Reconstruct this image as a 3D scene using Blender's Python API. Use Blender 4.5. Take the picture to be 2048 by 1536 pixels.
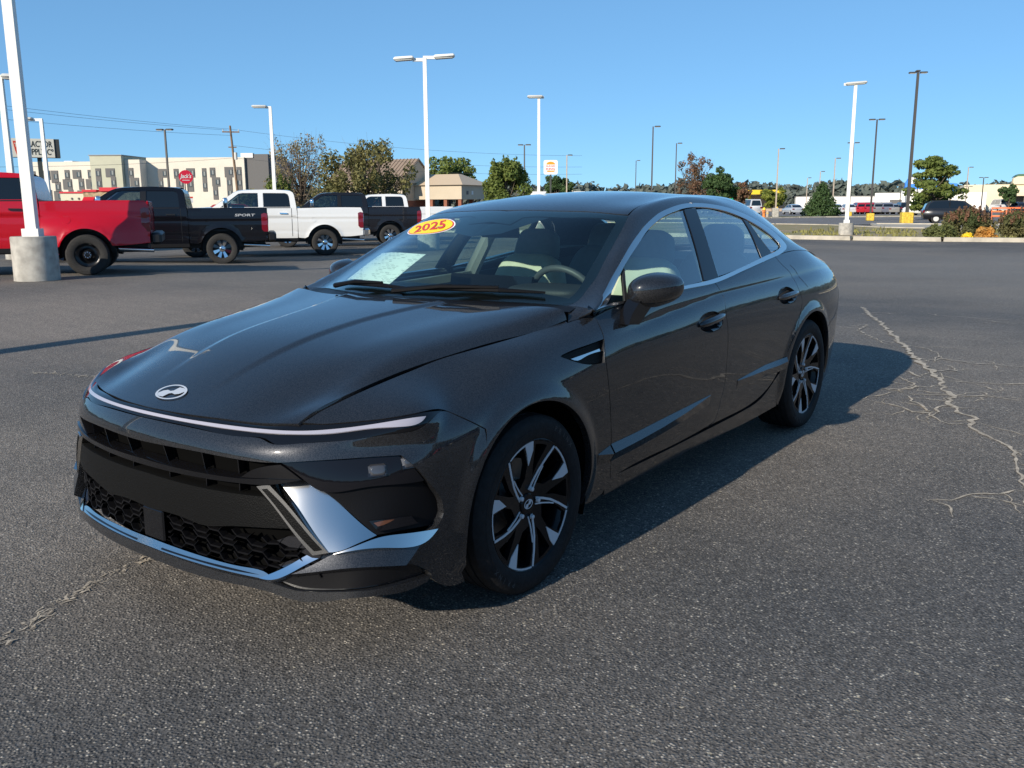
import bpy, bmesh, math, random
import numpy as np
from mathutils import Vector, Matrix, Quaternion
from mathutils.geometry import delaunay_2d_cdt

scene = bpy.context.scene
R = math.radians
for o in list(bpy.data.objects): bpy.data.objects.remove(o, do_unlink=True)
COL = scene.collection

# ------------------------------------------------------------------ camera (measured in the frame of the parked car)
UPV = Vector((-0.0193, 0.002, 1)).normalized()               # true vertical seen from the car: the lot falls a little to the front
TILT = UPV.rotation_difference(Vector((0, 0, 1))).to_matrix()  # car frame -> world
CAM_POS, CAM_YAW, CAM_PITCH, CAM_ROLL, CAM_F = Vector((2.5133, 2.7368, 1.4474)), 3.7927, -0.2100, -0.0177, 1802.2
fw = Vector((math.cos(CAM_PITCH)*math.cos(CAM_YAW), math.cos(CAM_PITCH)*math.sin(CAM_YAW), math.sin(CAM_PITCH)))
rt = fw.cross(Vector((0, 0, 1))).normalized(); up = rt.cross(fw)
r2 = rt*math.cos(CAM_ROLL)+up*math.sin(CAM_ROLL); u2 = -rt*math.sin(CAM_ROLL)+up*math.cos(CAM_ROLL)
cd = bpy.data.cameras.new('camera'); cam = bpy.data.objects.new('camera', cd); COL.objects.link(cam)
cd.sensor_width = 36; cd.sensor_fit = 'HORIZONTAL'; cd.lens = CAM_F/2048*36; cd.clip_start = .05; cd.clip_end = 3000
rot = TILT @ Matrix((r2, u2, -fw)).transposed()
cam.matrix_world = Matrix.Translation(TILT @ CAM_POS) @ rot.to_4x4()
scene.camera = cam

# ------------------------------------------------------------------ sky, sun, exposure
SUN_EL, SUN_AZ = R(23.0), R(-2.0)                             # azimuth of the sun counted from +x to +y
w = bpy.data.worlds.new('World'); scene.world = w; w.use_nodes = True
nt = w.node_tree; bg = nt.nodes['Background']
sky = nt.nodes.new('ShaderNodeTexSky'); sky.sky_type = 'NISHITA'; sky.sun_disc = False
sky.sun_elevation = SUN_EL; sky.sun_rotation = R(90)-SUN_AZ
sky.altitude = 0; sky.air_density = .6; sky.dust_density = 0.; sky.ozone_density = 4.0
# one even tone curve over the whole dome: a clear pale autumn sky without the yellow haze band
sc = nt.nodes.new('ShaderNodeVectorMath'); sc.operation = 'SCALE'; sc.inputs['Scale'].default_value = .12; nt.links.new(sky.outputs[0], sc.inputs[0])
gm = nt.nodes.new('ShaderNodeGamma'); gm.inputs[1].default_value = .5; nt.links.new(sc.outputs[0], gm.inputs[0])
tn = nt.nodes.new('ShaderNodeVectorMath'); tn.operation = 'MULTIPLY'; tn.inputs[1].default_value = (3.75, 6.3, 8.2); nt.links.new(gm.outputs[0], tn.inputs[0])
nt.links.new(tn.outputs[0], bg.inputs[0]); bg.inputs[1].default_value = .1
sd = bpy.data.lights.new('sun', 'SUN'); sd.energy = 5.0; sd.angle = R(.53); sd.color = (1, .91, .78)
sun = bpy.data.objects.new('sun', sd); COL.objects.link(sun)
sdir = Vector((math.cos(SUN_EL)*math.cos(SUN_AZ), math.cos(SUN_EL)*math.sin(SUN_AZ), math.sin(SUN_EL)))
sun.rotation_euler = sdir.to_track_quat('Z', 'Y').to_euler(); sun.location = (20, 0, 20)
vs = scene.view_settings; vs.view_transform = 'Standard'; vs.look = 'None'; vs.exposure = .3; vs.gamma = 1; vs.use_curve_mapping = False

# ------------------------------------------------------------------ material helpers
def s2l(c): return tuple(((v/255)/12.92 if v/255 <= .04045 else ((v/255+.055)/1.055)**2.4) for v in c)
MATS = {}
def mat(name, col, rough=.5, metal=0., coat=0., spec=.5, noise=None, bump=None, emit=None, trans=0., ior=1.45, coat_rough=.03):
    """principled material; noise=(scale, amount) varies the colour, bump=(scale, strength) gives fine relief"""
    if name in MATS: return MATS[name]
    m = bpy.data.materials.new(name); m.use_nodes = True; t = m.node_tree; b = t.nodes['Principled BSDF']; L = t.links.new
    b.inputs['Base Color'].default_value = (*col, 1); b.inputs['Roughness'].default_value = rough; b.inputs['Metallic'].default_value = metal
    b.inputs['Coat Weight'].default_value = coat; b.inputs['Coat Roughness'].default_value = coat_rough; b.inputs['Specular IOR Level'].default_value = spec
    b.inputs['Transmission Weight'].default_value = trans; b.inputs['IOR'].default_value = ior
    if emit: b.inputs['Emission Color'].default_value = (*col, 1); b.inputs['Emission Strength'].default_value = emit
    if noise or bump:
        tc = t.nodes.new('ShaderNodeTexCoord')
    if noise:
        n = t.nodes.new('ShaderNodeTexNoise'); n.inputs['Scale'].default_value = noise[0]; n.inputs['Detail'].default_value = 5
        L(tc.outputs['Object'], n.inputs['Vector'])
        r = t.nodes.new('ShaderNodeMapRange'); r.inputs[1].default_value = .3; r.inputs[2].default_value = .7
        r.inputs[3].default_value = 1-noise[1]; r.inputs[4].default_value = 1+noise[1]; L(n.outputs[0], r.inputs[0])
        x = t.nodes.new('ShaderNodeVectorMath'); x.operation = 'SCALE'; x.inputs[0].default_value = col; L(r.outputs[0], x.inputs['Scale'])
        L(x.outputs[0], b.inputs['Base Color'])
    if bump:
        n = t.nodes.new('ShaderNodeTexNoise'); n.inputs['Scale'].default_value = bump[0]; n.inputs['Detail'].default_value = 4
        L(tc.outputs['Object'], n.inputs['Vector'])
        k = t.nodes.new('ShaderNodeBump'); k.inputs['Strength'].default_value = bump[1]; k.inputs['Distance'].default_value = .01
        L(n.outputs[0], k.inputs['Height']); L(k.outputs[0], b.inputs['Normal'])
    MATS[name] = m; return m
def nodes_of(m): return m.node_tree.nodes, m.node_tree.links.new, m.node_tree.nodes['Principled BSDF']

# ------------------------------------------------------------------ object helpers
def link(name, me, parent=None, m=None):
    o = bpy.data.objects.new(name, me); COL.objects.link(o)
    if m is not None and me is not None and not me.materials: me.materials.append(m)
    if parent is not None: o.parent = parent
    return o
def tag(o, label=None, cat=None, group=None, kind=None):
    if label: o['label'] = label
    if cat: o['category'] = cat
    if group: o['group'] = group
    if kind: o['kind'] = kind
    return o
def empty(name, loc=(0, 0, 0), rz=0, label=None, cat=None, group=None):
    o = bpy.data.objects.new(name, None); COL.objects.link(o); o.location = loc; o.rotation_euler = (0, 0, rz); o.empty_display_size = .1
    return tag(o, label, cat, group)
class MB:
    """collects simple solids into one mesh"""
    def __init__(s): s.v = []; s.f = []
    def add(s, vs, fs):
        n = len(s.v); s.v += [tuple(p) for p in vs]; s.f += [tuple(i+n for i in f) for f in fs]; return s
    def box(s, c, d, rot=None, taper=1.):
        x, y, z = [k/2 for k in d]; P = []
        for sz in (-1, 1):
            k = taper if sz > 0 else 1
            for sx, sy in ((-1, -1), (1, -1), (1, 1), (-1, 1)): P.append(Vector((sx*x*k, sy*y*k, sz*z)))
        if rot is not None: P = [rot @ p for p in P]
        c = Vector(c); return s.add([p+c for p in P], [(0, 3, 2, 1), (4, 5, 6, 7), (0, 1, 5, 4), (1, 2, 6, 5), (2, 3, 7, 6), (3, 0, 4, 7)])
    def rbox(s, c, d, r=.02, rot=None):
        """box with chamfered vertical and horizontal edges"""
        x, y, z = [k/2 for k in d]; r = min(r, x*.9, y*.9, z*.9); rings = []
        for zz, i in ((-z, r), (-z+r, 0), (z-r, 0), (z, r)):
            a, b = x-i, y-i; q = max(r-i*.5, r*.4)
            rings.append([(-a+q, -b, zz), (a-q, -b, zz), (a, -b+q, zz), (a, b-q, zz), (a-q, b, zz), (-a+q, b, zz), (-a, b-q, zz), (-a, -b+q, zz)])
        P = [Vector(p) for g in rings for p in g]
        if rot is not None: P = [rot @ p for p in P]
        c = Vector(c); F = [tuple(range(7, -1, -1)), tuple(range(24, 32))]
        for k in range(3):
            for i in range(8): j = (i+1) % 8; F.append((k*8+i, k*8+j, k*8+8+j, k*8+8+i))
        return s.add([p+c for p in P], F)
    def tube(s, pts, rad, n=8, cap=True):
        pts = [Vector(p) for p in pts]; rad = rad if isinstance(rad, (list, tuple)) else [rad]*len(pts); V = []; prev = None
        for i, p in enumerate(pts):
            d = (pts[min(i+1, len(pts)-1)]-pts[max(i-1, 0)]).normalized()
            a = prev if prev is not None else (Vector((0, 0, 1)) if abs(d.z) < .9 else Vector((1, 0, 0)))
            a = (a-d*a.dot(d)).normalized(); prev = a; b = d.cross(a)
            V += [p+(a*math.cos(2*math.pi*k/n)+b*math.sin(2*math.pi*k/n))*rad[i] for k in range(n)]
        F = [(i*n+k, i*n+(k+1) % n, (i+1)*n+(k+1) % n, (i+1)*n+k) for i in range(len(pts)-1) for k in range(n)]
        if cap: F += [tuple(range(n-1, -1, -1)), tuple(range((len(pts)-1)*n, len(pts)*n))]
        return s.add(V, F)
    def lathe(s, prof, n=32, axis='z', c=(0, 0, 0), a0=0., a1=2*math.pi):
        """prof: (radius, height) pairs"""
        V = []; full = abs(a1-a0-2*math.pi) < 1e-6; m = n if full else n+1
        for r, h in prof:
            for k in range(m):
                a = a0+(a1-a0)*k/n; p = (r*math.cos(a), r*math.sin(a), h)
                if axis == 'y': p = (p[0], h, p[1])
                if axis == 'x': p = (h, p[0], p[1])
                V.append(Vector(p)+Vector(c))
        F = []
        for i in range(len(prof)-1):
            for k in range(n):
                k2 = (k+1) % m; q = (i*m+k, i*m+k2, (i+1)*m+k2, (i+1)*m+k); F.append(q if axis != 'y' else q[::-1])
        return s.add(V, F)
    def prism(s, poly, d0, d1, axis='y'):
        """polygon (a, b) extruded along axis from d0 to d1; poly in (x,z) for y, (y,z) for x, (x,y) for z"""
        n = len(poly); V = []
        for d in (d0, d1):
            for a, b in poly: V.append({'y': (a, d, b), 'x': (d, a, b), 'z': (a, b, d)}[axis])
        F = [tuple(range(n)), tuple(range(2*n-1, n-1, -1))]+[(i, n+i, n+(i+1) % n, (i+1) % n) for i in range(n)]
        return s.add(V, F)
    def xf(s, M): s.v = [tuple(M @ Vector(p)) for p in s.v]; return s
    def mesh(s, name, m=None, smooth=None):
        me = bpy.data.meshes.new(name); me.from_pydata([tuple(p) for p in s.v], [], s.f); me.validate()
        bm = bmesh.new(); bm.from_mesh(me); bmesh.ops.recalc_face_normals(bm, faces=bm.faces); bm.to_mesh(me); bm.free()
        if m is not None: me.materials.append(m)
        if smooth is not None:
            me.shade_smooth() if smooth >= 180 else smooth_by_angle(me, smooth)
        return me
    def build(s, name, m=None, parent=None, smooth=None): return link(name, s.mesh(name, m, smooth), parent)
def smooth_by_angle(me, deg):
    bm = bmesh.new(); bm.from_mesh(me); c = R(deg)
    for f in bm.faces: f.smooth = True
    for e in bm.edges: e.smooth = len(e.link_faces) == 2 and e.calc_face_angle(0) < c
    bm.to_mesh(me); bm.free()
def copy_tree(o, parent=None):
    c = o.copy(); COL.objects.link(c); c.parent = parent
    for ch in list(o.children): copy_tree(ch, c)
    return c

# ------------------------------------------------------------------ ground height (world)
def _ss(t): t = max(0., min(1., t)); return t*t*(3-2*t)
def gz(x, y):
    near = UPV.x*max(-9., min(x, 12.))+UPV.y*max(-10., min(y, 10.))
    k = _ss((-4.6-x)/9.)
    return near*(1-k)-.10*k
# ------------------------------------------------------------------ car body surfaces (numpy)
# car frame: x forward from the front axle, y to the car's left, z up from the ground under the car
def spline_w(kn, t):
    """weights of a natural cubic spline through knots kn evaluated at t (linear beyond the ends)"""
    kn = np.asarray(kn, float); n = len(kn); h = np.diff(kn)
    A = np.zeros((n, n)); B = np.zeros((n, n)); A[0, 0] = A[-1, -1] = 1
    for i in range(1, n - 1):
        A[i, i-1] = h[i-1]; A[i, i] = 2*(h[i-1]+h[i]); A[i, i+1] = h[i]
        B[i, i-1] = 6/h[i-1]; B[i, i] = -6/h[i-1]-6/h[i]; B[i, i+1] = 6/h[i]
    M = np.linalg.solve(A, B)
    t = np.atleast_1d(np.asarray(t, float)); k = np.clip(np.searchsorted(kn, t)-1, 0, n-2)
    tc = np.clip(t, kn[0], kn[-1]); hk = h[k]; a = (kn[k+1]-tc)/hk; b = (tc-kn[k])/hk
    I = np.eye(n)
    W = a[:, None]*I[k]+b[:, None]*I[k+1]+((a**3-a)*hk*hk/6)[:, None]*M[k]+((b**3-b)*hk*hk/6)[:, None]*M[k+1]
    e = t-tc
    if np.any(e != 0):
        D = -(1/hk)[:, None]*I[k]+(1/hk)[:, None]*I[k+1]+(-(3*a*a-1)*hk/6)[:, None]*M[k]+((3*b*b-1)*hk/6)[:, None]*M[k+1]
        W = W+e[:, None]*D
    return W

class Surf:
    """interpolating bicubic surface; grid[row][station] of 3D points; u along stations, v along rows (both 0..1 index based knots)"""
    def __init__(s, grid, sym0=False, sym1=False, disp=None, flip=1):
        g = np.asarray(grid, float); s.disp = disp; s.flip = flip
        s.nv, s.nu = g.shape[:2]
        cu = np.concatenate([[0], np.cumsum(np.linalg.norm(np.diff(g, axis=1), axis=2).mean(0))]); cu /= cu[-1]
        cv = np.concatenate([[0], np.cumsum(np.linalg.norm(np.diff(g, axis=0), axis=2).mean(1))]); cv /= cv[-1]
        m = np.array([1, -1, 1])
        if sym0:
            g = np.concatenate([g[:, 3:0:-1]*m, g], 1); cu = np.concatenate([-cu[3:0:-1], cu])
        if sym1:
            g = np.concatenate([g, g[:, -2:-5:-1]*m], 1); cu = np.concatenate([cu, 2-cu[-2:-5:-1]])
        s.g, s.cu, s.cv = g, cu, cv
    def raw(s, u, v):
        u = np.atleast_1d(u).astype(float); v = np.atleast_1d(v).astype(float)
        p = np.einsum('ni,nj,jik->nk', spline_w(s.cu, u), spline_w(s.cv, v), s.g)
        return p
    def __call__(s, u, v):
        p = s.raw(u, v)
        if s.disp is not None: p = s.disp(p, u, v)
        return p
    def normal(s, u, v, e=4e-4):
        u = np.atleast_1d(u); v = np.atleast_1d(v)
        a = s(u+e, v)-s(u-e, v); b = s(u, v+e)-s(u, v-e)
        n = np.cross(a, b)*s.flip
        return n/np.maximum(np.linalg.norm(n, axis=1), 1e-12)[:, None]

def plan(a, b, c, y): return a-b*y*y-c*y**6
NS = [0, .33, .56, .74, .86]                       # y of the nose stations
ROWS = [
 # a, b, c, (z0,z2,z4) at the nose, then side points s5..s18
 ((.973, .18, .235, .250, -.043, .069), [(.42,.898,.20),(.05,.90,.20),(-.35,.872,.20),(-.7,.862,.20),(-1.2,.860,.20),(-1.8,.862,.20),(-2.3,.875,.20),(-2.65,.898,.20),(-3.05,.90,.21),(-3.4,.85,.23),(-3.65,.76,.25),(-3.82,.60,.26),(-3.90,.33,.27),(-3.93,0,.27)]),
 ((.958, .18, .25, .335, -.02, .05), [(.42,.908,.31),(.05,.915,.31),(-.35,.893,.31),(-.7,.886,.31),(-1.2,.885,.31),(-1.8,.886,.31),(-2.3,.895,.31),(-2.65,.912,.31),(-3.05,.908,.32),(-3.4,.865,.34),(-3.68,.775,.36),(-3.85,.61,.37),(-3.93,.33,.38),(-3.96,0,.38)]),
 ((.957, .17, .33, .430, 0, .03), [(.42,.914,.44),(.05,.922,.46),(-.35,.912,.46),(-.7,.905,.46),(-1.2,.903,.46),(-1.8,.903,.46),(-2.3,.908,.46),(-2.65,.920,.46),(-3.05,.915,.46),(-3.4,.875,.47),(-3.70,.785,.48),(-3.87,.61,.49),(-3.94,.33,.50),(-3.965,0,.50)]),
 ((.960, .19, .40, .530, 0, .05), [(.42,.913,.555),(.05,.925,.60),(-.35,.919,.60),(-.7,.913,.60),(-1.2,.911,.60),(-1.8,.911,.60),(-2.3,.915,.60),(-2.65,.924,.60),(-3.05,.918,.60),(-3.4,.88,.60),(-3.70,.79,.60),(-3.87,.61,.60),(-3.94,.33,.60),(-3.965,0,.60)]),
 ((.963, .22, .42, .610, .026, .024), [(.42,.905,.655),(.05,.918,.715),(-.35,.921,.735),(-.7,.919,.745),(-1.2,.918,.75),(-1.8,.918,.75),(-2.3,.920,.75),(-2.65,.923,.75),(-3.05,.916,.75),(-3.4,.88,.75),(-3.70,.79,.75),(-3.86,.61,.75),(-3.93,.33,.75),(-3.955,0,.75)]),
 ((.972, .30, .40, .685, .024, .017), [(.42,.886,.725),(.05,.895,.79),(-.35,.906,.825),(-.7,.909,.85),(-1.2,.910,.86),(-1.8,.911,.865),(-2.3,.911,.865),(-2.65,.911,.87),(-3.05,.900,.87),(-3.4,.858,.865),(-3.66,.77,.86),(-3.82,.60,.86),(-3.90,.33,.87),(-3.92,0,.87)]),
 ((.945, .335, .27, .745, -.05, .08), [(.38,.842,.783),(.05,.845,.855),(-.35,.868,.898),(-.7,.888,.928),(-1.2,.896,.940),(-1.8,.899,.944),(-2.3,.897,.948),(-2.65,.891,.953),(-3.05,.874,.955),(-3.4,.825,.938),(-3.64,.74,.922),(-3.80,.57,.922),(-3.88,.33,.93),(-3.90,0,.935)]),
]
R7 = [(.30,.680,.880),(.05,.725,.910),(-.34,.793,.948),(-.70,.855,.986),(-1.2,.866,1.0),(-1.8,.862,1.017),(-2.3,.842,1.058),(-2.65,.822,1.080),(-3.05,.795,1.062),(-3.4,.735,1.005),(-3.66,.67,.968),(-3.80,.52,.972),(-3.86,.33,.98),(-3.88,0,.985)]
def body_grid():
    g = []
    for (a, b, c, z0, z2, z4), side in ROWS:
        row = [(plan(a, b, c, y), y, z0+z2*y*y+z4*y**4) for y in NS]+side
        g.append(row)
    g[6][4] = (.565, .858, .772)
    lead = [(plan(.919, .373, .284, y), y, .766-.039*y*y+.08*y**4) for y in NS[:3]]
    g.append(lead+[(.66,.616,.812),(.50,.645,.848)]+R7)
    return g
def sstep(t): t = np.clip(t, 0, 1); return t*t*(3-2*t)
def body_disp(p, u, v):
    x, z = p[:, 0], p[:, 2]; p = p.copy(); side = sstep((.55-x)/.2)*sstep((x+3.95)/.3)
    # waist crease: the panel kicks outward just below it
    zc = np.interp(x, [-3.9,-3.5,-3.1,-2.55,-1.6,-1.0,-.4], [.918,.925,.943,.943,.942,.908,.86]); A = .008*sstep((-.50-x)/.6)
    d = zc-z
    p[:, 1] += side*A*np.where(d > 0, (1-np.exp(-np.maximum(d, 0)**2/(np.maximum(d,1e-6)+.012)/.045))*np.exp(-np.maximum(d-.05, 0)/.30), 0)
    p[:, 1] -= side*.0125*sstep((-.45-x)/.7)*np.exp(-np.sqrt(d*d+.00004)/.032)
    # wheel arch lips
    for xc in (0., -2.84):
        r = np.hypot(x-xc, z-.33)
        p[:, 1] += side*.013*sstep((.462-r)/.07)*sstep((z-.20)/.16)
    return p
BODY = Surf(body_grid(), sym0=True, sym1=True, disp=body_disp)

# greenhouse: belt line -> side glass -> roof rail -> roof / windscreen centre
GH = [ # belt, top of side glass, roof seam / windscreen edge, centre (x, z)
 ((-.28,.868,.950),(-.30,.858,.958),(-.36,.805,.962),(-.04,.930)),
 ((-0.47,0.868,0.978),(-0.475,0.86,0.99),(-0.5,0.768,0.998),(-0.24,1.012)),
 ((-0.7,0.86,0.988),(-0.711,0.8,1.079),(-0.68,0.733,1.078),(-0.42,1.098)),
 ((-0.95,0.863,0.996),(-0.911,0.752,1.172),(-0.86,0.697,1.168),(-0.62,1.188)),
 ((-1.15,0.866,1),(-1.106,0.705,1.249),(-1.04,0.654,1.258),(-0.85,1.278)),
 ((-1.3,0.868,1),(-1.293,0.668,1.308),(-1.21,0.607,1.338),(-1.07,1.357)),
 ((-1.50,.870,1.0),(-1.498,.644,1.351),(-1.45,.568,1.384),(-1.38,1.415)),
 ((-1.74,.865,1.012),(-1.741,.629,1.372),(-1.74,.545,1.406),(-1.75,1.441)),
 ((-2.10,.851,1.041),(-2.10,.640,1.356),(-2.08,.545,1.404),(-2.10,1.437)),
 ((-2.40,.837,1.066),(-2.40,.690,1.287),(-2.42,.550,1.380),(-2.45,1.408)),
 ((-2.65,.822,1.080),(-2.66,.755,1.190),(-2.72,.570,1.322),(-2.78,1.354)),
 ((-2.90,.805,1.075),(-2.92,.740,1.135),(-3.00,.590,1.222),(-3.10,1.255)),
 ((-3.20,.772,1.045),(-3.22,.715,1.066),(-3.28,.610,1.100),(-3.38,1.135)),
 ((-3.50,.712,.988),(-3.50,.675,1.002),(-3.53,.590,1.024),(-3.60,1.055)),
 ((-3.78,.550,.968),(-3.76,.530,.980),(-3.77,.480,.992),(-3.85,1.020))]
def gh_grid():
    rows = [[] for _ in range(7)]
    for b, t, e, c in GH:
        b, t, e = map(np.array, (b, t, e)); c = np.array((c[0], 0, c[1]))
        h = max(t[2]-b[2], 0)
        rows[0].append(b); rows[1].append((b+t)/2+np.array((0, .05*h, .012*h))); rows[2].append(t); rows[3].append(e)
        for k, f in ((4, .66), (5, .33)):
            p = c+(e-c)*f*f; p[1] = e[1]*f; rows[k].append(p)
        rows[6].append(c)
    return np.array(rows)
def sym_rows(g):           # mirror rows over the centre plane so the roof crown is smooth
    m = np.array([1, -1, 1]); return np.concatenate([g, g[-2:-5:-1]*m], 0)
class GSurf(Surf):
    def __init__(s, g):
        super().__init__(sym_rows(g)); n = g.shape[0]; s.vs = s.cv[n-1]; s.cv = s.cv/s.vs
GREEN = GSurf(gh_grid())
# bonnet: centre -> shut line, nose -> scuttle
HD = [ # centre (x, z), crest, shut line
 ((.919,.766),(.818,.507,.7605),(.785,.596,.765)),
 ((.845,.794),(.735,.530,.788),(.722,.607,.796)),
 ((.70,.852),(.620,.545,.827),(.620,.625,.824)),
 ((.50,.915),(.450,.560,.890),(.460,.652,.857)),
 ((.25,.961),(.200,.590,.941),(.220,.695,.893)),
 ((.00,.991),(-.040,.635,.968),(.020,.730,.911)),
 ((-.22,1.012),(-.372,.783,1.000),(-.384,.805,.955))]
def hood_grid():
    rows = []
    for (cx, cz), k, e in HD:
        r = []; k = np.array(k); e = np.array(e)
        for f in (0, .35, .7, 1): r.append((cx+(k[0]-cx)*f*f, k[1]*f, cz+(k[2]-cz)*f*f))
        m = (k+e)/2; d = max(k[2]-e[2], 0); m = m+np.array((0, .10*d, .16*d)); r += [m, e]
        rows.append(r)
    return rows
def hood_disp(p, u, v):
    p = p.copy(); yc = np.interp(p[:, 0], [-.25, -.1, .05, .15, .45, .75, .9], [.30, .25, .217, .204, .19, .16, .13])
    p[:, 2] += .007*sstep((yc+.022-np.abs(p[:, 1]))/.044)*sstep((.86-p[:, 0])/.5)
    return p
HOOD = Surf(hood_grid(), sym0=True, disp=hood_disp)
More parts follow.
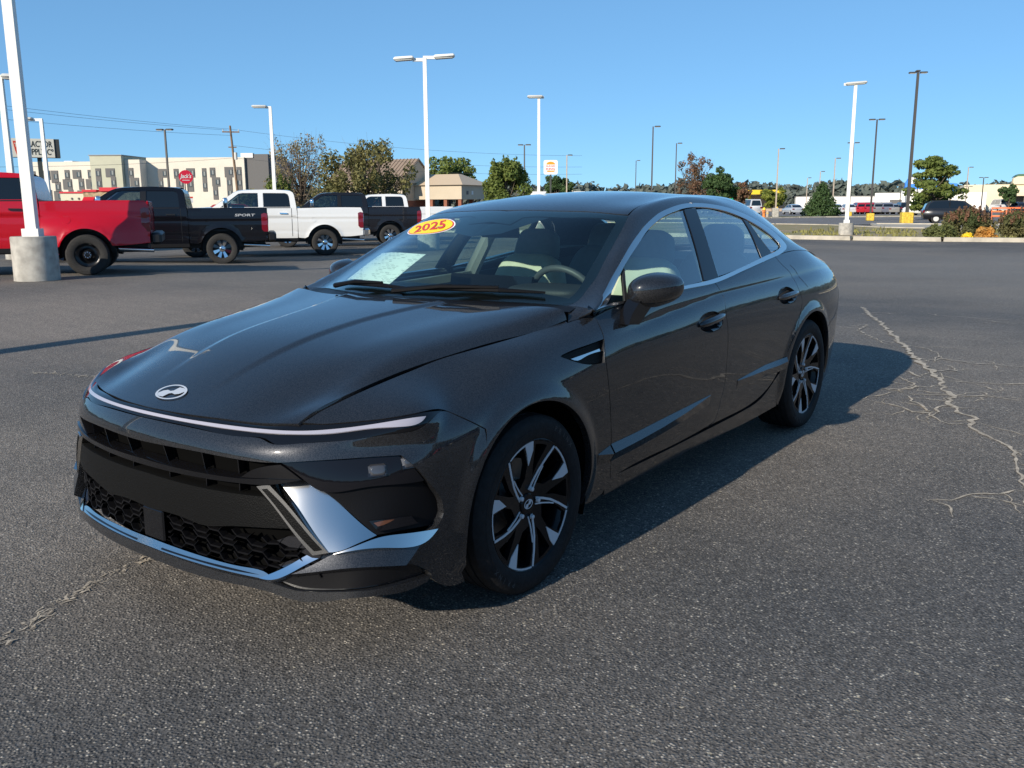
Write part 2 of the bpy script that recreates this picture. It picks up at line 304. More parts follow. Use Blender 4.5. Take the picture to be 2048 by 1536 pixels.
SHAPES = {
 'fender': ('B', [(0.10126,0.97158),(0.11245,0.99197),(0.1244,0.99286),(0.13535,0.99368),(0.14644,0.99513),(0.16353,0.99729),(0.18254,0.99895),(0.20501,1.00228),(0.23602,0.99919),(0.28039,0.99277),(0.30502,0.99593),(0.32309,1.00272),(0.32275,0.98432),(0.33396,0.98491),(0.34772,0.98256),(0.34357,0.88241),(0.3432,0.82537),(0.34106,0.76955),(0.33999,0.68537),(0.34221,0.58846),(0.34514,0.49303),(0.34772,0.38749),(0.34964,0.29923),(0.35256,0.19777),(0.35585,0.09053),(0.34874,0.02075),(0.3298,0.00754),(0.32019,0.02219),(0.32198,0.08141),(0.32287,0.1389),(0.32284,0.19302),(0.32189,0.24464),(0.32004,0.29468),(0.3173,0.34351),(0.31369,0.39028),(0.30926,0.43377),(0.30408,0.47323),(0.29823,0.50865),(0.29182,0.54044),(0.28494,0.56873),(0.2777,0.59327),(0.27024,0.61337),(0.26273,0.62797),(0.25532,0.63587),(0.24813,0.63621),(0.24117,0.62851),(0.23443,0.61267),(0.22795,0.58899),(0.22188,0.55784),(0.21635,0.5196),(0.21143,0.47497),(0.21817,0.63751),(0.20749,0.75228),(0.18791,0.84614),(0.16362,0.87379),(0.14288,0.89033),(0.12441,0.917),(0.1133,0.93305)]),
 'door_front': ('B', [(0.35585,0.09053),(0.35256,0.19777),(0.34964,0.29923),(0.34772,0.38749),(0.34514,0.49303),(0.34221,0.58846),(0.33999,0.68537),(0.34106,0.76955),(0.3432,0.82537),(0.34357,0.88241),(0.34771,0.97648),(0.35141,0.999),(0.39075,0.999),(0.42343,0.999),(0.45608,0.999),(0.48058,0.999),(0.51849,0.97369),(0.52134,0.91088),(0.52549,0.84934),(0.52392,0.78385),(0.52484,0.71191),(0.52685,0.63802),(0.52852,0.56887),(0.5297,0.48005),(0.5299,0.37948),(0.52845,0.30438),(0.52521,0.24226),(0.52178,0.16156),(0.51825,0.12627),(0.49852,0.11632),(0.48055,0.11011),(0.4235,0.10718),(0.38261,0.10605)]),
 'door_rear': ('B', [(0.51825,0.12627),(0.52178,0.16156),(0.52521,0.24226),(0.52845,0.30438),(0.5299,0.37948),(0.5297,0.48005),(0.52852,0.56887),(0.52685,0.63802),(0.52484,0.71191),(0.52392,0.78385),(0.52549,0.84934),(0.52134,0.91088),(0.51849,0.97369),(0.5247,0.999),(0.55411,0.999),(0.58677,0.999),(0.61947,0.999),(0.65885,0.9975),(0.66351,0.95761),(0.67098,0.91935),(0.68047,0.87309),(0.68388,0.83204),(0.68691,0.78334),(0.69115,0.73763),(0.69411,0.69718),(0.69381,0.67208),(0.68987,0.62429),(0.68087,0.53771),(0.66779,0.43514),(0.65469,0.33124),(0.64075,0.24231),(0.61948,0.16935),(0.58679,0.12563),(0.54593,0.11863),(0.50505,0.11632)]),
 'sill': ('B', [(0.34959,0.10189),(0.4235,0.09341),(0.5214,0.09767),(0.5868,0.10719),(0.61948,0.14603),(0.64075,0.22575),(0.64977,0.25882),(0.65545,0.02034),(0.61947,0),(0.52143,0),(0.42343,0),(0.35141,0.004)]),
 'quarter': ('B', [(0.68987,0.62429),(0.69381,0.67208),(0.69411,0.69718),(0.69115,0.73763),(0.68691,0.78334),(0.68388,0.83204),(0.68047,0.87309),(0.67098,0.91935),(0.66351,0.95761),(0.65885,0.9975),(0.63912,0.999),(0.66861,0.999),(0.7012,0.999),(0.73369,0.999),(0.76688,0.999),(0.80032,0.999),(0.8315,0.999),(0.84997,0.999),(0.85659,1.05312),(0.85496,0.8792),(0.84367,0.75495),(0.83121,0.60422),(0.81932,0.51551),(0.79209,0.46972),(0.77728,0.40872),(0.77318,0.446),(0.76855,0.4796),(0.76344,0.50948),(0.75789,0.53553),(0.752,0.55757),(0.74584,0.57539),(0.73949,0.58879),(0.73301,0.59764),(0.72646,0.60186),(0.71991,0.60143),(0.71342,0.59636),(0.70704,0.5867),(0.70085,0.57251),(0.6949,0.55388),(0.68924,0.53096),(0.68395,0.50392),(0.67909,0.47296),(0.6747,0.43824),(0.67085,0.40023),(0.66757,0.35969),(0.6649,0.31761),(0.66288,0.27491),(0.66151,0.23155),(0.66081,0.18699),(0.6608,0.14048),(0.65954,0.02703),(0.65627,0.02696),(0.65059,0.26432),(0.65469,0.33124),(0.66779,0.43514),(0.68087,0.53771)]),
 'bumper_rear': ('B', [(0.79125,0.46398),(0.81933,0.50648),(0.83194,0.59541),(0.84162,0.69438),(1,0.65744),(1,0.004),(0.97,0.004),(0.94,0.004),(0.81626,0.004),(0.78593,-0.00412),(0.7855,0.02315),(0.78716,0.0795),(0.78795,0.1368),(0.78781,0.19408),(0.78672,0.25029),(0.78467,0.30435),(0.78171,0.35523),(0.77791,0.40212)]),
 'tail_lamp': ('B', [(0.8428,0.70616),(0.85599,0.87982),(0.85747,1.05488),(0.97,0.93),(1,0.93),(1,0.67744)]),
 'bumper': ('B', [(0,0.85549),(0.05251,0.84587),(0.07532,0.83606),(0.08598,0.82954),(0.09089,0.80977),(0.10552,0.81333),(0.12387,0.82145),(0.14131,0.81635),(0.15976,0.80843),(0.16989,0.83414),(0.18717,0.8464),(0.20744,0.75107),(0.21766,0.64124),(0.21077,0.46804),(0.20782,0.43459),(0.20515,0.39923),(0.20284,0.36241),(0.20096,0.32456),(0.19953,0.28602),(0.19855,0.24698),(0.19796,0.20764),(0.19774,0.16826),(0.19787,0.12907),(0.19831,0.09033),(0.19907,0.05235),(0.19666,0.02313),(0.19888,-0.02625),(0.18707,-0.0174),(0.18003,0.02999),(0.17935,0.05403),(0.17308,0.10058),(0.16506,0.12946),(0.17457,0.2269),(0.18031,0.26909),(0.18321,0.29589),(0.18455,0.32183),(0.18343,0.37869),(0.17934,0.43327),(0.1733,0.49733),(0.16368,0.60452),(0.15427,0.68458),(0.14662,0.69288),(0.12725,0.70319),(0.10768,0.70555),(0.09843,0.70383),(0.08924,0.70678),(0.0767,0.71589),(0.05639,0.73311),(0,0.74121)]),
 'splitter': ('B', [(0,0.05393),(0.04928,0.04884),(0.07557,0.05271),(0.09368,0.04988),(0.10695,0.03037),(0.11501,0.02852),(0.13383,0.03021),(0.15816,0.02987),(0.17524,0.04408),(0.17915,0.04764),(0.17785,0.02315),(0.16826,-0.0014),(0.15857,-0.00393),(0.13434,-0.00318),(0.10916,-0.01573),(0.09329,0.00735),(0.07607,0.01251),(0.04991,0.00202),(0,0.00054)]),
 'lower_wedge': ('B', [(0.12717,0.21809),(0.14981,0.23507),(0.17458,0.22566),(0.16454,0.13279),(0.13682,0.14891),(0.10622,0.11977),(0.11689,0.16947)]),
 'fin_duct': ('B', [(0.10622,0.11977),(0.13682,0.14891),(0.16454,0.13279),(0.1731,0.09823),(0.17912,0.05224),(0.1581,0.03439),(0.13376,0.03469),(0.11498,0.03077),(0.10693,0.03264),(0.09563,0.0592)]),
 'light_housing': ('B', [(0,1.02321),(0.04744,0.97852),(0.06653,1.03248),(0.08901,1.0039),(0.1005,0.96201),(0.1245,0.91897),(0.143,0.89205),(0.16371,0.87461),(0.18733,0.84911),(0.16989,0.83414),(0.15969,0.80968),(0.14131,0.81635),(0.12381,0.82339),(0.10546,0.81498),(0.09278,0.80781),(0.08798,0.83238),(0.07532,0.83606),(0.05236,0.84858),(0,0.85824)]),
 'light_bar': ('B', [(0,0.90589),(0.04964,0.90648),(0.07165,0.9057),(0.09197,0.90008),(0.10531,0.89955),(0.11947,0.8974),(0.13608,0.8847),(0.16502,0.85613),(0.16287,0.84722),(0.13554,0.86872),(0.11925,0.87744),(0.1058,0.87616),(0.09322,0.8713),(0.07333,0.87231),(0.05083,0.87821),(0,0.87846)]),
 'backing': ('B', [(0,0.76458),(0.05624,0.75919),(0.07663,0.73195),(0.09851,0.71952),(0.12996,0.72147),(0.15372,0.70129),(0.17491,0.49826),(0.18596,0.35654),(0.18417,0.27031),(0.17469,0.21202),(0.16518,0.11732),(0.17371,0.0833),(0.13803,0.04862),(0.1068,0.04402),(0.09352,0.06628),(0.07544,0.06473),(0,0.05334)]),
 'grille_bar': ('B', [(0,0.61664),(0.04099,0.60849),(0.06257,0.60631),(0.07841,0.60686),(0.09142,0.61307),(0.10909,0.60744),(0.10058,0.58979),(0.08794,0.57452),(0.07826,0.57392),(0.06226,0.57336),(0.04042,0.57127),(0,0.56907)]),
 'grille_side': ('B', [(0.08238,0.65663),(0.09876,0.69326),(0.10398,0.65509),(0.10958,0.60581),(0.09793,0.61227),(0.07592,0.6109)]),
 'plate_band': ('B', [(0,0.50615),(0.05316,0.49847),(0.0722,0.4991),(0.08989,0.49779),(0.09903,0.40921),(0.10645,0.34527),(0.08725,0.33725),(0.06424,0.31452),(0.04483,0.28712),(0.03213,0.29884),(0.02161,0.30421),(0,0.29435)]),
 'headlight': ('B', [(0.09844,0.70252),(0.11751,0.70513),(0.13467,0.70066),(0.15402,0.68366),(0.16372,0.60134),(0.17268,0.49491),(0.15696,0.506),(0.13726,0.52248),(0.11819,0.53419),(0.10905,0.61767)]),
 'corner_duct': ('B', [(0.1182,0.53114),(0.13729,0.5195),(0.157,0.50321),(0.17304,0.49163),(0.17936,0.43092),(0.18344,0.37642),(0.18456,0.31955),(0.18321,0.29589),(0.18003,0.26982),(0.1643,0.28515),(0.15077,0.29106),(0.13421,0.39999)]),
 'fog_lens': ('B', [(0.14435,0.36308),(0.15514,0.35749),(0.16762,0.3463),(0.17196,0.30648),(0.16134,0.30941),(0.15036,0.31204)]),
 'fog_amber': ('B', [(0.14715,0.35179),(0.15471,0.35406),(0.15839,0.35047),(0.15212,0.33521),(0.14986,0.33406)]),
 'chrome_wedge': ('B', [(0.09402,0.57664),(0.10212,0.59154),(0.1096,0.60135),(0.11895,0.51852),(0.13162,0.41092),(0.15082,0.28865),(0.13935,0.26197),(0.12799,0.23023),(0.12497,0.2306)]),
 'chrome_frame': ('B', [(0.08646,0.56532),(0.09081,0.57485),(0.09402,0.57664),(0.10956,0.3952),(0.12497,0.22924),(0.1161,0.2144),(0.10171,0.38631)]),
 'frame_inset': ('B', [(0.08965,0.5501),(0.09249,0.55514),(0.10803,0.38801),(0.12148,0.24421),(0.11716,0.23813),(0.10225,0.39843)]),
 'chrome_fin': ('B', [(0.128,0.22887),(0.13936,0.26067),(0.15084,0.28744),(0.16434,0.28273),(0.18059,0.26717),(0.17454,0.23061),(0.15236,0.23911)]),
 'chrome_v': ('B', [(0.11595,0.21297),(0.12633,0.21819),(0.10865,0.13918),(0.09375,0.07253),(0.08709,0.07255),(0.10257,0.14765)]),
 'chrome_strip': ('B', [(0,0.10716),(0.04877,0.10258),(0.07511,0.1043),(0.08748,0.10262),(0.09184,0.08841),(0.09347,0.07101),(0.07536,0.07201),(0.04905,0.06895),(0,0.06915)]),
 'strip_groove': ('B', [(0.012,0.08459),(0.04888,0.08688),(0.07521,0.08923),(0.08635,0.08619),(0.07527,0.08181),(0.04896,0.07787),(0.012,0.07528)]),
 'vent': ('B', [(0.29398,0.81037),(0.30416,0.8149),(0.32082,0.81428),(0.34211,0.81165),(0.33968,0.76694),(0.33791,0.70612),(0.32091,0.72682),(0.31444,0.7416),(0.30127,0.78456)]),
 'vent_blade': ('B', [(0.303,0.78531),(0.33568,0.78091),(0.3361,0.76809),(0.31727,0.77049),(0.30844,0.76789)]),
 'handle_cup_front': ('B', [(0.47459,0.73702),(0.47717,0.76197),(0.48488,0.77911),(0.49559,0.78317),(0.50588,0.77427),(0.51331,0.751),(0.51745,0.72731),(0.51712,0.70173),(0.51137,0.67836),(0.50028,0.66902),(0.48768,0.67864),(0.47821,0.70244)]),
 'handle_cup_rear': ('B', [(0.63587,0.77468),(0.64069,0.79628),(0.65033,0.80813),(0.66149,0.80617),(0.67128,0.78553),(0.67874,0.75676),(0.68172,0.73187),(0.6773,0.70976),(0.66694,0.69881),(0.65334,0.70335),(0.64158,0.72567),(0.63626,0.75223)]),
 'fuel_door': ('B', [(0.68519,0.928),(0.69878,0.93774),(0.71462,0.92959),(0.72721,0.90141),(0.73412,0.85121),(0.72922,0.77759),(0.71347,0.76775),(0.70281,0.82185),(0.69329,0.89285)]),
 'chrome_upper': ('G', [(0.05486,0.05506),(0.07874,0.19957),(0.10662,0.20336),(0.13517,0.20169),(0.16513,0.203),(0.19535,0.20362),(0.2243,0.20254),(0.25211,0.20282),(0.2786,0.20237),(0.31088,0.20304),(0.34958,0.20189),(0.39202,0.20187),(0.43074,0.20272),(0.47823,0.20104),(0.52393,0.1993),(0.57324,0.20001),(0.6154,0.20131),(0.65193,0.1945),(0.67719,0.16323),(0.69032,0.12651),(0.7006,0.08705),(0.7042,0.05355),(0.69439,0.02051),(0.66136,0.00083),(0.62273,-0.00156),(0.61622,0.01759),(0.65135,0.02628),(0.67037,0.04412),(0.67336,0.05978),(0.66723,0.07863),(0.65402,0.11177),(0.62701,0.14689),(0.59229,0.16293),(0.55326,0.17146),(0.51143,0.17936),(0.46883,0.18447),(0.42254,0.18612),(0.38822,0.18559),(0.34803,0.18611),(0.30816,0.18565),(0.274,0.18442),(0.24087,0.18316),(0.20975,0.17829),(0.18064,0.17687),(0.15281,0.17356),(0.12425,0.16318),(0.09628,0.13944),(0.076,0.04289)]),
 'chrome_belt': ('G', [(0.05486,0.05506),(0.09448,0.00054),(0.14166,-0.0049),(0.19787,-0.00478),(0.28775,-0.00217),(0.37632,-0.00277),(0.48611,-0.00103),(0.62241,-0.00217),(0.61591,0.01696),(0.49156,0.00951),(0.37882,0.00716),(0.29261,0.00695),(0.20283,0.0085),(0.15485,0.01259),(0.1155,0.01423),(0.07606,0.04437)]),
 'glass_quarter_front': ('G', [(0.08565,0.04019),(0.1066,0.12039),(0.13365,0.15415),(0.12602,0.11718),(0.11519,0.02035),(0.10164,0.02643)]),
 'glass_front': ('G', [(0.14385,0.1637),(0.16227,0.17347),(0.18863,0.17614),(0.21547,0.17737),(0.24684,0.18056),(0.28025,0.18224),(0.31444,0.18323),(0.35408,0.18307),(0.39386,0.18248),(0.40629,0.18255),(0.37802,0.1235),(0.35781,0.07177),(0.33991,0.01018),(0.2933,0.00823),(0.20183,0.00589),(0.15392,0.00803),(0.12051,0.01541),(0.13064,0.1084)]),
 'division_bar': ('G', [(0.13365,0.15415),(0.14385,0.1637),(0.13064,0.1084),(0.12075,0.01334),(0.11464,0.01533),(0.12602,0.11718)]),
 'pillar_front': ('G', [(0.40629,0.18255),(0.41898,0.18392),(0.44696,0.18067),(0.42946,0.13269),(0.41221,0.08153),(0.39799,0.01034),(0.37921,0.00773),(0.33991,0.01018),(0.35781,0.07177),(0.37802,0.1235)]),
 'glass_rear': ('G', [(0.44992,0.18046),(0.4671,0.18163),(0.50955,0.17612),(0.5467,0.16814),(0.57703,0.16357),(0.57328,0.11348),(0.56813,0.06237),(0.56403,0.00768),(0.49091,0.00826),(0.40111,0.0103),(0.41565,0.08088),(0.43261,0.13226)]),
 'pillar_rear': ('G', [(0.57703,0.16357),(0.58989,0.15797),(0.59538,0.09466),(0.61622,0.01759),(0.56403,0.00768),(0.56813,0.06237),(0.57328,0.11348)]),
 'glass_quarter_rear': ('G', [(0.5947,0.15491),(0.62492,0.14073),(0.65019,0.10355),(0.66183,0.07507),(0.6672,0.05533),(0.66221,0.04272),(0.64459,0.02914),(0.62109,0.02234),(0.60174,0.09576)]),
 'windscreen': ('G', [(0.0462,0.35525),(0.05591,0.33525),(0.07029,0.32295),(0.08953,0.31964),(0.109,0.31336),(0.13909,0.31839),(0.1728,0.32478),(0.20229,0.32541),(0.23014,0.32224),(0.24936,0.31863),(0.27339,0.32714),(0.27993,0.48453),(0.27858,0.65587),(0.27926,0.949),(0.27726,1),(0.05365,1),(0.05365,0.8),(0.05565,0.6)]),
 'frit_inner': ('G', [(0.06745,0.36738),(0.08,0.35918),(0.09181,0.35798),(0.12125,0.36568),(0.15931,0.37202),(0.19618,0.37826),(0.22748,0.37771),(0.25246,0.37072),(0.26054,0.3883),(0.26411,0.42356),(0.26099,0.62034),(0.26164,0.81428),(0.25915,0.85078),(0.23918,0.86908),(0.2459,1),(0.08065,1),(0.08265,0.8),(0.08565,0.62)]),
 'pillar_rail': ('G', [(0.05486,0.05506),(0.07874,0.19957),(0.10662,0.20336),(0.13517,0.20169),(0.16513,0.203),(0.19535,0.20362),(0.2243,0.20254),(0.25211,0.20282),(0.2786,0.20237),(0.31088,0.20304),(0.34958,0.20189),(0.39202,0.20187),(0.43074,0.20272),(0.47823,0.20104),(0.52393,0.1993),(0.57324,0.20001),(0.6154,0.20131),(0.65193,0.1945),(0.67719,0.16323),(0.69032,0.12651),(0.7006,0.08705),(0.7042,0.05355),(0.69439,0.02051),(0.66136,0.00083),(0.62273,-0.00156),(0.71477,0),(0.77501,0),(0.8566,0),(0.92675,0),(1,0),(1,0.3206),(0.92675,0.3206),(0.8566,0.3206),(0.77501,0.3206),(0.69477,0.3206),(0.61334,0.3206),(0.52412,0.3206),(0.43065,0.3206),(0.34842,0.3206),(0.27404,0.32214),(0.27339,0.32714),(0.24936,0.31863),(0.23014,0.32224),(0.20229,0.32541),(0.1728,0.32478),(0.13909,0.31839),(0.109,0.31336),(0.08953,0.31964),(0.07029,0.32295),(0.05591,0.33525),(0.0462,0.35525)]),
 'roof': ('G', [(0.27606,0.33022),(0.28145,0.48677),(0.28016,0.65933),(0.28089,0.95427),(0.27952,1),(0.69477,1),(0.69077,0.56081),(0.69477,0.3206),(0.61334,0.3206),(0.52412,0.3206),(0.43065,0.3206),(0.34842,0.3206)]),
 'rear_glass': ('G', [(0.69777,1),(0.91675,1),(0.91475,0.56081),(0.90675,0.3406),(0.77501,0.3326),(0.69777,0.3326),(0.69377,0.56081)]),
 'boot_lid': ('G', [(0.91975,1),(1,1),(1,0.3206),(0.92675,0.3206),(0.91175,0.3406),(0.91775,0.56081)]),
 'bonnet': ('H', [(0,0),(0.3,0),(0.6,0),(0.85,0),(1,0),(1,0.2),(1,0.4),(1,0.6),(1,0.8),(1,0.985),(0.995,1),(0.85,1),(0.6,1),(0.3,1),(0,1)]),
 'year_sticker': ('M', [(0.24215,0.76081),(0.24665,0.73096),(0.25023,0.68884),(0.25286,0.63648),(0.25473,0.57821),(0.25595,0.51971),(0.25587,0.46133),(0.25357,0.3968),(0.24449,0.30116),(0.23447,0.28571),(0.22645,0.27799),(0.22044,0.26641),(0.21745,0.26434),(0.22097,0.35791),(0.21799,0.4324),(0.21292,0.50548),(0.20932,0.57543),(0.20922,0.63599),(0.2116,0.68624),(0.2155,0.72637),(0.22035,0.75614),(0.22575,0.77503),(0.23138,0.78248),(0.23696,0.7779)]),
 'sticker_axes': ('M', [(0.23166,0.57866),(0.2409,0.76512),(0.2207,0.30069),(0.25651,0.44246),(0.21169,0.69985)]),
 'price_sheet': ('M', [(0.15963,0.45905),(0.15768,0.71367),(0.1588,0.87877),(0.11782,0.88927),(0.077,0.89023),(0.07583,0.72835),(0.06737,0.51398),(0.11292,0.4866)]),
 'sheet_axes': ('M', [(0.15963,0.45905),(0.1588,0.87877),(0.077,0.89023),(0.06737,0.51398)]),
 'door_blade_front': ('B', [(0.34982,0.27978),(0.38282,0.28114),(0.41924,0.29031),(0.45892,0.29955),(0.50353,0.30963)]),
 'door_blade_front_low': ('B', [(0.35097,0.24192),(0.38391,0.24598),(0.42029,0.25782),(0.45969,0.27685),(0.50364,0.30665)]),
 'door_blade_rear': ('B', [(0.55566,0.32929),(0.58167,0.34054),(0.61427,0.35305),(0.64023,0.35306),(0.66113,0.3559)]),
 'door_blade_rear_low': ('B', [(0.55577,0.32613),(0.58227,0.32431),(0.61524,0.32628),(0.6413,0.32239),(0.65965,0.32922)]),
 'fender_blade': ('B', [(0.3333,0.25789),(0.34215,0.26879),(0.34859,0.27585)]),
 'fender_blade_low': ('B', [(0.33337,0.25541),(0.34285,0.24625),(0.34972,0.23925)]),
 'handle_pts': ('B', [(0.47438,0.72887),(0.49383,0.73805),(0.51879,0.74608),(0.63626,0.75223),(0.65838,0.75684),(0.68254,0.75382)]),
 'base_top': ('G', [(0.0462,0.35525),(0.05486,0.05506)]),
 'base_low': ('B', [(0.32352,0.98728),(0.32953,0.9856),(0.33534,0.98513),(0.34162,0.98315),(0.34772,0.98256)]),
}
# ------------------------------------------------------------------ panels cut out of the body surfaces
def smooth_loop(P, h, corner=34.):
    """closed 2D loop: splined between its corners and resampled about every h"""
    P = np.asarray(P, float); n = len(P)
    keep = [i for i in range(n) if np.linalg.norm(P[i]-P[i-1]) > 1e-5]; P = P[keep]; n = len(P)
    ang = []
    for i in range(n):
        a = P[i]-P[i-1]; b = P[(i+1) % n]-P[i]
        ang.append(abs(math.degrees(math.atan2(a[0]*b[1]-a[1]*b[0], a@b))))
    cs = [i for i in range(n) if ang[i] > corner] or [0]
    out = []
    for k, c in enumerate(cs):
        e = cs[(k+1) % len(cs)]; idx = [c]; j = c
        while True:
            j = (j+1) % n; idx.append(j)
            if j == e: break
        Q = P[idx]; d = np.concatenate([[0], np.cumsum(np.linalg.norm(np.diff(Q, axis=0), axis=1))])
        m = max(int(math.ceil(d[-1]/h)), 1); t = np.linspace(0, d[-1], m+1)[:-1]
        out.append(spline_w(d, t) @ Q if len(Q) > 2 else np.stack([np.interp(t, d, Q[:, 0]), np.interp(t, d, Q[:, 1])], 1))
    return np.concatenate(out)
def inset_loop(P, d):
    n = len(P); area = 0.5*np.sum(P[:, 0]*np.roll(P[:, 1], -1)-np.roll(P[:, 0], -1)*P[:, 1]); sg = 1 if area > 0 else -1
    e = np.roll(P, -1, 0)-P; L = np.maximum(np.linalg.norm(e, axis=1), 1e-9)[:, None]; nrm = np.stack([-e[:, 1], e[:, 0]], 1)/L*sg
    a = np.roll(nrm, 1, 0); m = a+nrm; k = np.maximum((m*m).sum(1)/2, .35)[:, None]
    return P+m/k*d
def inside(P, q):
    x, y = q[:, 0], q[:, 1]; r = np.zeros(len(q), bool); n = len(P)
    for i in range(n):
        a = P[i]; b = P[(i+1) % n]
        c = ((a[1] > y) != (b[1] > y))
        if not c.any(): continue
        xi = (b[0]-a[0])*(y-a[1])/((b[1]-a[1]) or 1e-12)+a[0]; r ^= c & (x < xi)
    return r
def bdist(P, q):
    A = P; Bq = np.roll(P, -1, 0); d = np.full(len(q), 1e9)
    for a, b in zip(A, Bq):
        ab = b-a; t = np.clip(((q-a)@ab)/max(ab@ab, 1e-12), 0, 1); d = np.minimum(d, np.linalg.norm(q-(a+t[:, None]*ab), axis=1))
    return d
SURFS = {'B': BODY, 'G': GREEN, 'H': HOOD}
def panel_data(surf, loop, holes=(), off=0., thick=.012, gap=.0, h=.03, hb=None, centre=None, depth_fn=None, flange=True, corner=34.):
    """-> verts, faces, normals of a panel on a surface; centre = 'u0' / 'v1' marks the edge on the car's centre plane"""
    S = SURFS[surf]; L = np.asarray(loop, float); c = L.mean(0); e = 1e-3
    su = np.linalg.norm(S(c[0]+e, c[1])[0]-S(c[0]-e, c[1])[0])/(2*e); sv = np.linalg.norm(S(c[0], c[1]+e)[0]-S(c[0], c[1]-e)[0])/(2*e)
    sc = np.array((su, sv)); hb = hb or h*.7
    def on_c(Q): return (np.abs(Q[:, 0]) < 1e-6) if centre == 'u0' else (np.abs(Q[:, 1]-sv) < 1e-6) if centre == 'v1' else np.zeros(len(Q), bool)
    def prep(l, g):
        P = smooth_loop(np.asarray(l, float)*sc, hb, corner); oc = on_c(P)
        if g:
            Q = inset_loop(P, g)
            if centre == 'u0': Q[oc, 0] = 0
            if centre == 'v1': Q[oc, 1] = sv
            P = Q
        return P
    outer = prep(L, gap); hs = [prep(q, -gap) for q in holes]
    lo, hi = outer.min(0), outer.max(0)
    gx = np.arange(lo[0], hi[0]+h, h); gy = np.arange(lo[1], hi[1]+h, h)
    q = np.stack(np.meshgrid(gx, gy), -1).reshape(-1, 2); q[:, 0] += (np.round((q[:, 1]-lo[1])/h) % 2)*h*.5
    m = inside(outer, q) & (bdist(outer, q) > hb*.55)
    for g in hs: m &= ~inside(g, q) & (bdist(g, q) > hb*.55)
    q = q[m]
    loops = [outer]+hs; pts = []; ed = []
    for l in loops:
        n0 = len(pts); pts += [Vector(p) for p in l]; ed += [(n0+i, n0+(i+1) % len(l)) for i in range(len(l))]
    nb = len(pts); pts += [Vector(p) for p in q]
    V, E, F, ov, oe, of = delaunay_2d_cdt(pts, ed, [], 0, 1e-7)
    V = np.array([tuple(v) for v in V]); F = [tuple(f) for f in F]
    ctr = np.array([V[list(f)].mean(0) for f in F]); ok = inside(outer, ctr)
    for g in hs: ok &= ~inside(g, ctr)
    F = [f for f, k in zip(F, ok) if k]
    u, v = V[:, 0]/su, V[:, 1]/sv
    if depth_fn is None: N = S.normal(u, v); P3 = S(u, v)+N*off
    else:
        D_ = lambda a, b_: S(a, b_)+S.normal(a, b_)*(off+depth_fn(a, b_))[:, None]; e_ = 6e-4
        P3 = D_(u, v); N0 = S.normal(u, v); N = np.cross(D_(u+e_, v)-D_(u-e_, v), D_(u, v+e_)-D_(u, v-e_)); N /= np.linalg.norm(N, axis=1)[:, None]; N *= np.sign((N*N0).sum(1))[:, None]
    # orient faces along the normals
    F2 = []
    for f in F:
        a, b, c3 = P3[f[0]], P3[f[1]], P3[f[2]]
        F2.append(f if np.cross(b-a, c3-a)@N[f[0]] > 0 else f[::-1])
    verts = [tuple(p) for p in P3]; nrm = [tuple(x) for x in N]
    if flange and thick:
        cnt = {}
        for f in F2:
            for i in range(len(f)): k = (f[i], f[(i+1) % len(f)]); cnt[k] = 1
        bd = [k for k in cnt if (k[1], k[0]) not in cnt]
        for a, b in bd:
            if centre and on_c(V[[a, b]]).all(): continue
            pa, pb, na, nb2 = P3[a], P3[b], N[a], N[b]
            fn = np.cross(pb-pa, na); l = np.linalg.norm(fn)
            if l < 1e-12: continue
            fn = fn/l; i = len(verts)
            verts += [tuple(pa), tuple(pb), tuple(pb-nb2*thick), tuple(pa-na*thick)]
            t = tuple(fn); ta = tuple((fn*.97+na*.25)/np.linalg.norm(fn*.97+na*.25)); nrm += [ta, ta, t, t]; F2.append((i+1, i, i+3, i+2))
    return verts, F2, nrm
def panel_mesh(name, data, m, sides='L'):
    """sides: L, R or LR (both halves in one mesh)"""
    V, F, N = data; vs, fs, ns = [], [], []
    if 'L' in sides: vs += V; fs += F; ns += N
    if 'R' in sides:
        n = len(vs); vs = vs+[(x, -y, z) for x, y, z in V]; ns = ns+[(x, -y, z) for x, y, z in N]; fs = fs+[tuple(i+n for i in f[::-1]) for f in F]
    me = bpy.data.meshes.new(name); me.from_pydata(vs, [], fs); me.shade_smooth()
    me.normals_split_custom_set_from_vertices(ns)
    if m is not None: me.materials.append(m)
    return me
def panel(name, shape, m, parent, sides='L', **kw):
    sf, loop = SHAPES[shape]; hs = [SHAPES[k][1] for k in kw.pop('holes', ())]
    d = panel_data(sf, loop, hs, **kw); r = []
    if sides == 'LR': r.append(link(name, panel_mesh(name, d, m, 'LR'), parent))
    else:
        for sd_ in sides: r.append(link(name, panel_mesh(name, d, m, sd_), parent))
    return r if len(r) > 1 else r[0]
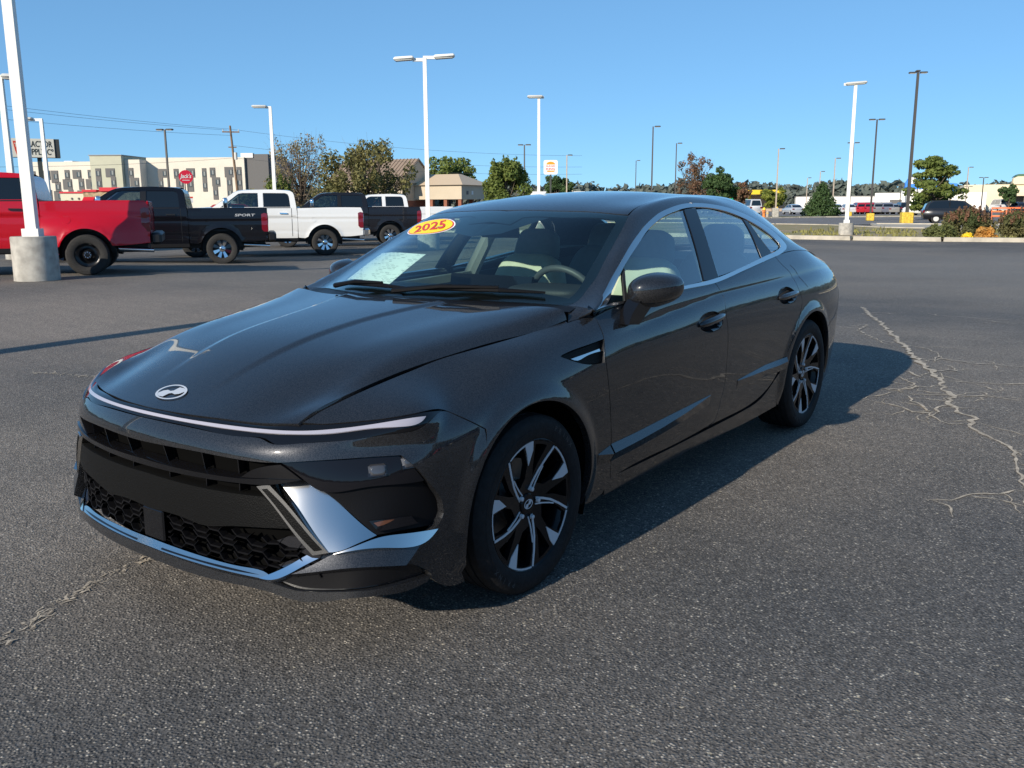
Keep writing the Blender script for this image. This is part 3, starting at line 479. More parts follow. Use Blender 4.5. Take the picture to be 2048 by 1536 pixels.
# ------------------------------------------------------------------ text, soft solids, surface mapping
def text_data(txt, size=1., bold=False, space=1.):
    """2D outline of a word -> verts (x, y), faces; centred on its own box"""
    cu = bpy.data.curves.new('t', 'FONT'); cu.body = txt; cu.size = size; cu.align_x = 'CENTER'; cu.align_y = 'CENTER'; cu.space_character = space
    if bold: cu.offset = size*.018
    cu.resolution_u = 3; o = bpy.data.objects.new('t', cu); COL.objects.link(o)
    dg = bpy.context.evaluated_depsgraph_get(); me = o.evaluated_get(dg).to_mesh()
    V = np.array([v.co[:2] for v in me.vertices]) if len(me.vertices) else np.zeros((0, 2)); F = [tuple(p.vertices) for p in me.polygons]
    o.evaluated_get(dg).to_mesh_clear(); bpy.data.objects.remove(o); bpy.data.curves.remove(cu)
    if len(V): V = V-(V.min(0)+V.max(0))/2
    return V, F
def text_obj(name, txt, size, M, m, parent=None, bold=False, fit=None, shear=0., space=1.):
    """word laid flat in the local xy plane, then moved by M; fit=(w, h) stretches it to a box"""
    V, F = text_data(txt, size, bold, space)
    if fit: V = V*np.array((fit[0]/max(np.ptp(V[:, 0]), 1e-6), fit[1]/max(np.ptp(V[:, 1]), 1e-6)))
    V = V+np.stack([V[:, 1]*shear, V[:, 1]*0], 1)
    me = bpy.data.meshes.new(name); me.from_pydata([tuple(M @ Vector((a, b, 0))) for a, b in V], [], F); me.materials.append(m)
    return link(name, me, parent)
def superq(c, d, e1=.35, e2=.35, nu=20, nv=12, rot=None, fn=None):
    """rounded block: superellipsoid with half sizes d"""
    def sp(w, e): return math.copysign(abs(w)**e, w)
    V = []; F = []
    for i in range(nv+1):
        ph = -math.pi/2+math.pi*i/nv
        for j in range(nu):
            th = 2*math.pi*j/nu
            p = Vector((d[0]*sp(math.cos(ph), e1)*sp(math.cos(th), e2), d[1]*sp(math.cos(ph), e1)*sp(math.sin(th), e2), d[2]*sp(math.sin(ph), e1)))
            if fn: p = fn(p)
            if rot is not None: p = rot @ p
            V.append(p+Vector(c))
    for i in range(nv):
        for j in range(nu): F.append((i*nu+j, i*nu+(j+1) % nu, (i+1)*nu+(j+1) % nu, (i+1)*nu+j))
    return MB().add(V, F)
def soft(name, c, d, m, parent, e1=.35, e2=.35, rot=None, fn=None, nu=24, nv=14):
    b = superq(c, d, e1, e2, nu, nv, rot, fn); me = b.mesh(name, m); me.shade_smooth(); return link(name, me, parent)
def surf_xy(S, x, y, u=.5, v=.5):
    for k in range(40):
        e = 1e-4; p = S(np.array([u, u+e, u]), np.array([v, v, v+e])); r = np.array((x, y))-p[0, :2]
        J = np.stack([(p[1, :2]-p[0, :2])/e, (p[2, :2]-p[0, :2])/e], 1); st = np.clip(np.linalg.lstsq(J, r, rcond=None)[0], -.1, .1); u += st[0]; v += st[1]
        if abs(st).max() < 1e-7: break
    return u, v
def on_surf(name, surf, V2, F, fmap, off, m, parent, mirror=False):
    """flat artwork (V2, F) wrapped on a body surface; fmap: 2D -> (u, v)"""
    S = SURFS[surf]; uv = np.array([fmap(a, b) for a, b in V2]); N = S.normal(uv[:, 0], uv[:, 1]); P = S(uv[:, 0], uv[:, 1])+N*off
    if mirror: P = P*np.array([1, -1, 1]); N = N*np.array([1, -1, 1])
    F2 = []
    for f in F:
        a, b, c = P[f[0]], P[f[1]], P[f[2]]; F2.append(f if np.cross(b-a, c-a)@N[f[0]] > 0 else tuple(f[::-1]))
    me = bpy.data.meshes.new(name); me.from_pydata([tuple(p) for p in P], [], F2); me.materials.append(m); return link(name, me, parent)
def disc2d(n=40, r=1.):
    return np.array([(0, 0)]+[(r*math.cos(2*math.pi*k/n), r*math.sin(2*math.pi*k/n)) for k in range(n)]), [(0, 1+k, 1+(k+1) % n) for k in range(n)]
def ring2d(a, b, n=48, sx=1., sy=1.):
    V = [(sx*r*math.cos(2*math.pi*k/n), sy*r*math.sin(2*math.pi*k/n)) for r in (a, b) for k in range(n)]
    return np.array(V), [(k, (k+1) % n, n+(k+1) % n, n+k) for k in range(n)]
def cdt2d(outer, holes=(), h=.02):
    """flat polygon with holes -> verts2d, faces"""
    outer = np.asarray(outer, float); hs = [np.asarray(q, float) for q in holes]; pts = []; ed = []
    for l in [outer]+hs:
        n0 = len(pts); pts += [Vector(p) for p in l]; ed += [(n0+i, n0+(i+1) % len(l)) for i in range(len(l))]
    lo, hi = outer.min(0), outer.max(0); q = np.stack(np.meshgrid(np.arange(lo[0], hi[0], h), np.arange(lo[1], hi[1], h)), -1).reshape(-1, 2)
    mk = inside(outer, q) & (bdist(outer, q) > h*.4)
    for g in hs: mk &= ~inside(g, q) & (bdist(g, q) > h*.4)
    pts += [Vector(p) for p in q[mk]]
    V, E, F, *_ = delaunay_2d_cdt(pts, ed, [], 0, 1e-7); V = np.array([tuple(v) for v in V]); ctr = np.array([V[list(f)].mean(0) for f in F]); ok = inside(outer, ctr)
    for g in hs: ok &= ~inside(g, ctr)
    return V, [tuple(f) for f, k in zip(F, ok) if k]
# ------------------------------------------------------------------ the dark grey sedan: materials
PAINT_C = (.018, .0185, .0205)
def m_paint(name, colr, metal=.35, rough=.32):
    m = mat(name, colr, rough, metal, 1., .05); N, L, b = nodes_of(m)
    tc = N.new('ShaderNodeTexCoord'); v = N.new('ShaderNodeTexVoronoi'); v.inputs['Scale'].default_value = 520
    L(tc.outputs['Object'], v.inputs['Vector'])
    k = N.new('ShaderNodeMapRange'); k.inputs[1].default_value = 0; k.inputs[2].default_value = 1; k.inputs[3].default_value = .45; k.inputs[4].default_value = 1.7
    sp = N.new('ShaderNodeSeparateColor'); L(v.outputs['Color'], sp.inputs[0]); L(sp.outputs[0], k.inputs[0])
    x = N.new('ShaderNodeVectorMath'); x.operation = 'SCALE'; x.inputs[0].default_value = colr; L(k.outputs[0], x.inputs['Scale']); L(x.outputs[0], b.inputs['Base Color'])
    b.inputs['Coat IOR'].default_value = 1.60; return m
PAINT = m_paint('car_paint', PAINT_C)
BLACK_GLOSS = mat('gloss_black', (.005, .005, .006), .10, 0, .3, .3)
BLACK_SATIN = mat('satin_black_plastic', (.006, .006, .007), .36, spec=.12, bump=(260, .10))
BLACK_TEX = mat('grained_black_plastic', (.006, .006, .006), .45, spec=.10, bump=(220, .30))
RUBBER = mat('rubber', (.017, .017, .018), .72, noise=(30, .25))
SHELL = mat('underbody_black', (.004, .004, .004), .9, spec=0.)
CHROME = mat('satin_chrome', (.66, .65, .63), .14, 1.)
CHROME_B = mat('bright_chrome', (.80, .80, .81), .07, 1.)
BAR_WHITE = mat('light_guide_white', (.34, .33, .38), .22, 0, .8)
GLASS_DARK = mat('dark_lens', (.006, .006, .008), .05, 0, .25, .25)
LENS = mat('lamp_lens', (.055, .057, .065), .04, .2, 1.)
EMBLEM = mat('emblem_silver', (.66, .68, .70), .28, .45)
AMBER = mat('amber_lens', (.09, .035, .018), .2, 0, .6)
SILVER = mat('machined_silver', (.50, .51, .53), .40, .0)
def m_glass(name, tint, k1=1.5):
    if name in MATS: return MATS[name]
    m = bpy.data.materials.new(name); m.use_nodes = True; N = m.node_tree.nodes; L = m.node_tree.links.new; N.remove(N['Principled BSDF'])
    out = N['Material Output']; tr = N.new('ShaderNodeBsdfTransparent'); tr.inputs[0].default_value = (*tint, 1)
    gl = N.new('ShaderNodeBsdfGlossy'); gl.inputs['Roughness'].default_value = .0; gl.inputs[0].default_value = (1, 1, 1, 1)
    ge = N.new('ShaderNodeNewGeometry'); dt = N.new('ShaderNodeVectorMath'); dt.operation = 'DOT_PRODUCT'; L(ge.outputs['Normal'], dt.inputs[0]); L(ge.outputs['Incoming'], dt.inputs[1])
    def mth(op, a, b_=None):
        q = N.new('ShaderNodeMath'); q.operation = op
        for i_, v_ in enumerate((a, b_)):
            if v_ is None: continue
            if isinstance(v_, (int, float)): q.inputs[i_].default_value = v_
            else: L(v_, q.inputs[i_])
        return q
    ab = mth('ABSOLUTE', dt.outputs['Value']); om = mth('SUBTRACT', 1., ab.outputs[0]); p5 = mth('POWER', om.outputs[0], 5.); ml = mth('MULTIPLY', p5.outputs[0], .92*k1); k = mth('ADD', ml.outputs[0], .045*k1); k.use_clamp = True
    mx = N.new('ShaderNodeMixShader'); L(k.outputs[0], mx.inputs[0]); L(tr.outputs[0], mx.inputs[1]); L(gl.outputs[0], mx.inputs[2]); L(mx.outputs[0], out.inputs[0])
    MATS[name] = m; return m
GLASS = m_glass('tinted_glass', (.76, .91, .85), 1.2); GLASS_SIDE = m_glass('side_glass', (.66, .85, .83), 3.0)
BEIGE = mat('beige_leather', (.50, .48, .38), .55, noise=(14, .08), bump=(120, .15)); GREY_SEAT = mat('grey_seat', (.16, .17, .17), .65, noise=(20, .1))
DASH = mat('dashboard_black', (.020, .022, .025), .6, bump=(200, .2)); LINER = mat('headliner_grey', (.42, .42, .40), .9)

car = empty('sedan'); car.rotation_euler = TILT.to_euler()
tag(car, 'dark grey four-door sedan parked in the foreground with a yellow year sticker on its windscreen', 'car')
# ---- skin
TH = .03
bonnet = panel('bonnet', 'bonnet', PAINT, car, 'LR', centre='u0', gap=.002, h=.011, thick=TH)
doors = {}; sv0 = SHAPES['chrome_strip'][1][-1][1]
for s in 'LR':
    fen = panel('front_fender', 'fender', PAINT, car, s, gap=.002, h=.015, thick=TH, holes=('vent',))
    d1 = panel('front_door', 'door_front', PAINT, car, s, gap=.002, h=.013, thick=TH, holes=('handle_cup_front',))
    d2 = panel('rear_door', 'door_rear', PAINT, car, s, gap=.002, h=.013, thick=TH, holes=('handle_cup_rear',))
    doors[s] = (fen, d1, d2)
    panel('sill', 'sill', PAINT, car, s, gap=.001, thick=TH)
    q = panel('rear_quarter', 'quarter', PAINT, car, s, gap=.002, h=.02, thick=TH)
    if s == 'L': panel('fuel_door', 'fuel_door', PAINT, q, s, off=.0012, thick=.004)
    panel('roof_pillar', 'pillar_rail', PAINT, car, s, gap=.001, h=.025, thick=TH)
    panel('window_trim', 'chrome_upper', CHROME, car, s, off=.005, thick=.012, h=.03, hb=.012)
    panel('belt_trim', 'chrome_belt', CHROME, car, s, off=.005, thick=.012, h=.03, hb=.012)
    panel('front_quarter_window', 'glass_quarter_front', GLASS, car, s, flange=False, off=-.004)
    panel('front_window', 'glass_front', GLASS_SIDE, car, s, flange=False, off=-.004)
    panel('rear_window', 'glass_rear', GLASS_SIDE, car, s, flange=False, off=-.004)
    panel('rear_quarter_window', 'glass_quarter_rear', GLASS_SIDE, car, s, flange=False, off=-.004)
    panel('centre_pillar', 'pillar_front', BLACK_GLOSS, car, s, off=.001)
    panel('rear_pillar', 'pillar_rear', BLACK_GLOSS, car, s, off=.001)
    panel('division_bar', 'division_bar', RUBBER, car, s, off=.002)
    a_, c_ = [np.array(q_) for q_ in SHAPES['base_top'][1]]; lo_ = np.array(SHAPES['base_low'][1]); n_ = len(lo_)
    T_ = np.array([GREEN(*(a_+(c_-a_)*k/(n_-1)))[0] for k in range(n_)]); B_ = BODY(lo_[:, 0], lo_[:, 1]); bm_ = MB()
    for t_ in np.linspace(0, 1, 6):
        row = T_*(1-t_)+B_*t_; row[:, 1] += .006*math.sin(math.pi*t_); bm_.v += [tuple(q_*np.array([1, 1 if s == 'L' else -1, 1])) for q_ in row]
    bm_.f += [(r_*n_+i, r_*n_+i+1, (r_+1)*n_+i+1, (r_+1)*n_+i) for r_ in range(5) for i in range(n_-1)]
    me = bm_.mesh('pillar_foot', PAINT); me.shade_smooth(); link('pillar_foot', me, car)
    # door blades: a facet catching the sky
    for nm, own in (('door_blade_front', d1), ('door_blade_rear', d2), ('fender_blade', fen)):
        T = np.array(SHAPES[nm][1]); Bq = np.array(SHAPES[nm+'_low'][1]); n_ = len(T); dv = .05
        rows = []
        for uv_, mode in ((T, 0), (Bq, 1), (Bq-np.array((0, dv)), 2)):
            P = BODY(uv_[:, 0], uv_[:, 1]); N_ = BODY.normal(uv_[:, 0], uv_[:, 1]); dist = np.linalg.norm(BODY(T[:, 0], T[:, 1])-BODY(Bq[:, 0], Bq[:, 1]), axis=1)
            rows.append(P+N_*(.0008 if mode == 0 else (dist*.58+.001)[:, None] if mode == 1 else .0004))
        V = np.concatenate(rows); V = V*np.array([1, 1 if s == 'L' else -1, 1])
        F = [(r_*n_+i, r_*n_+i+1, (r_+1)*n_+i+1, (r_+1)*n_+i) for r_ in (0, 1) for i in range(n_-1)]
        b = MB().add(V, F); me = b.mesh('door_blade', PAINT); smooth_by_angle(me, 12); link('blade_crease', me, own)
    # nose
    hl = panel('headlight', 'headlight', GLASS_DARK, car, s, off=-.012)
    panel('corner_duct', 'corner_duct', BLACK_SATIN, car, s, off=-.028)
    fg = panel('fog_light', 'fog_lens', GLASS_DARK, car, s, off=-.012)
    panel('amber_marker', 'fog_amber', AMBER, fg, s, off=-.0115, thick=.004)
    wl = [q_[1] for q_ in SHAPES['chrome_wedge'][1]]; w0_, w1_ = min(wl), max(wl)
    ul_ = [q_[0] for q_ in SHAPES['chrome_wedge'][1]]; u0_, u1_ = min(ul_), max(ul_)
    lean = lambda a, b_: .028-.080*np.clip((b_-w0_)/(w1_-w0_), -.2, 1.2)-.045*(a-u0_)/(u1_-u0_)
    panel('chrome_wedge', 'chrome_wedge', mat('satin_wedge', (.54, .54, .54), .18, 1.), car, s, off=.0, thick=.04, h=.02, depth_fn=lean)
    panel('wedge_frame', 'chrome_frame', CHROME, car, s, off=.006, thick=.04, h=.02)
    panel('wedge_inset', 'frame_inset', BLACK_TEX, car, s, off=.0075, h=.02)
    panel('chrome_fin', 'chrome_fin', CHROME, car, s, off=.002, thick=.04, h=.02, depth_fn=lambda a, b_: .018-.24*(b_-w0_))
    panel('lower_wedge', 'lower_wedge', PAINT, car, s, off=.02, thick=.05, h=.02, depth_fn=lambda a, b_: -.28*(b_-w0_+.08))
    panel('lower_duct', 'fin_duct', BLACK_GLOSS, car, s, off=-.022)
    panel('chrome_chevron', 'chrome_v', CHROME_B, car, s, off=.016, thick=.04, h=.02, depth_fn=lambda a, b_: -.33*(b_-sv0))
    panel('grille_corner', 'grille_side', BLACK_GLOSS, car, s, off=-.004, thick=.03)
    v_ = panel('side_vent', 'vent', BLACK_TEX, fen, s, off=-.014, thick=.004); panel('vent_blade', 'vent_blade', CHROME, fen, s, off=-.003, thick=.010)
    sg = 1 if s == 'L' else -1
    # projector lenses behind the lamp cover
    for px in ((.575, .0), (.70, 0)):
        pass
panel('front_bumper', 'bumper', PAINT, car, 'LR', centre='u0', gap=.001, h=.02, thick=TH)
panel('splitter', 'splitter', PAINT, car, 'LR', centre='u0', thick=.05)
panel('rear_bumper', 'bumper_rear', PAINT, car, 'LR', gap=.001, thick=TH)
panel('tail_lamp', 'tail_lamp', mat('tail_red', (.25, .01, .01), .15, 0, .5), car, 'LR')
panel('light_housing', 'light_housing', BLACK_GLOSS, car, 'LR', centre='u0', off=-.003, thick=.02)
panel('light_bar', 'light_bar', BAR_WHITE, car, 'LR', centre='u0', off=.001, hb=.01)
panel('grille_backing', 'backing', SHELL, car, 'LR', centre='u0', off=-.06, flange=False)
panel('grille_bar', 'grille_bar', BLACK_GLOSS, car, 'LR', centre='u0', off=.002, thick=.05)
panel('plate_band', 'plate_band', BLACK_TEX, car, 'LR', centre='u0', off=-.004, thick=.06)
sl_ = SHAPES['chrome_strip'][1]; sv0 = sl_[-1][1]
strip = panel('chrome_strip', 'chrome_strip', CHROME, car, 'LR', centre='u0', off=.012, thick=.03, depth_fn=lambda a, b_: -.35*(b_-sv0))
for s in 'LR': panel('strip_groove', 'strip_groove', BLACK_GLOSS, strip, s, off=.0135, thick=.002, hb=.012, depth_fn=lambda a, b_: -.35*(b_-sv0))
ws_ = panel('windscreen', 'windscreen', GLASS, car, 'LR', centre='v1', flange=False, h=.04)
panel('windscreen_border', 'windscreen', BLACK_GLOSS, ws_, 'LR', centre='v1', flange=False, h=.03, off=-.003, holes=('frit_inner',))
panel('roof', 'roof', PAINT, car, 'LR', centre='v1', gap=.001, h=.03, thick=TH)
panel('headliner', 'roof', LINER, car, 'LR', centre='v1', h=.08, off=-.035, flange=False)
panel('rear_screen', 'rear_glass', GLASS, car, 'LR', centre='v1', flange=False, h=.05)
panel('boot_lid', 'boot_lid', PAINT, car, 'LR', centre='v1', h=.05)

# ---- headlamp projectors, grille fins, lower lattice
def bpt(u, v, off=0., mir=1):
    p = BODY(u, v)[0]+BODY.normal(u, v)[0]*off; return Vector((p[0], p[1]*mir, p[2]))
def nrm_rot(u, v, mir=1):
    n = BODY.normal(u, v)[0]; n = Vector((n[0], n[1]*mir, n[2])); return n.to_track_quat('X', 'Z').to_matrix()
HLUV = SHAPES['headlight'][1]; hc = np.mean(HLUV, 0); hu0, hu1 = min(p[0] for p in HLUV), max(p[0] for p in HLUV); hv0, hv1 = min(p[1] for p in HLUV), max(p[1] for p in HLUV)
for mir in (1, -1):
    for fu in (.62, .86):
        u = hu0+(hu1-hu0)*fu; v = hv0+(hv1-hv0)*(.60 if fu < .7 else .66); rot = nrm_rot(u, v, mir)
        MB().rbox(bpt(u, v, -.018, mir), (.02, .062, .044), .008, rot).build('lamp_bezel', mat('lamp_bezel_grey', (.10, .10, .11), .25, .7), car)
        soft('projector_lens', bpt(u, v, -.016, mir), (.012, .024, .017), LENS, car, .5, .4, rot, nu=16, nv=10)
        MB().box(bpt(u, v-.028, -.010, mir), (.004, .055, .012), rot).build('projector_trim', mat('dark_trim', (.05, .05, .055), .2, .8), car)
bt = SHAPES['plate_band'][1][0][1]; bb = SHAPES['plate_band'][1][-1][1]; gb = SHAPES['grille_bar'][1]; gt, gl_ = gb[0][1], gb[-1][1]; bk = SHAPES['bumper'][1][-1][1]
for mir in (1, -1):
    for u in (.018, .048, .072):
        for va, vb in ((gt, bk), (bt, gl_)):
            k = 0 if u < .05 else .012
            a = bpt(u, va+k*.3, -.040, mir); b = bpt(u, vb+k, -.040, mir); c_ = (a+b)/2; rot = nrm_rot(u, (va+vb)/2, mir)
            MB().box(c_, (.035, .004, (a-b).length+.004), rot).build('grille_fin', BLACK_GLOSS, car)
lat = MB(); vb0 = SHAPES['chrome_strip'][1][0][1]; vt0 = bb
def latp(u, t, off):   # t 0 at the chrome strip .. 1 at the plate band
    lo = np.interp(u, [p[0] for p in SHAPES['chrome_strip'][1][:5]], [p[1] for p in SHAPES['chrome_strip'][1][:5]]); hi = np.interp(u, [0, .06, .09, .125], [bb, bb+.0, bb-.02, bb+.03])
    return bpt(u, lo+(hi-lo)*t, off)
SP = .0205
for k in range(-3, 9):
    for r_ in range(3):
        t0, t1 = r_/3, (r_+1)/3; o0 = (r_ % 2)*SP/2
        for a, b in (((k*SP+o0-SP*.18, t0), (k*SP+o0-SP*.34, (t0+t1)/2)), ((k*SP+o0-SP*.34, (t0+t1)/2), (k*SP+o0-SP*.18, t1)), ((k*SP+o0+SP*.18, t0), (k*SP+o0+SP*.34, (t0+t1)/2)), ((k*SP+o0+SP*.34, (t0+t1)/2), (k*SP+o0+SP*.18, t1)), ((k*SP+o0-SP*.18, t0), (k*SP+o0+SP*.18, t0)), ((k*SP+o0+SP*.34, (t0+t1)/2), (k*SP+o0+SP*.66, (t0+t1)/2))):
            if max(abs(a[0]), abs(b[0])) > .122 or min(a[0], b[0]) < 0: continue
            for mir in (1, -1):
                A, B_, A2, B2 = [latp(p[0], p[1], o_) for p, o_ in ((a, -.016), (b, -.016), (a, -.040), (b, -.040))]
                d_ = Vector((0, 0, .0028)) if abs(b[1]-a[1]) < .05 else Vector((0, .0024, .0012))
                Q = [A-d_, A+d_, B_+d_, B_-d_, A2-d_, A2+d_, B2+d_, B2-d_]; Q = [Vector((p.x, p.y*mir, p.z)) for p in Q]
                lat.add(Q, [(0, 1, 2, 3), (4, 7, 6, 5), (0, 4, 5, 1), (1, 5, 6, 2), (2, 6, 7, 3), (3, 7, 4, 0)])
lt = lat.build('lower_grille_mesh', BLACK_SATIN, car); lt['kind'] = 'stuff'
# radar cover in the lower grille
p = latp(.002, .52, -.006); MB().rbox(p, (.012, .12, .11), .01, nrm_rot(.0, .2)).build('radar_cover', BLACK_GLOSS, car)
for mir in (1, -1):
    for t, du in ((.22, .0), (.55, .012), (.85, .0)):
        c_ = latp(.105+du, t, -.02); w_ = Vector((0, .05, 0)); h_ = Vector((0, 0, .016)); rot = nrm_rot(.105, .2, 1)
        V = [c_+rot @ Vector((0, a, b)) for a, b in ((-.062, 0), (-.02, -.018), (.03, -.018), (.062, 0), (.03, .018), (-.02, .018))]; V = [Vector((p.x, p.y*mir, p.z)) for p in V]
        MB().add(V+[Vector((p.x-.02, p.y, p.z)) for p in V], [tuple(range(6)), tuple(range(11, 5, -1))]).build('grille_lens', mat('patterned_lens', (.10, .10, .11), .1, .9), car)

# ---- bonnet emblem: oval ring and slanted letter
ex, ey = .832, .0
def emap(a, b):     # a to the car's left is -, b towards the windscreen
    return surf_xy(HOOD, ex-b, a, .1, .15)
def emap2(a, b):
    u, v = surf_xy(HOOD, ex-b, abs(a), .1, .15); return (math.copysign(u, a) if a else u, v)
V, F = ring2d(.86, 1., 48, .074, .040); on_surf('emblem', 'H', V, F, emap2, .004, EMBLEM, bonnet)
H_ = [(-.55, .72), (-.30, .72), (-.02, .12), (.30, .20), (.44, .72), (.70, .60), (.92, .10)]
hp = [(-.62, -.62), (-.42, -.72), (-.12, -.72), (-.02, -.22), (.14, -.10), (.40, -.18), (.62, -.02), (.80, .42), (.62, .62), (.42, .72), (.12, .72), (.02, .22), (-.14, .10), (-.40, .18), (-.62, .02), (-.80, -.42)]
V, F = cdt2d([(a*.074, b*.040) for a, b in hp], h=.012); on_surf('emblem_letter', 'H', V, F, emap2, .0035, EMBLEM, bonnet)

# ---- mirrors
for s, sg in (('L', 1), ('R', -1)):
    hx = empty('door_mirror'); hx.parent = car
    def shell(p):
        x = p.x*(1 if p.x > 0 else .25); k = 1-.25*max(0, p.y/.11); return Vector((x-.45*max(0, p.y+.03)**1.0, p.y, p.z*k*(1-.1*(x/.16))+.012*p.y/.1))
    top = superq((-.848, .936, 1.036), (.125, .102, .073), .75, .8, 32, 24, None, shell)
    cut = -.022
    for nm, mt, f in (('mirror_cap', PAINT, lambda p: p.z-1.036 > cut-.001), ('mirror_base', BLACK_SATIN, lambda p: p.z-1.036 < cut-.001)):
        bm = bmesh.new(); me = top.mesh('t'); bm.from_mesh(me); bpy.data.meshes.remove(me)
        sgn = nm == 'mirror_cap'
        bmesh.ops.bisect_plane(bm, geom=bm.verts[:]+bm.edges[:]+bm.faces[:], plane_co=(0, 0, 1.036+cut-.094+(.0015 if sgn else -.0015)), plane_no=(0, .10, 1), clear_inner=sgn, clear_outer=not sgn)
        if sg < 0: bmesh.ops.scale(bm, vec=(1, -1, 1), verts=bm.verts); bmesh.ops.reverse_faces(bm, faces=bm.faces)
        me = bpy.data.meshes.new(nm); bm.to_mesh(me); bm.free(); me.shade_smooth(); me.materials.append(mt); link(nm, me, hx)
    st = MB().prism([(-.64, .915), (-.73, .905), (-.85, .980), (-.87, 1.005), (-.74, 1.005), (-.67, .955)], .868*sg, .930*sg, 'y'); st.build('mirror_stalk', BLACK_GLOSS, hx, 30)
    # door pulls
    hp_ = SHAPES['handle_pts'][1]
    for own, cup, i0 in ((doors[s][1], 'handle_cup_front', 0), (doors[s][2], 'handle_cup_rear', 3)):
        cl_ = np.array(SHAPES[cup][1]); cc_ = (cl_.min(0)+cl_.max(0))/2; cr_ = np.ptp(cl_, axis=0)/2*1.02
        bowl = lambda a, b_, cc_=cc_, cr_=cr_: -.042*np.clip(1-((a-cc_[0])/cr_[0])**2-((b_-cc_[1])/cr_[1])**2, 0, 1)**.6
        panel('handle_cup', cup, PAINT, own, s, off=-.001, thick=.003, h=.012, depth_fn=bowl)
        P = [bpt(*hp_[i0+k], o_, sg) for k, o_ in ((0, .004), (1, .030), (2, .006))]
        cs = [P[0]*(1-t)**2+P[1]*2*t*(1-t)*1+P[2]*t*t for t in np.linspace(0, 1, 11)]
        rads = [.008, .014, .017, .018, .018, .018, .018, .018, .017, .014, .008]
        b = MB().tube(cs, rads, 12); me = b.mesh('door_handle', PAINT); me.shade_smooth(); link('door_handle', me, own)

# ---- stickers on the windscreen (passenger side)
YEL = mat('sticker_yellow', (.92, .66, .0), .4); RED = mat('sticker_red', (.62, .03, .02), .4); WHITE = mat('sticker_white', (.85, .85, .85), .5)
sc0, sa, sb = (.2312, .578), (.0090, .190), (.0224, -.125)
smap = lambda a, b: (sc0[0]+sa[0]*a+sb[0]*b, sc0[1]+sa[1]*a+sb[1]*b)
st = empty('year_sticker'); st.parent = car
for nm, r_, mt, o_ in (('sticker_edge', 1.0, WHITE, .001), ('sticker_ring', .95, RED, .0016), ('sticker_face', .90, YEL, .0022)):
    V, F = disc2d(40, r_); on_surf(nm, 'G', V, F, smap, o_, mt, st, True)
V, F = text_data('2025', 1., True); V = V*np.array((1.25/np.ptp(V[:, 0]), 1.05/np.ptp(V[:, 1]))); V = V+np.stack([V[:, 1]*.12, V[:, 1]*0], 1)
on_surf('sticker_digits', 'G', V, F, smap, .0032, RED, st, True)
def m_sheet():
    m = mat('printed_sheet', (.80, .82, .80), .6); N, L, b = nodes_of(m)
    tc = N.new('ShaderNodeTexCoord')
    br = N.new('ShaderNodeTexBrick'); br.inputs['Scale'].default_value = 1.; br.inputs['Brick Width'].default_value = .10; br.inputs['Row Height'].default_value = .042; br.inputs['Mortar Size'].default_value = .013; br.inputs['Mortar Smooth'].default_value = .2; br.inputs['Bias'].default_value = .1
    br.inputs['Color1'].default_value = (.20, .23, .22, 1); br.inputs['Color2'].default_value = (.80, .84, .80, 1); br.inputs['Mortar'].default_value = (.80, .84, .80, 1); L(tc.outputs['UV'], br.inputs[0])
    n2 = N.new('ShaderNodeTexNoise'); n2.inputs['Scale'].default_value = 3.2; L(tc.outputs['UV'], n2.inputs[0]); d_ = N.new('ShaderNodeMath'); d_.operation = 'GREATER_THAN'; d_.inputs[1].default_value = .45; L(n2.outputs[0], d_.inputs[0])
    mx = N.new('ShaderNodeMix'); mx.data_type = 'RGBA'; L(d_.outputs[0], mx.inputs['Factor']); mx.inputs[6].default_value = (.80, .84, .80, 1); L(br.outputs['Color'], mx.inputs[7]); L(mx.outputs[2], b.inputs['Base Color'])
    return m
ax = [np.array(p) for p in SHAPES['sheet_axes'][1]]
V = []; F = []; n_ = 8
for i in range(n_+1):
    for j in range(n_+1):
        a, b = i/n_, j/n_; V.append(tuple((ax[0]*(1-a)+ax[1]*a)*(1-b)+(ax[3]*(1-a)+ax[2]*a)*b))
F = [(i*(n_+1)+j, i*(n_+1)+j+1, (i+1)*(n_+1)+j+1, (i+1)*(n_+1)+j) for i in range(n_) for j in range(n_)]
ps = on_surf('price_sheet', 'G', V, F, lambda a, b: (a, b), -.006, m_sheet(), car, True)
uvl = ps.data.uv_layers.new(name='uv')
for lp in ps.data.loops: i, j = divmod(lp.vertex_index, n_+1); uvl.data[lp.index].uv = (i/n_, 1-j/n_)

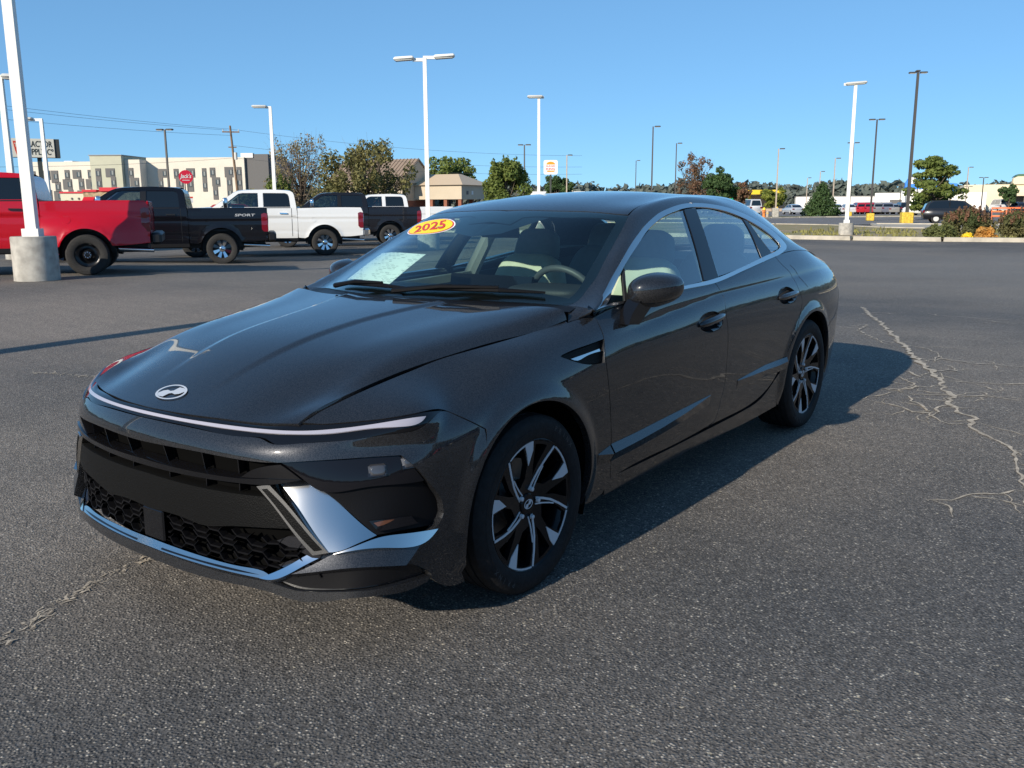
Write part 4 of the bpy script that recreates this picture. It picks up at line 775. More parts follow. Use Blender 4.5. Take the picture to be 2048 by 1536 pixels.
# ---- underbody, wheel wells, cabin
MB().box((-1.45, 0, .205), (4.4, 1.16, .03)).build('floor_pan', SHELL, car)
MB().box((-1.42, 0, .215), (1.98, 1.70, .03)).build('floor_side', SHELL, car)
MB().box((.55, 0, .40), (.04, 1.5, .36)).build('radiator_support', SHELL, car)
MB().box((-3.2, 0, .60), (.04, 1.5, .7)).build('boot_wall', SHELL, car)
for xc in (0, -2.84):
    for sg in (1, -1):
        b = MB(); b.lathe([(.398, .885*sg), (.398, .56*sg), (.02, .55*sg)], 40, 'y', (xc, 0, .33), R(-22), R(202)); b.build('wheel_well', SHELL, car)
cab = mat('cabin_dark', (.030, .032, .036), .8, spec=.2)
for sg in (1, -1):
    MB().prism([(-.55, .25), (-3.0, .25), (-3.0, 1.00), (-2.2, .99), (-1.6, .97), (-.95, .965), (-.62, .955)], .80*sg, .775*sg, 'y').build('door_card', cab, car)
    MB().prism([(-.60, .96), (-1.7, .985), (-1.7, .94), (-.60, .92)], .80*sg, .76*sg, 'y').build('door_sill_pad', BEIGE, car)
    # inside of the centre pillar
    MB().prism([(-1.60, .95), (-1.76, .95), (-1.83, 1.33), (-1.74, 1.33)], (.775)*sg, (.60)*sg, 'y').build('pillar_lining', LINER, car) if False else None
    b = MB(); P0, P1 = Vector((-1.72, .80*sg, .95)), Vector((-1.80, .60*sg, 1.36)); b.tube([P0, P1], [.045, .04], 8); b.build('pillar_lining', LINER, car)
    b = MB(); b.tube([Vector((-1.74, .77*sg, .95)), Vector((-1.78, .63*sg, 1.28))], .012, 6); b.build('seat_belt', mat('belt_grey', (.10, .10, .10), .8), car)
dash = MB().prism([(-.34, .985), (-.62, .985), (-.86, 1.0), (-1.0, .985), (-1.04, .94), (-1.0, .80), (-.95, .55), (-.50, .55), (-.34, .90)], -.74, .74, 'y'); dash.build('dashboard', DASH, car, 40)
soft('instrument_hood', (-.90, .37, 1.0), (.13, .20, .028), DASH, car, .6, .6)
b = MB(); b.box((-.92, .0, 1.005), (.02, .50, .10), Matrix.Rotation(R(-12), 3, 'Y')); b.build('display_panel', BLACK_GLOSS, car)
b = MB(); cw = Vector((-1.03, .37, .93)); rw = Matrix.Rotation(R(24), 3, 'Y')
b.tube([cw+rw @ Vector((0, .185*math.cos(t), .185*math.sin(t))) for t in np.linspace(0, 2*math.pi, 41)], .016, 10, False)
stw = b.mesh('steering_wheel', mat('wheel_leather', (.05, .055, .06), .5)); stw.shade_smooth(); stw = link('steering_wheel', stw, car)
soft('wheel_hub', cw+rw @ Vector((.02, 0, -.01)), (.03, .08, .06), DASH, stw, .6, .6, rw)
def seat(x, y, mt, rear=False):
    e = empty('front_seat' if not rear else 'rear_seat'); e.parent = car
    tl = Matrix.Rotation(R(-18), 3, 'Y')
    soft('cushion', (x+.30, y, .52), (.28, .25, .10), mt, e, .4, .4)
    soft('backrest', (x-.02, y, .80), (.085, .255, .30), mt, e, .45, .4, tl, lambda p: Vector((p.x+.35*p.y*p.y*(1 if p.x > 0 else 0), p.y*(1-.25*max(0, p.z/.3)), p.z)))
    soft('headrest', (x-.14, y, 1.135), (.062, .135, .098), GREY_SEAT if not rear else mt, e, .5, .45, tl, lambda p: Vector((p.x, p.y*(1-.12*p.z/.1), p.z)))
    for d in (-.06, .06): MB().tube([(x-.10, y+d, .98), (x-.13, y+d, 1.09)], .008, 8).build('headrest_post', CHROME, e)
for y in (.37, -.37): seat(-1.70, y, BEIGE)
for y in (.40, -.40): seat(-2.55, y, GREY_SEAT, True)
MB().prism([(-2.75, .30), (-3.3, .30), (-3.3, 1.02), (-2.85, 1.00)], -.66, .66, 'y').build('parcel_shelf', cab, car)
MB().rbox((-1.0, 0, 1.265), (.02, .24, .07), .015, Matrix.Rotation(R(10), 3, 'Y')).build('rear_view_mirror', BLACK_SATIN, car)
UC = GREEN.cu[1]; ou = lambda t: UC+(1-UC)*t
V, F = cdt2d([(.175, .86), (.165, 1.), (.245, 1.), (.245, .66), (.23, .68), (.20, .78)], h=.03)
sc_ = empty('sensor_cover'); sc_.parent = car
for mir in (False, True): on_surf('cover_half', 'G', V, F, lambda a, b: (ou(a), b), -.005, BLACK_GLOSS, sc_, mir)

# ---- wipers and scuttle
def gpt(u, v, off, sg=1):
    u = ou(u); p = GREEN(u, v)[0]+GREEN.normal(u, v)[0]*off
    return Vector((p[0], p[1]*sg, p[2]))
for pts in ([(.016, .99, 1), (.022, .80, 1), (.024, .60, 1), (.022, .45, 1)], [(.016, .62, -1), (.020, .75, -1), (.020, .9, -1), (.018, .97, 1)]):
    wp = empty('wiper'); wp.parent = car; P = [gpt(a, b, .016, s_) for a, b, s_ in pts]
    b = MB().tube(P, [.006, .010, .010, .005], 6); b.build('wiper_blade', BLACK_SATIN, wp)
    b = MB().tube([P[0]+Vector((.05, 0, -.005)), P[1]+Vector((.03, 0, .012)), P[2]+Vector((0, 0, .012))], [.012, .009, .006], 6); b.build('wiper_arm', BLACK_SATIN, wp)
b = MB(); n_ = 16
for i in range(n_+1):
    y_ = -.78+1.56*i/n_; v_ = .30+.70*(1-abs(y_)/.78); p1 = gpt(.012, v_, .0); z_ = p1.z
    b.v += [(p1.x+.10, y_, z_-.030), (p1.x-.01, y_, z_-.003)]
b.f += [(2*i, 2*i+1, 2*i+3, 2*i+2) for i in range(n_)]; b.build('scuttle', BLACK_SATIN, car)
# ------------------------------------------------------------------ sedan wheels: two tone five spoke, lettered tyres
TYRE_BUMP = mat('tyre_rubber', (.011, .011, .012), .7, spec=.25, noise=(40, .3), bump=(90, .25)); DISC = mat('brake_steel', (.22, .21, .20), .35, .9)
RIMBLK = mat('rim_black', (.005, .005, .006), .25, 0, .15, .2); LETTER = mat('tyre_lettering', (.040, .040, .042), .6)
def pol(r, deg): a = R(deg); return (r*math.cos(a), r*math.sin(a))
def wdish(r): return -.030*(1-min(r/.235, 1))**1.2
def strip2(pts, w):
    P = [np.array(p) for p in pts]; L_, R_ = [], []
    for i in range(len(P)):
        d = P[min(i+1, len(P)-1)]-P[max(i-1, 0)]; d = d/np.linalg.norm(d); n = np.array((-d[1], d[0])); L_.append(P[i]+n*w/2); R_.append(P[i]-n*w/2)
    return [tuple(p) for p in L_+R_[::-1]]
def wheel_face(me_name, poly, holes, y_out, lift, thick, m, parent, h=.02):
    """polygon in the wheel plane (seen from outside), dished, with an edge; outside is +y"""
    V, F = cdt2d(poly, holes, h); b = MB(); P = [(-x, y_out+wdish(math.hypot(x, z))+lift, z) for x, z in V]; b.add(P, F)
    cnt = {}
    for f in F:
        for i in range(len(f)): cnt[(f[i], f[(i+1) % len(f)])] = 1
    for a, c in [k for k in cnt if (k[1], k[0]) not in cnt]:
        pa, pc = P[a], P[c]; b.add([pa, pc, (pc[0], pc[1]-thick, pc[2]), (pa[0], pa[1]-thick, pa[2])], [(0, 1, 2, 3)])
    me = b.mesh(me_name, m); smooth_by_angle(me, 25); return link(me_name, me, parent)
def make_wheel():
    w = empty('wheel'); YO = .112
    ty = MB(); pr = [(.236, -.10), (.262, -.112), (.300, -.116), (.318, -.110), (.3295, -.096)]
    for g0 in (-.062, -.022, .022, .062): pr += [(.334-.35*g0*g0, g0-.006), (.327, g0-.005), (.327, g0+.005), (.334-.35*g0*g0, g0+.006)]
    pr += [(.3295, .096), (.318, .110), (.300, .1165), (.285, .1165), (.284, .1178), (.266, .1165), (.252, .113), (.243, .108), (.236, .098)]
    ty.lathe(pr, 72, 'y'); me = ty.mesh('tyre', TYRE_BUMP); smooth_by_angle(me, 32); tyre = link('tyre', me, w)
    rm = MB(); rm.lathe([(.225, -.10), (.215, -.02), (.218, .06), (.232, .100), (.243, .1105), (.2455, .109), (.247, .104), (.236, .098)], 64, 'y'); me = rm.mesh('rim', RIMBLK); smooth_by_angle(me, 40); rim = link('rim', me, w)
    dk = MB(); dk.lathe([(.05, -.01), (.05, .03), (.085, .035), (.085, .012), (.158, .012), (.158, -.006), (.085, -.006)], 48, 'y'); me = dk.mesh('brake_disc', DISC); smooth_by_angle(me, 30); link('brake_disc', me, w)
    MB().rbox((.125, .0, .05), (.08, .07, .16), .02).build('brake_caliper', RIMBLK, w)
    bk = MB(); bk.lathe([(.22, -.06), (.03, -.05)], 40, 'y'); bk.build('hub_backing', SHELL, w)
    outer = [pol(.240, 360*k/80) for k in range(80)]; holes = []
    for k in range(5):
        t = 52-72*k
        holes.append([pol(*p) for p in ((.228, t-3), (.230, t-12), (.230, t-22), (.205, t-24), (.155, t-28), (.105, t-22), (.085, t+2), (.125, t+9), (.18, t+2.5))])
        holes.append([pol(*p) for p in ((.225, t-41), (.225, t-52), (.225, t-60), (.150, t-52), (.105, t-47), (.135, t-43))])
    wheel_face('spoke_face', outer, holes, YO-.008, 0, .022, RIMBLK, w, .018)
    for k in range(5):
        t = 52-72*k
        main = strip2([pol(.052, t+30), pol(.088, t+19), pol(.13, t+12.5), pol(.18, t+6), pol(.236, t+1)], .0085)
        wheel_face('spoke_trim', main, [], YO-.008, .003, .004, SILVER, w, .05)
        wheel_face('spoke_trim', strip2([pol(.050, t+4), pol(.085, t+7.5), pol(.125, t+7.0), pol(.150, t+6.0)], .005), [], YO-.008, .003, .004, SILVER, w, .05)
        arc = strip2([pol(.2375, t-q) for q in (1, 6, 11, 16, 21, 25)], .009)
        wheel_face('spoke_trim', arc, [], YO-.008, .003, .004, SILVER, w, .05)
        wheel_face('spoke_flag', [pol(*p) for p in ((.242, t-24), (.242, t-30), (.242, t-36.5), (.205, t-37), (.150, t-30), (.2, t-26.5))], [], YO-.008, .003, .004, SILVER, w, .05)
        a = t+8
        nutp = pol(.056, a+12); b = MB(); b.lathe([(.0, .012), (.008, .010), (.009, 0)], 10, 'y', (-nutp[0], YO-.026, nutp[1])); b.build('wheel_nut', SILVER, w, 40)
    cap = MB(); cap.lathe([(.040, -.006), (.040, .004), (.036, .008), (.0, .009)], 32, 'y', (0, YO-.034, 0)); cap = cap.build('centre_cap', RIMBLK, w, 40)
    V, F = ring2d(.82, 1., 32, .026, .018)
    b = MB(); b.add([(-x, YO-.0242, z) for x, z in V], F); b.build('cap_emblem', SILVER, cap)
    hp = [(-.62, -.62), (-.12, -.72), (-.02, -.22), (.14, -.10), (.40, -.18), (.80, .42), (.42, .72), (.12, .72), (.02, .22), (-.14, .10), (-.40, .18), (-.80, -.42)]
    V, F = cdt2d([(x*.026, z*.018) for x, z in hp], h=.01); b = MB(); b.add([(-x, YO-.0242, z) for x, z in V], F); b.build('cap_letter', SILVER, cap)
    for st, word in ((62, 'PRINX'), (-118, 'PRINX')):
        for i, chx in enumerate(word):
            V, F = text_data(chx, .026, True); an = st-i*6.2; a = R(an-90); ca, sa_ = math.cos(a), math.sin(a); q = pol(.292, an)
            P = [(-(q[0]+x*ca-y*sa_), .1178, q[1]+x*sa_+y*ca) for x, y in V]; b = MB(); b.add(P, F); b.build('tyre_letter', LETTER, tyre)
    return w
w0 = make_wheel(); first = True
for xc, rz in ((0., 0.), (-2.84, 0.)):
    for sg in (1, -1):
        o = w0 if first else copy_tree(w0); first = False
        o.parent = car; o.location = (xc, .800*sg, .334); o.rotation_euler = (0, R(17*(xc != 0)), 0 if sg > 0 else math.pi)
# ------------------------------------------------------------------ parking lot
def m_asphalt():
    m = mat('asphalt', (.06, .06, .06), .85); N, L, b = nodes_of(m); tc = N.new('ShaderNodeTexCoord')
    def noise(sc_, det=4, rough=.6):
        n = N.new('ShaderNodeTexNoise'); n.inputs['Scale'].default_value = sc_; n.inputs['Detail'].default_value = det; n.inputs['Roughness'].default_value = rough; L(tc.outputs['Object'], n.inputs['Vector']); return n.outputs[0]
    def ramp(x, a, b_, c0=0., c1=1.):
        r = N.new('ShaderNodeMapRange'); r.inputs[1].default_value = a; r.inputs[2].default_value = b_; r.inputs[3].default_value = c0; r.inputs[4].default_value = c1; L(x, r.inputs[0]); return r.outputs[0]
    def mix(f, a, b_):
        x = N.new('ShaderNodeMix'); x.data_type = 'RGBA'
        L(f, x.inputs['Factor']) if not isinstance(f, float) else setattr(x.inputs['Factor'], 'default_value', f)
        for k, v in ((6, a), (7, b_)):
            if isinstance(v, tuple): x.inputs[k].default_value = (*v, 1)
            else: L(v, x.inputs[k])
        return x.outputs[2]
    base = mix(ramp(noise(.16, 6), .40, .60), (.081, .077, .073), (.172, .148, .122))        # worn brownish areas
    base = mix(ramp(noise(.9, 6, .7), .45, .75, 0, .55), base, (.060, .057, .054))
    # broad sandy wear: the drive lane left of the car; beyond it the lot's grazing-light paleness put into the colour
    for cx, cy, rad, colw, amt in ((-2.5, -9.0, 6.5, (.25, .205, .165), .75), (-22, 1.0, 13, (.20, .185, .165), .7), (-12, -12, 8, (.20, .18, .155), .55), (1.0, 6.0, 5.0, (.15, .14, .13), .5)):
        vd = N.new('ShaderNodeVectorMath'); vd.operation = 'DISTANCE'; L(tc.outputs['Object'], vd.inputs[0]); vd.inputs[1].default_value = (cx, cy, 0)
        nn = N.new('ShaderNodeMath'); nn.operation = 'MULTIPLY_ADD'; L(noise(.45, 5, .65), nn.inputs[0]); nn.inputs[1].default_value = -rad*1.3; L(vd.outputs['Value'], nn.inputs[2])
        base = mix(ramp(nn.outputs[0], rad*.25, -rad*.45, 0, amt), base, colw)
    v = N.new('ShaderNodeTexVoronoi'); v.inputs['Scale'].default_value = 95; L(tc.outputs['Object'], v.inputs['Vector'])
    sp = N.new('ShaderNodeSeparateColor'); L(v.outputs['Color'], sp.inputs[0])
    stone = mix(ramp(sp.outputs[1], 0, 1), (.06, .057, .055), (.40, .36, .30))
    f = N.new('ShaderNodeMath'); f.operation = 'MULTIPLY'; L(ramp(sp.outputs[0], .50, .80), f.inputs[0]); L(ramp(v.outputs['Distance'], .55, .25), f.inputs[1])
    col_ = mix(f.outputs[0], base, stone)
    v2 = N.new('ShaderNodeTexVoronoi'); v2.inputs['Scale'].default_value = 26; L(tc.outputs['Object'], v2.inputs['Vector']); sp2 = N.new('ShaderNodeSeparateColor'); L(v2.outputs['Color'], sp2.inputs[0])
    f2 = N.new('ShaderNodeMath'); f2.operation = 'MULTIPLY'; L(ramp(sp2.outputs[0], .90, .93), f2.inputs[0]); L(ramp(v2.outputs['Distance'], .22, .12), f2.inputs[1])
    col_ = mix(f2.outputs[0], col_, (.33, .29, .22))
    mx = N.new('ShaderNodeMix'); mx.data_type = 'RGBA'; mx.blend_type = 'MULTIPLY'; mx.inputs['Factor'].default_value = 1.; L(col_, mx.inputs[6])
    v3 = N.new('ShaderNodeTexVoronoi'); v3.inputs['Scale'].default_value = 170; L(tc.outputs['Object'], v3.inputs['Vector']); sp3 = N.new('ShaderNodeSeparateColor'); L(v3.outputs['Color'], sp3.inputs[0])
    nz = noise(40, 3, .8); cb = N.new('ShaderNodeCombineColor'); gm_ = N.new('ShaderNodeMath'); gm_.operation = 'MULTIPLY'; L(ramp(nz, .3, .7, .6, 1.4), gm_.inputs[0]); L(ramp(sp3.outputs[2], 0., 1., .50, 1.50), gm_.inputs[1]); r_ = gm_.outputs[0]
    for k in range(3): L(r_, cb.inputs[k])
    L(cb.outputs[0], mx.inputs[7]); L(mx.outputs[2], b.inputs['Base Color'])
    bp = N.new('ShaderNodeBump'); bp.inputs['Strength'].default_value = .55; bp.inputs['Distance'].default_value = .006
    ad = N.new('ShaderNodeMath'); ad.operation = 'ADD'; L(ramp(v.outputs['Distance'], 0, .6, 1, 0), ad.inputs[0]); L(noise(60, 4, .7), ad.inputs[1]); L(ad.outputs[0], bp.inputs['Height']); L(bp.outputs[0], b.inputs['Normal'])
    return m
ASPHALT = m_asphalt()
CONCRETE = mat('concrete', (.36, .34, .30), .85, noise=(6, .25), bump=(60, .3)); KERB = mat('kerb_concrete', (.42, .38, .31), .85, noise=(3, .18), bump=(40, .3))
SAND = mat('crack_sand', (.42, .36, .28), .95, noise=(25, .4))
def axis(a, b, s0, g=1.12):
    r = [0.]; s = s0
    while r[-1] < b: r.append(r[-1]+s); s *= g
    l = [0.]; s = s0
    while l[-1] > a: l.append(l[-1]-s); s *= g
    return sorted(set(l+r))
xs, ys_ = axis(-900, 400, 1.0), axis(-700, 700, 1.5)
b = MB(); b.v = [(x, y, gz(x, y)) for x in xs for y in ys_]; ny = len(ys_)
b.f = [(i*ny+j, (i+1)*ny+j, (i+1)*ny+j+1, i*ny+j+1) for i in range(len(xs)-1) for j in range(ny-1)]
ground = b.build('asphalt_lot', ASPHALT, None, 180); tag(ground, kind='structure')
# cracks in the asphalt filled with pale sand
CRACKS = [[(-11.895, -1.785), (-11.599, -1.486), (-10.329, -0.891), (-8.898, -0.397), (-8.252, -0.12), (-7.253, 0.256), (-6.626, 0.5), (-6.078, 0.713), (-5.449, 0.962), (-5.057, 1.155), (-4.687, 1.297), (-4.386, 1.373), (-4.223, 1.473), (-3.969, 1.504), (-3.753, 1.61), (-3.616, 1.725), (-3.481, 1.712), (-3.238, 1.813), (-3.166, 1.905), (-3.091, 1.987), (-2.932, 2.053), (-2.735, 2.098), (-2.547, 2.133), (-2.29, 2.184), (-2.008, 2.239)],
 [(-4.719, 1.29), (-4.766, 1.478), (-4.799, 1.642), (-4.934, 1.832), (-4.989, 2.104)],
 [(-4.225, 1.505), (-4.329, 1.668), (-4.368, 1.767)],
 [(-2.244, 2.206), (-2.053, 2.013), (-1.91, 1.931), (-1.844, 1.843)],
 [(-4.709, 0.977), (-4.416, 1.206), (-4.158, 1.119), (-3.776, 0.972)],
 [(-3.776, 0.972), (-3.725, 1.219), (-3.59, 1.359), (-3.616, 1.482), (-3.491, 1.534), (-3.392, 1.614), (-3.481, 1.712)],
 [(-5.449, 0.962), (-5.719, 1.101), (-5.624, 1.316), (-5.646, 1.563), (-5.626, 1.736)],
 [(-6.347, 0.616), (-6.217, 0.853), (-5.953, 1.011), (-5.521, 1.078)],
 [(-7.549, -0.231), (-7.837, -0.133), (-7.209, -0.058), (-6.799, 0.164), (-6.528, 0.337), (-6.339, 0.603)],
 [(-3.616, 1.482), (-3.806, 1.476), (-3.929, 1.533)],
 [(-4.202, 0.979), (-4.234, 1.134), (-4.416, 1.206), (-4.433, 1.34)],
 [(-4.961, 1.002), (-4.77, 1.135), (-5.004, 0.94)],
 [(-5.174, 1.341), (-5.198, 1.249), (-5.071, 1.177)],
 [(-9.479, -0.603), (-9.711, -0.372)],
 [(-10.053, 0.061), (-9.794, 0.158), (-9.798, 0.528), (-9.835, 1.113)],
 [(-9.747, 0.613), (-9.288, 0.948), (-9.334, 1.185)],
 [(-4.077, 1.196), (-3.809, 1.349), (-3.639, 1.477)],
 [(-4.46, 1.591), (-4.346, 1.665)]]
rnd = random.Random(5)
def ribbon(mb, pts, wid, lift):
    P = []
    for (x0, y0), (x1, y1) in zip(pts[:-1], pts[1:]):
        n = max(2, int(math.hypot(x1-x0, y1-y0)/.05)); d = math.hypot(x1-x0, y1-y0) or 1; nx, ny_ = -(y1-y0)/d, (x1-x0)/d
        for k in range(n): t = k/n; j = rnd.gauss(0, .012); P.append((x0+(x1-x0)*t+nx*j, y0+(y1-y0)*t+ny_*j))
    P.append(pts[-1]); V = []
    for i, p in enumerate(P):
        a = P[max(0, i-1)]; c = P[min(len(P)-1, i+1)]; d = math.hypot(c[0]-a[0], c[1]-a[1]) or 1; nx, ny_ = -(c[1]-a[1])/d, (c[0]-a[0])/d
        w_ = wid*rnd.uniform(.25, 1.3)*min(1, 3*i/len(P)+.25, 3*(len(P)-1-i)/len(P)+.25)/2
        for s in (-1, 1): x, y = p[0]+nx*w_*s, p[1]+ny_*w_*s; V.append((x, y, gz(x, y)+lift))
    mb.add(V, [(2*i, 2*i+1, 2*i+3, 2*i+2) for i in range(len(P)-1)])
ck = MB()
for i, pts in enumerate(CRACKS):
    ribbon(ck, pts, .048 if i == 0 else .018, .0035+.0002*i)
    for k in range(14 if i == 0 else 3):                       # short side cracks
        j = rnd.randrange(len(pts)-1); t = rnd.random(); x = pts[j][0]+(pts[j+1][0]-pts[j][0])*t; y = pts[j][1]+(pts[j+1][1]-pts[j][1])*t
        a = rnd.uniform(0, 2*math.pi); l = rnd.uniform(.15, .5); q = [(x, y)]
        for s in range(3): a += rnd.gauss(0, .5); q.append((q[-1][0]+math.cos(a)*l/3, q[-1][1]+math.sin(a)*l/3))
        ribbon(ck, q, .011, .003)
for pts, wd in (([(1.45,-.27),(1.351,-.325),(1.222,-.391),(1.015,-.479),(.791,-.557),(.62,-.56)], .05), ([(-1.034,-5.176),(-1.168,-4.841),(-1.242,-4.41)], .05)):
    for k in range(90):                                          # a crumbling seam: many short broken pieces
        j = rnd.randrange(len(pts)-1); t = rnd.random(); x = pts[j][0]+(pts[j+1][0]-pts[j][0])*t+rnd.gauss(0, .018); y = pts[j][1]+(pts[j+1][1]-pts[j][1])*t+rnd.gauss(0, .018)
        a = math.atan2(pts[j+1][1]-pts[j][1], pts[j+1][0]-pts[j][0])+rnd.gauss(0, .5); l = rnd.uniform(.015, .06); ribbon(ck, [(x, y), (x+math.cos(a)*l, y+math.sin(a)*l)], rnd.uniform(.004, .014), .003+.00005*k)
cr = ck.build('pavement_cracks', SAND, ground); cr['kind'] = 'stuff'
# ------------------------------------------------------------------ pickup trucks (local frame: x forward, rear axle at 0, y left, z up)
class FSurf:
    """surface given by a function of (u, v) = (x, z)"""
    def __init__(s, fn): s.fn = fn
    def __call__(s, u, v):
        u = np.atleast_1d(np.asarray(u, float)); v = np.atleast_1d(np.asarray(v, float)); return np.stack([u+0*v, s.fn(u, v), v+0*u], 1)
    def normal(s, u, v, e=1e-3):
        u = np.atleast_1d(np.asarray(u, float)); v = np.atleast_1d(np.asarray(v, float)); a = s(u+e, v)-s(u-e, v); b = s(u, v+e)-s(u, v-e); n = np.cross(b, a)
        n *= np.sign(n[:, 1:2]+1e-12); return n/np.linalg.norm(n, axis=1)[:, None]
def tside(x, z):
    y = .985-.10*np.clip(z-1.12, 0, .4)**2*2-.16*np.clip(.80-z, 0, 1)**2-.36*np.clip(z-1.44, 0, 1)-.25*np.clip(z-1.44, 0, 1)**2
    y = y+.010*np.exp(-((z-1.19)/.022)**2)-.012*np.exp(-((z-1.13)/.05)**2)-.010*np.exp(-((z-.74)/.04)**2)
    for xc in (0., 3.80):
        r = np.hypot(x-xc, z-.42); y = y+.030*np.exp(-((r-.50)/.07)**2)
    return y-.10*np.clip((x-4.3)/.6, 0, 1)**2
def tside_dually(x, z):
    r = np.hypot(x*.72, (z-.42)*.9); return tside(x, z)+.20*sstep((1.02-r)/.62)*sstep((1.34-z)/.42)
SURFS['T'] = FSurf(tside); SURFS['D'] = FSurf(tside_dually)
T_GLASS = mat('truck_dark_glass', (.006, .008, .010), .03, 0, .8); T_BLUEGL = m_glass('truck_windscreen', (.35, .45, .50), 2.5)
T_RED = mat('tail_lamp_red', (.16, .006, .015), .12, 0, .8); T_TYRE = mat('truck_tyre', (.022, .021, .020), .8, noise=(30, .3)); T_BLK = mat('truck_black_trim', (.008, .008, .009), .4)
def tpart(name, loop, m, parent, s='LR', surf='T', **kw):
    d = panel_data(surf, loop, kw.pop('holes', ()), **{**dict(h=.07, hb=.05, thick=.04, corner=30.), **kw}); r = []
    for q in s: r.append(link(name, panel_mesh(name, d, m, q), parent))
    return r[0]
def arcp(xc, zc, r, a0, a1, n): return [(xc+r*math.cos(R(a0+(a1-a0)*k/n)), zc+r*math.sin(R(a0+(a1-a0)*k/n))) for k in range(n+1)]
def strip_top(name, prof, m, parent, crown=.02, inset=0., n=6):
    """skin across the vehicle along a side profile [(x, z)]"""
    b = MB(); sf = SURFS['T']
    for x, z in prof:
        yy = float(sf(x, z)[0][1])-inset
        for k in range(n+1): t = -1+2*k/n; b.v.append((x, yy*t, z+crown*(1-t*t)))
    b.f += [(i*(n+1)+k, i*(n+1)+k+1, (i+1)*(n+1)+k+1, (i+1)*(n+1)+k) for i in range(len(prof)-1) for k in range(n)]
    return b.build(name, m, parent, 40)
def truck_wheel(name, steel, parent, loc, sg, chrome):
    w = empty(name); w.parent = parent; w.location = loc; w.rotation_euler = (0, 0, 0 if sg > 0 else math.pi)
    b = MB(); b.lathe([(.235, -.11), (.30, -.13), (.37, -.125), (.395, -.10), (.402, -.06), (.402, .06), (.395, .10), (.37, .125), (.33, .132), (.29, .128), (.25, .118), (.235, .11)], 48, 'y'); b.build('tyre', T_TYRE, w, 35)
    if steel:
        b = MB(); b.lathe([(.24, .11), (.235, .02), (.20, -.01), (.16, -.015), (.10, .02), (.075, .06), (.0, .065)], 40, 'y'); b.build('rim', mat('steel_black', (.010, .010, .011), .3, .3, .3), w, 40)
        for k in range(8): a = 2*math.pi*k/8; b = MB(); b.lathe([(.012, .0), (.012, .03), (0, .035)], 8, 'y', (.055*math.cos(a), .055, .055*math.sin(a))); b.build('lug_nut', CHROME_B, w)
    else:
        b = MB(); b.lathe([(.24, .112), (.228, .085), (.222, .03), (.22, -.05), (.04, -.04)], 40, 'y'); b.build('rim', mat('rim_shadow', (.05, .05, .055), .3, .9), w, 40)
        for k in range(8):
            a = 2*math.pi*(k+.5)/8; b = MB(); rot = Matrix.Rotation(-a, 3, 'Y')
            P = [(.05, .055, -.022), (.05, .055, .022), (.232, .10, .048), (.232, .10, -.048)]; Q = [(x, y-.035, z) for x, y, z in P]
            b.add([rot @ Vector(p) for p in P+Q], [(0, 1, 2, 3), (7, 6, 5, 4), (0, 4, 5, 1), (1, 5, 6, 2), (2, 6, 7, 3), (3, 7, 4, 0)]); b.build('spoke', chrome, w)
        b = MB(); b.lathe([(.075, .04), (.07, .085), (.05, .10), (0, .102)], 24, 'y'); b.build('hub_cap', chrome, w, 40)
    return w
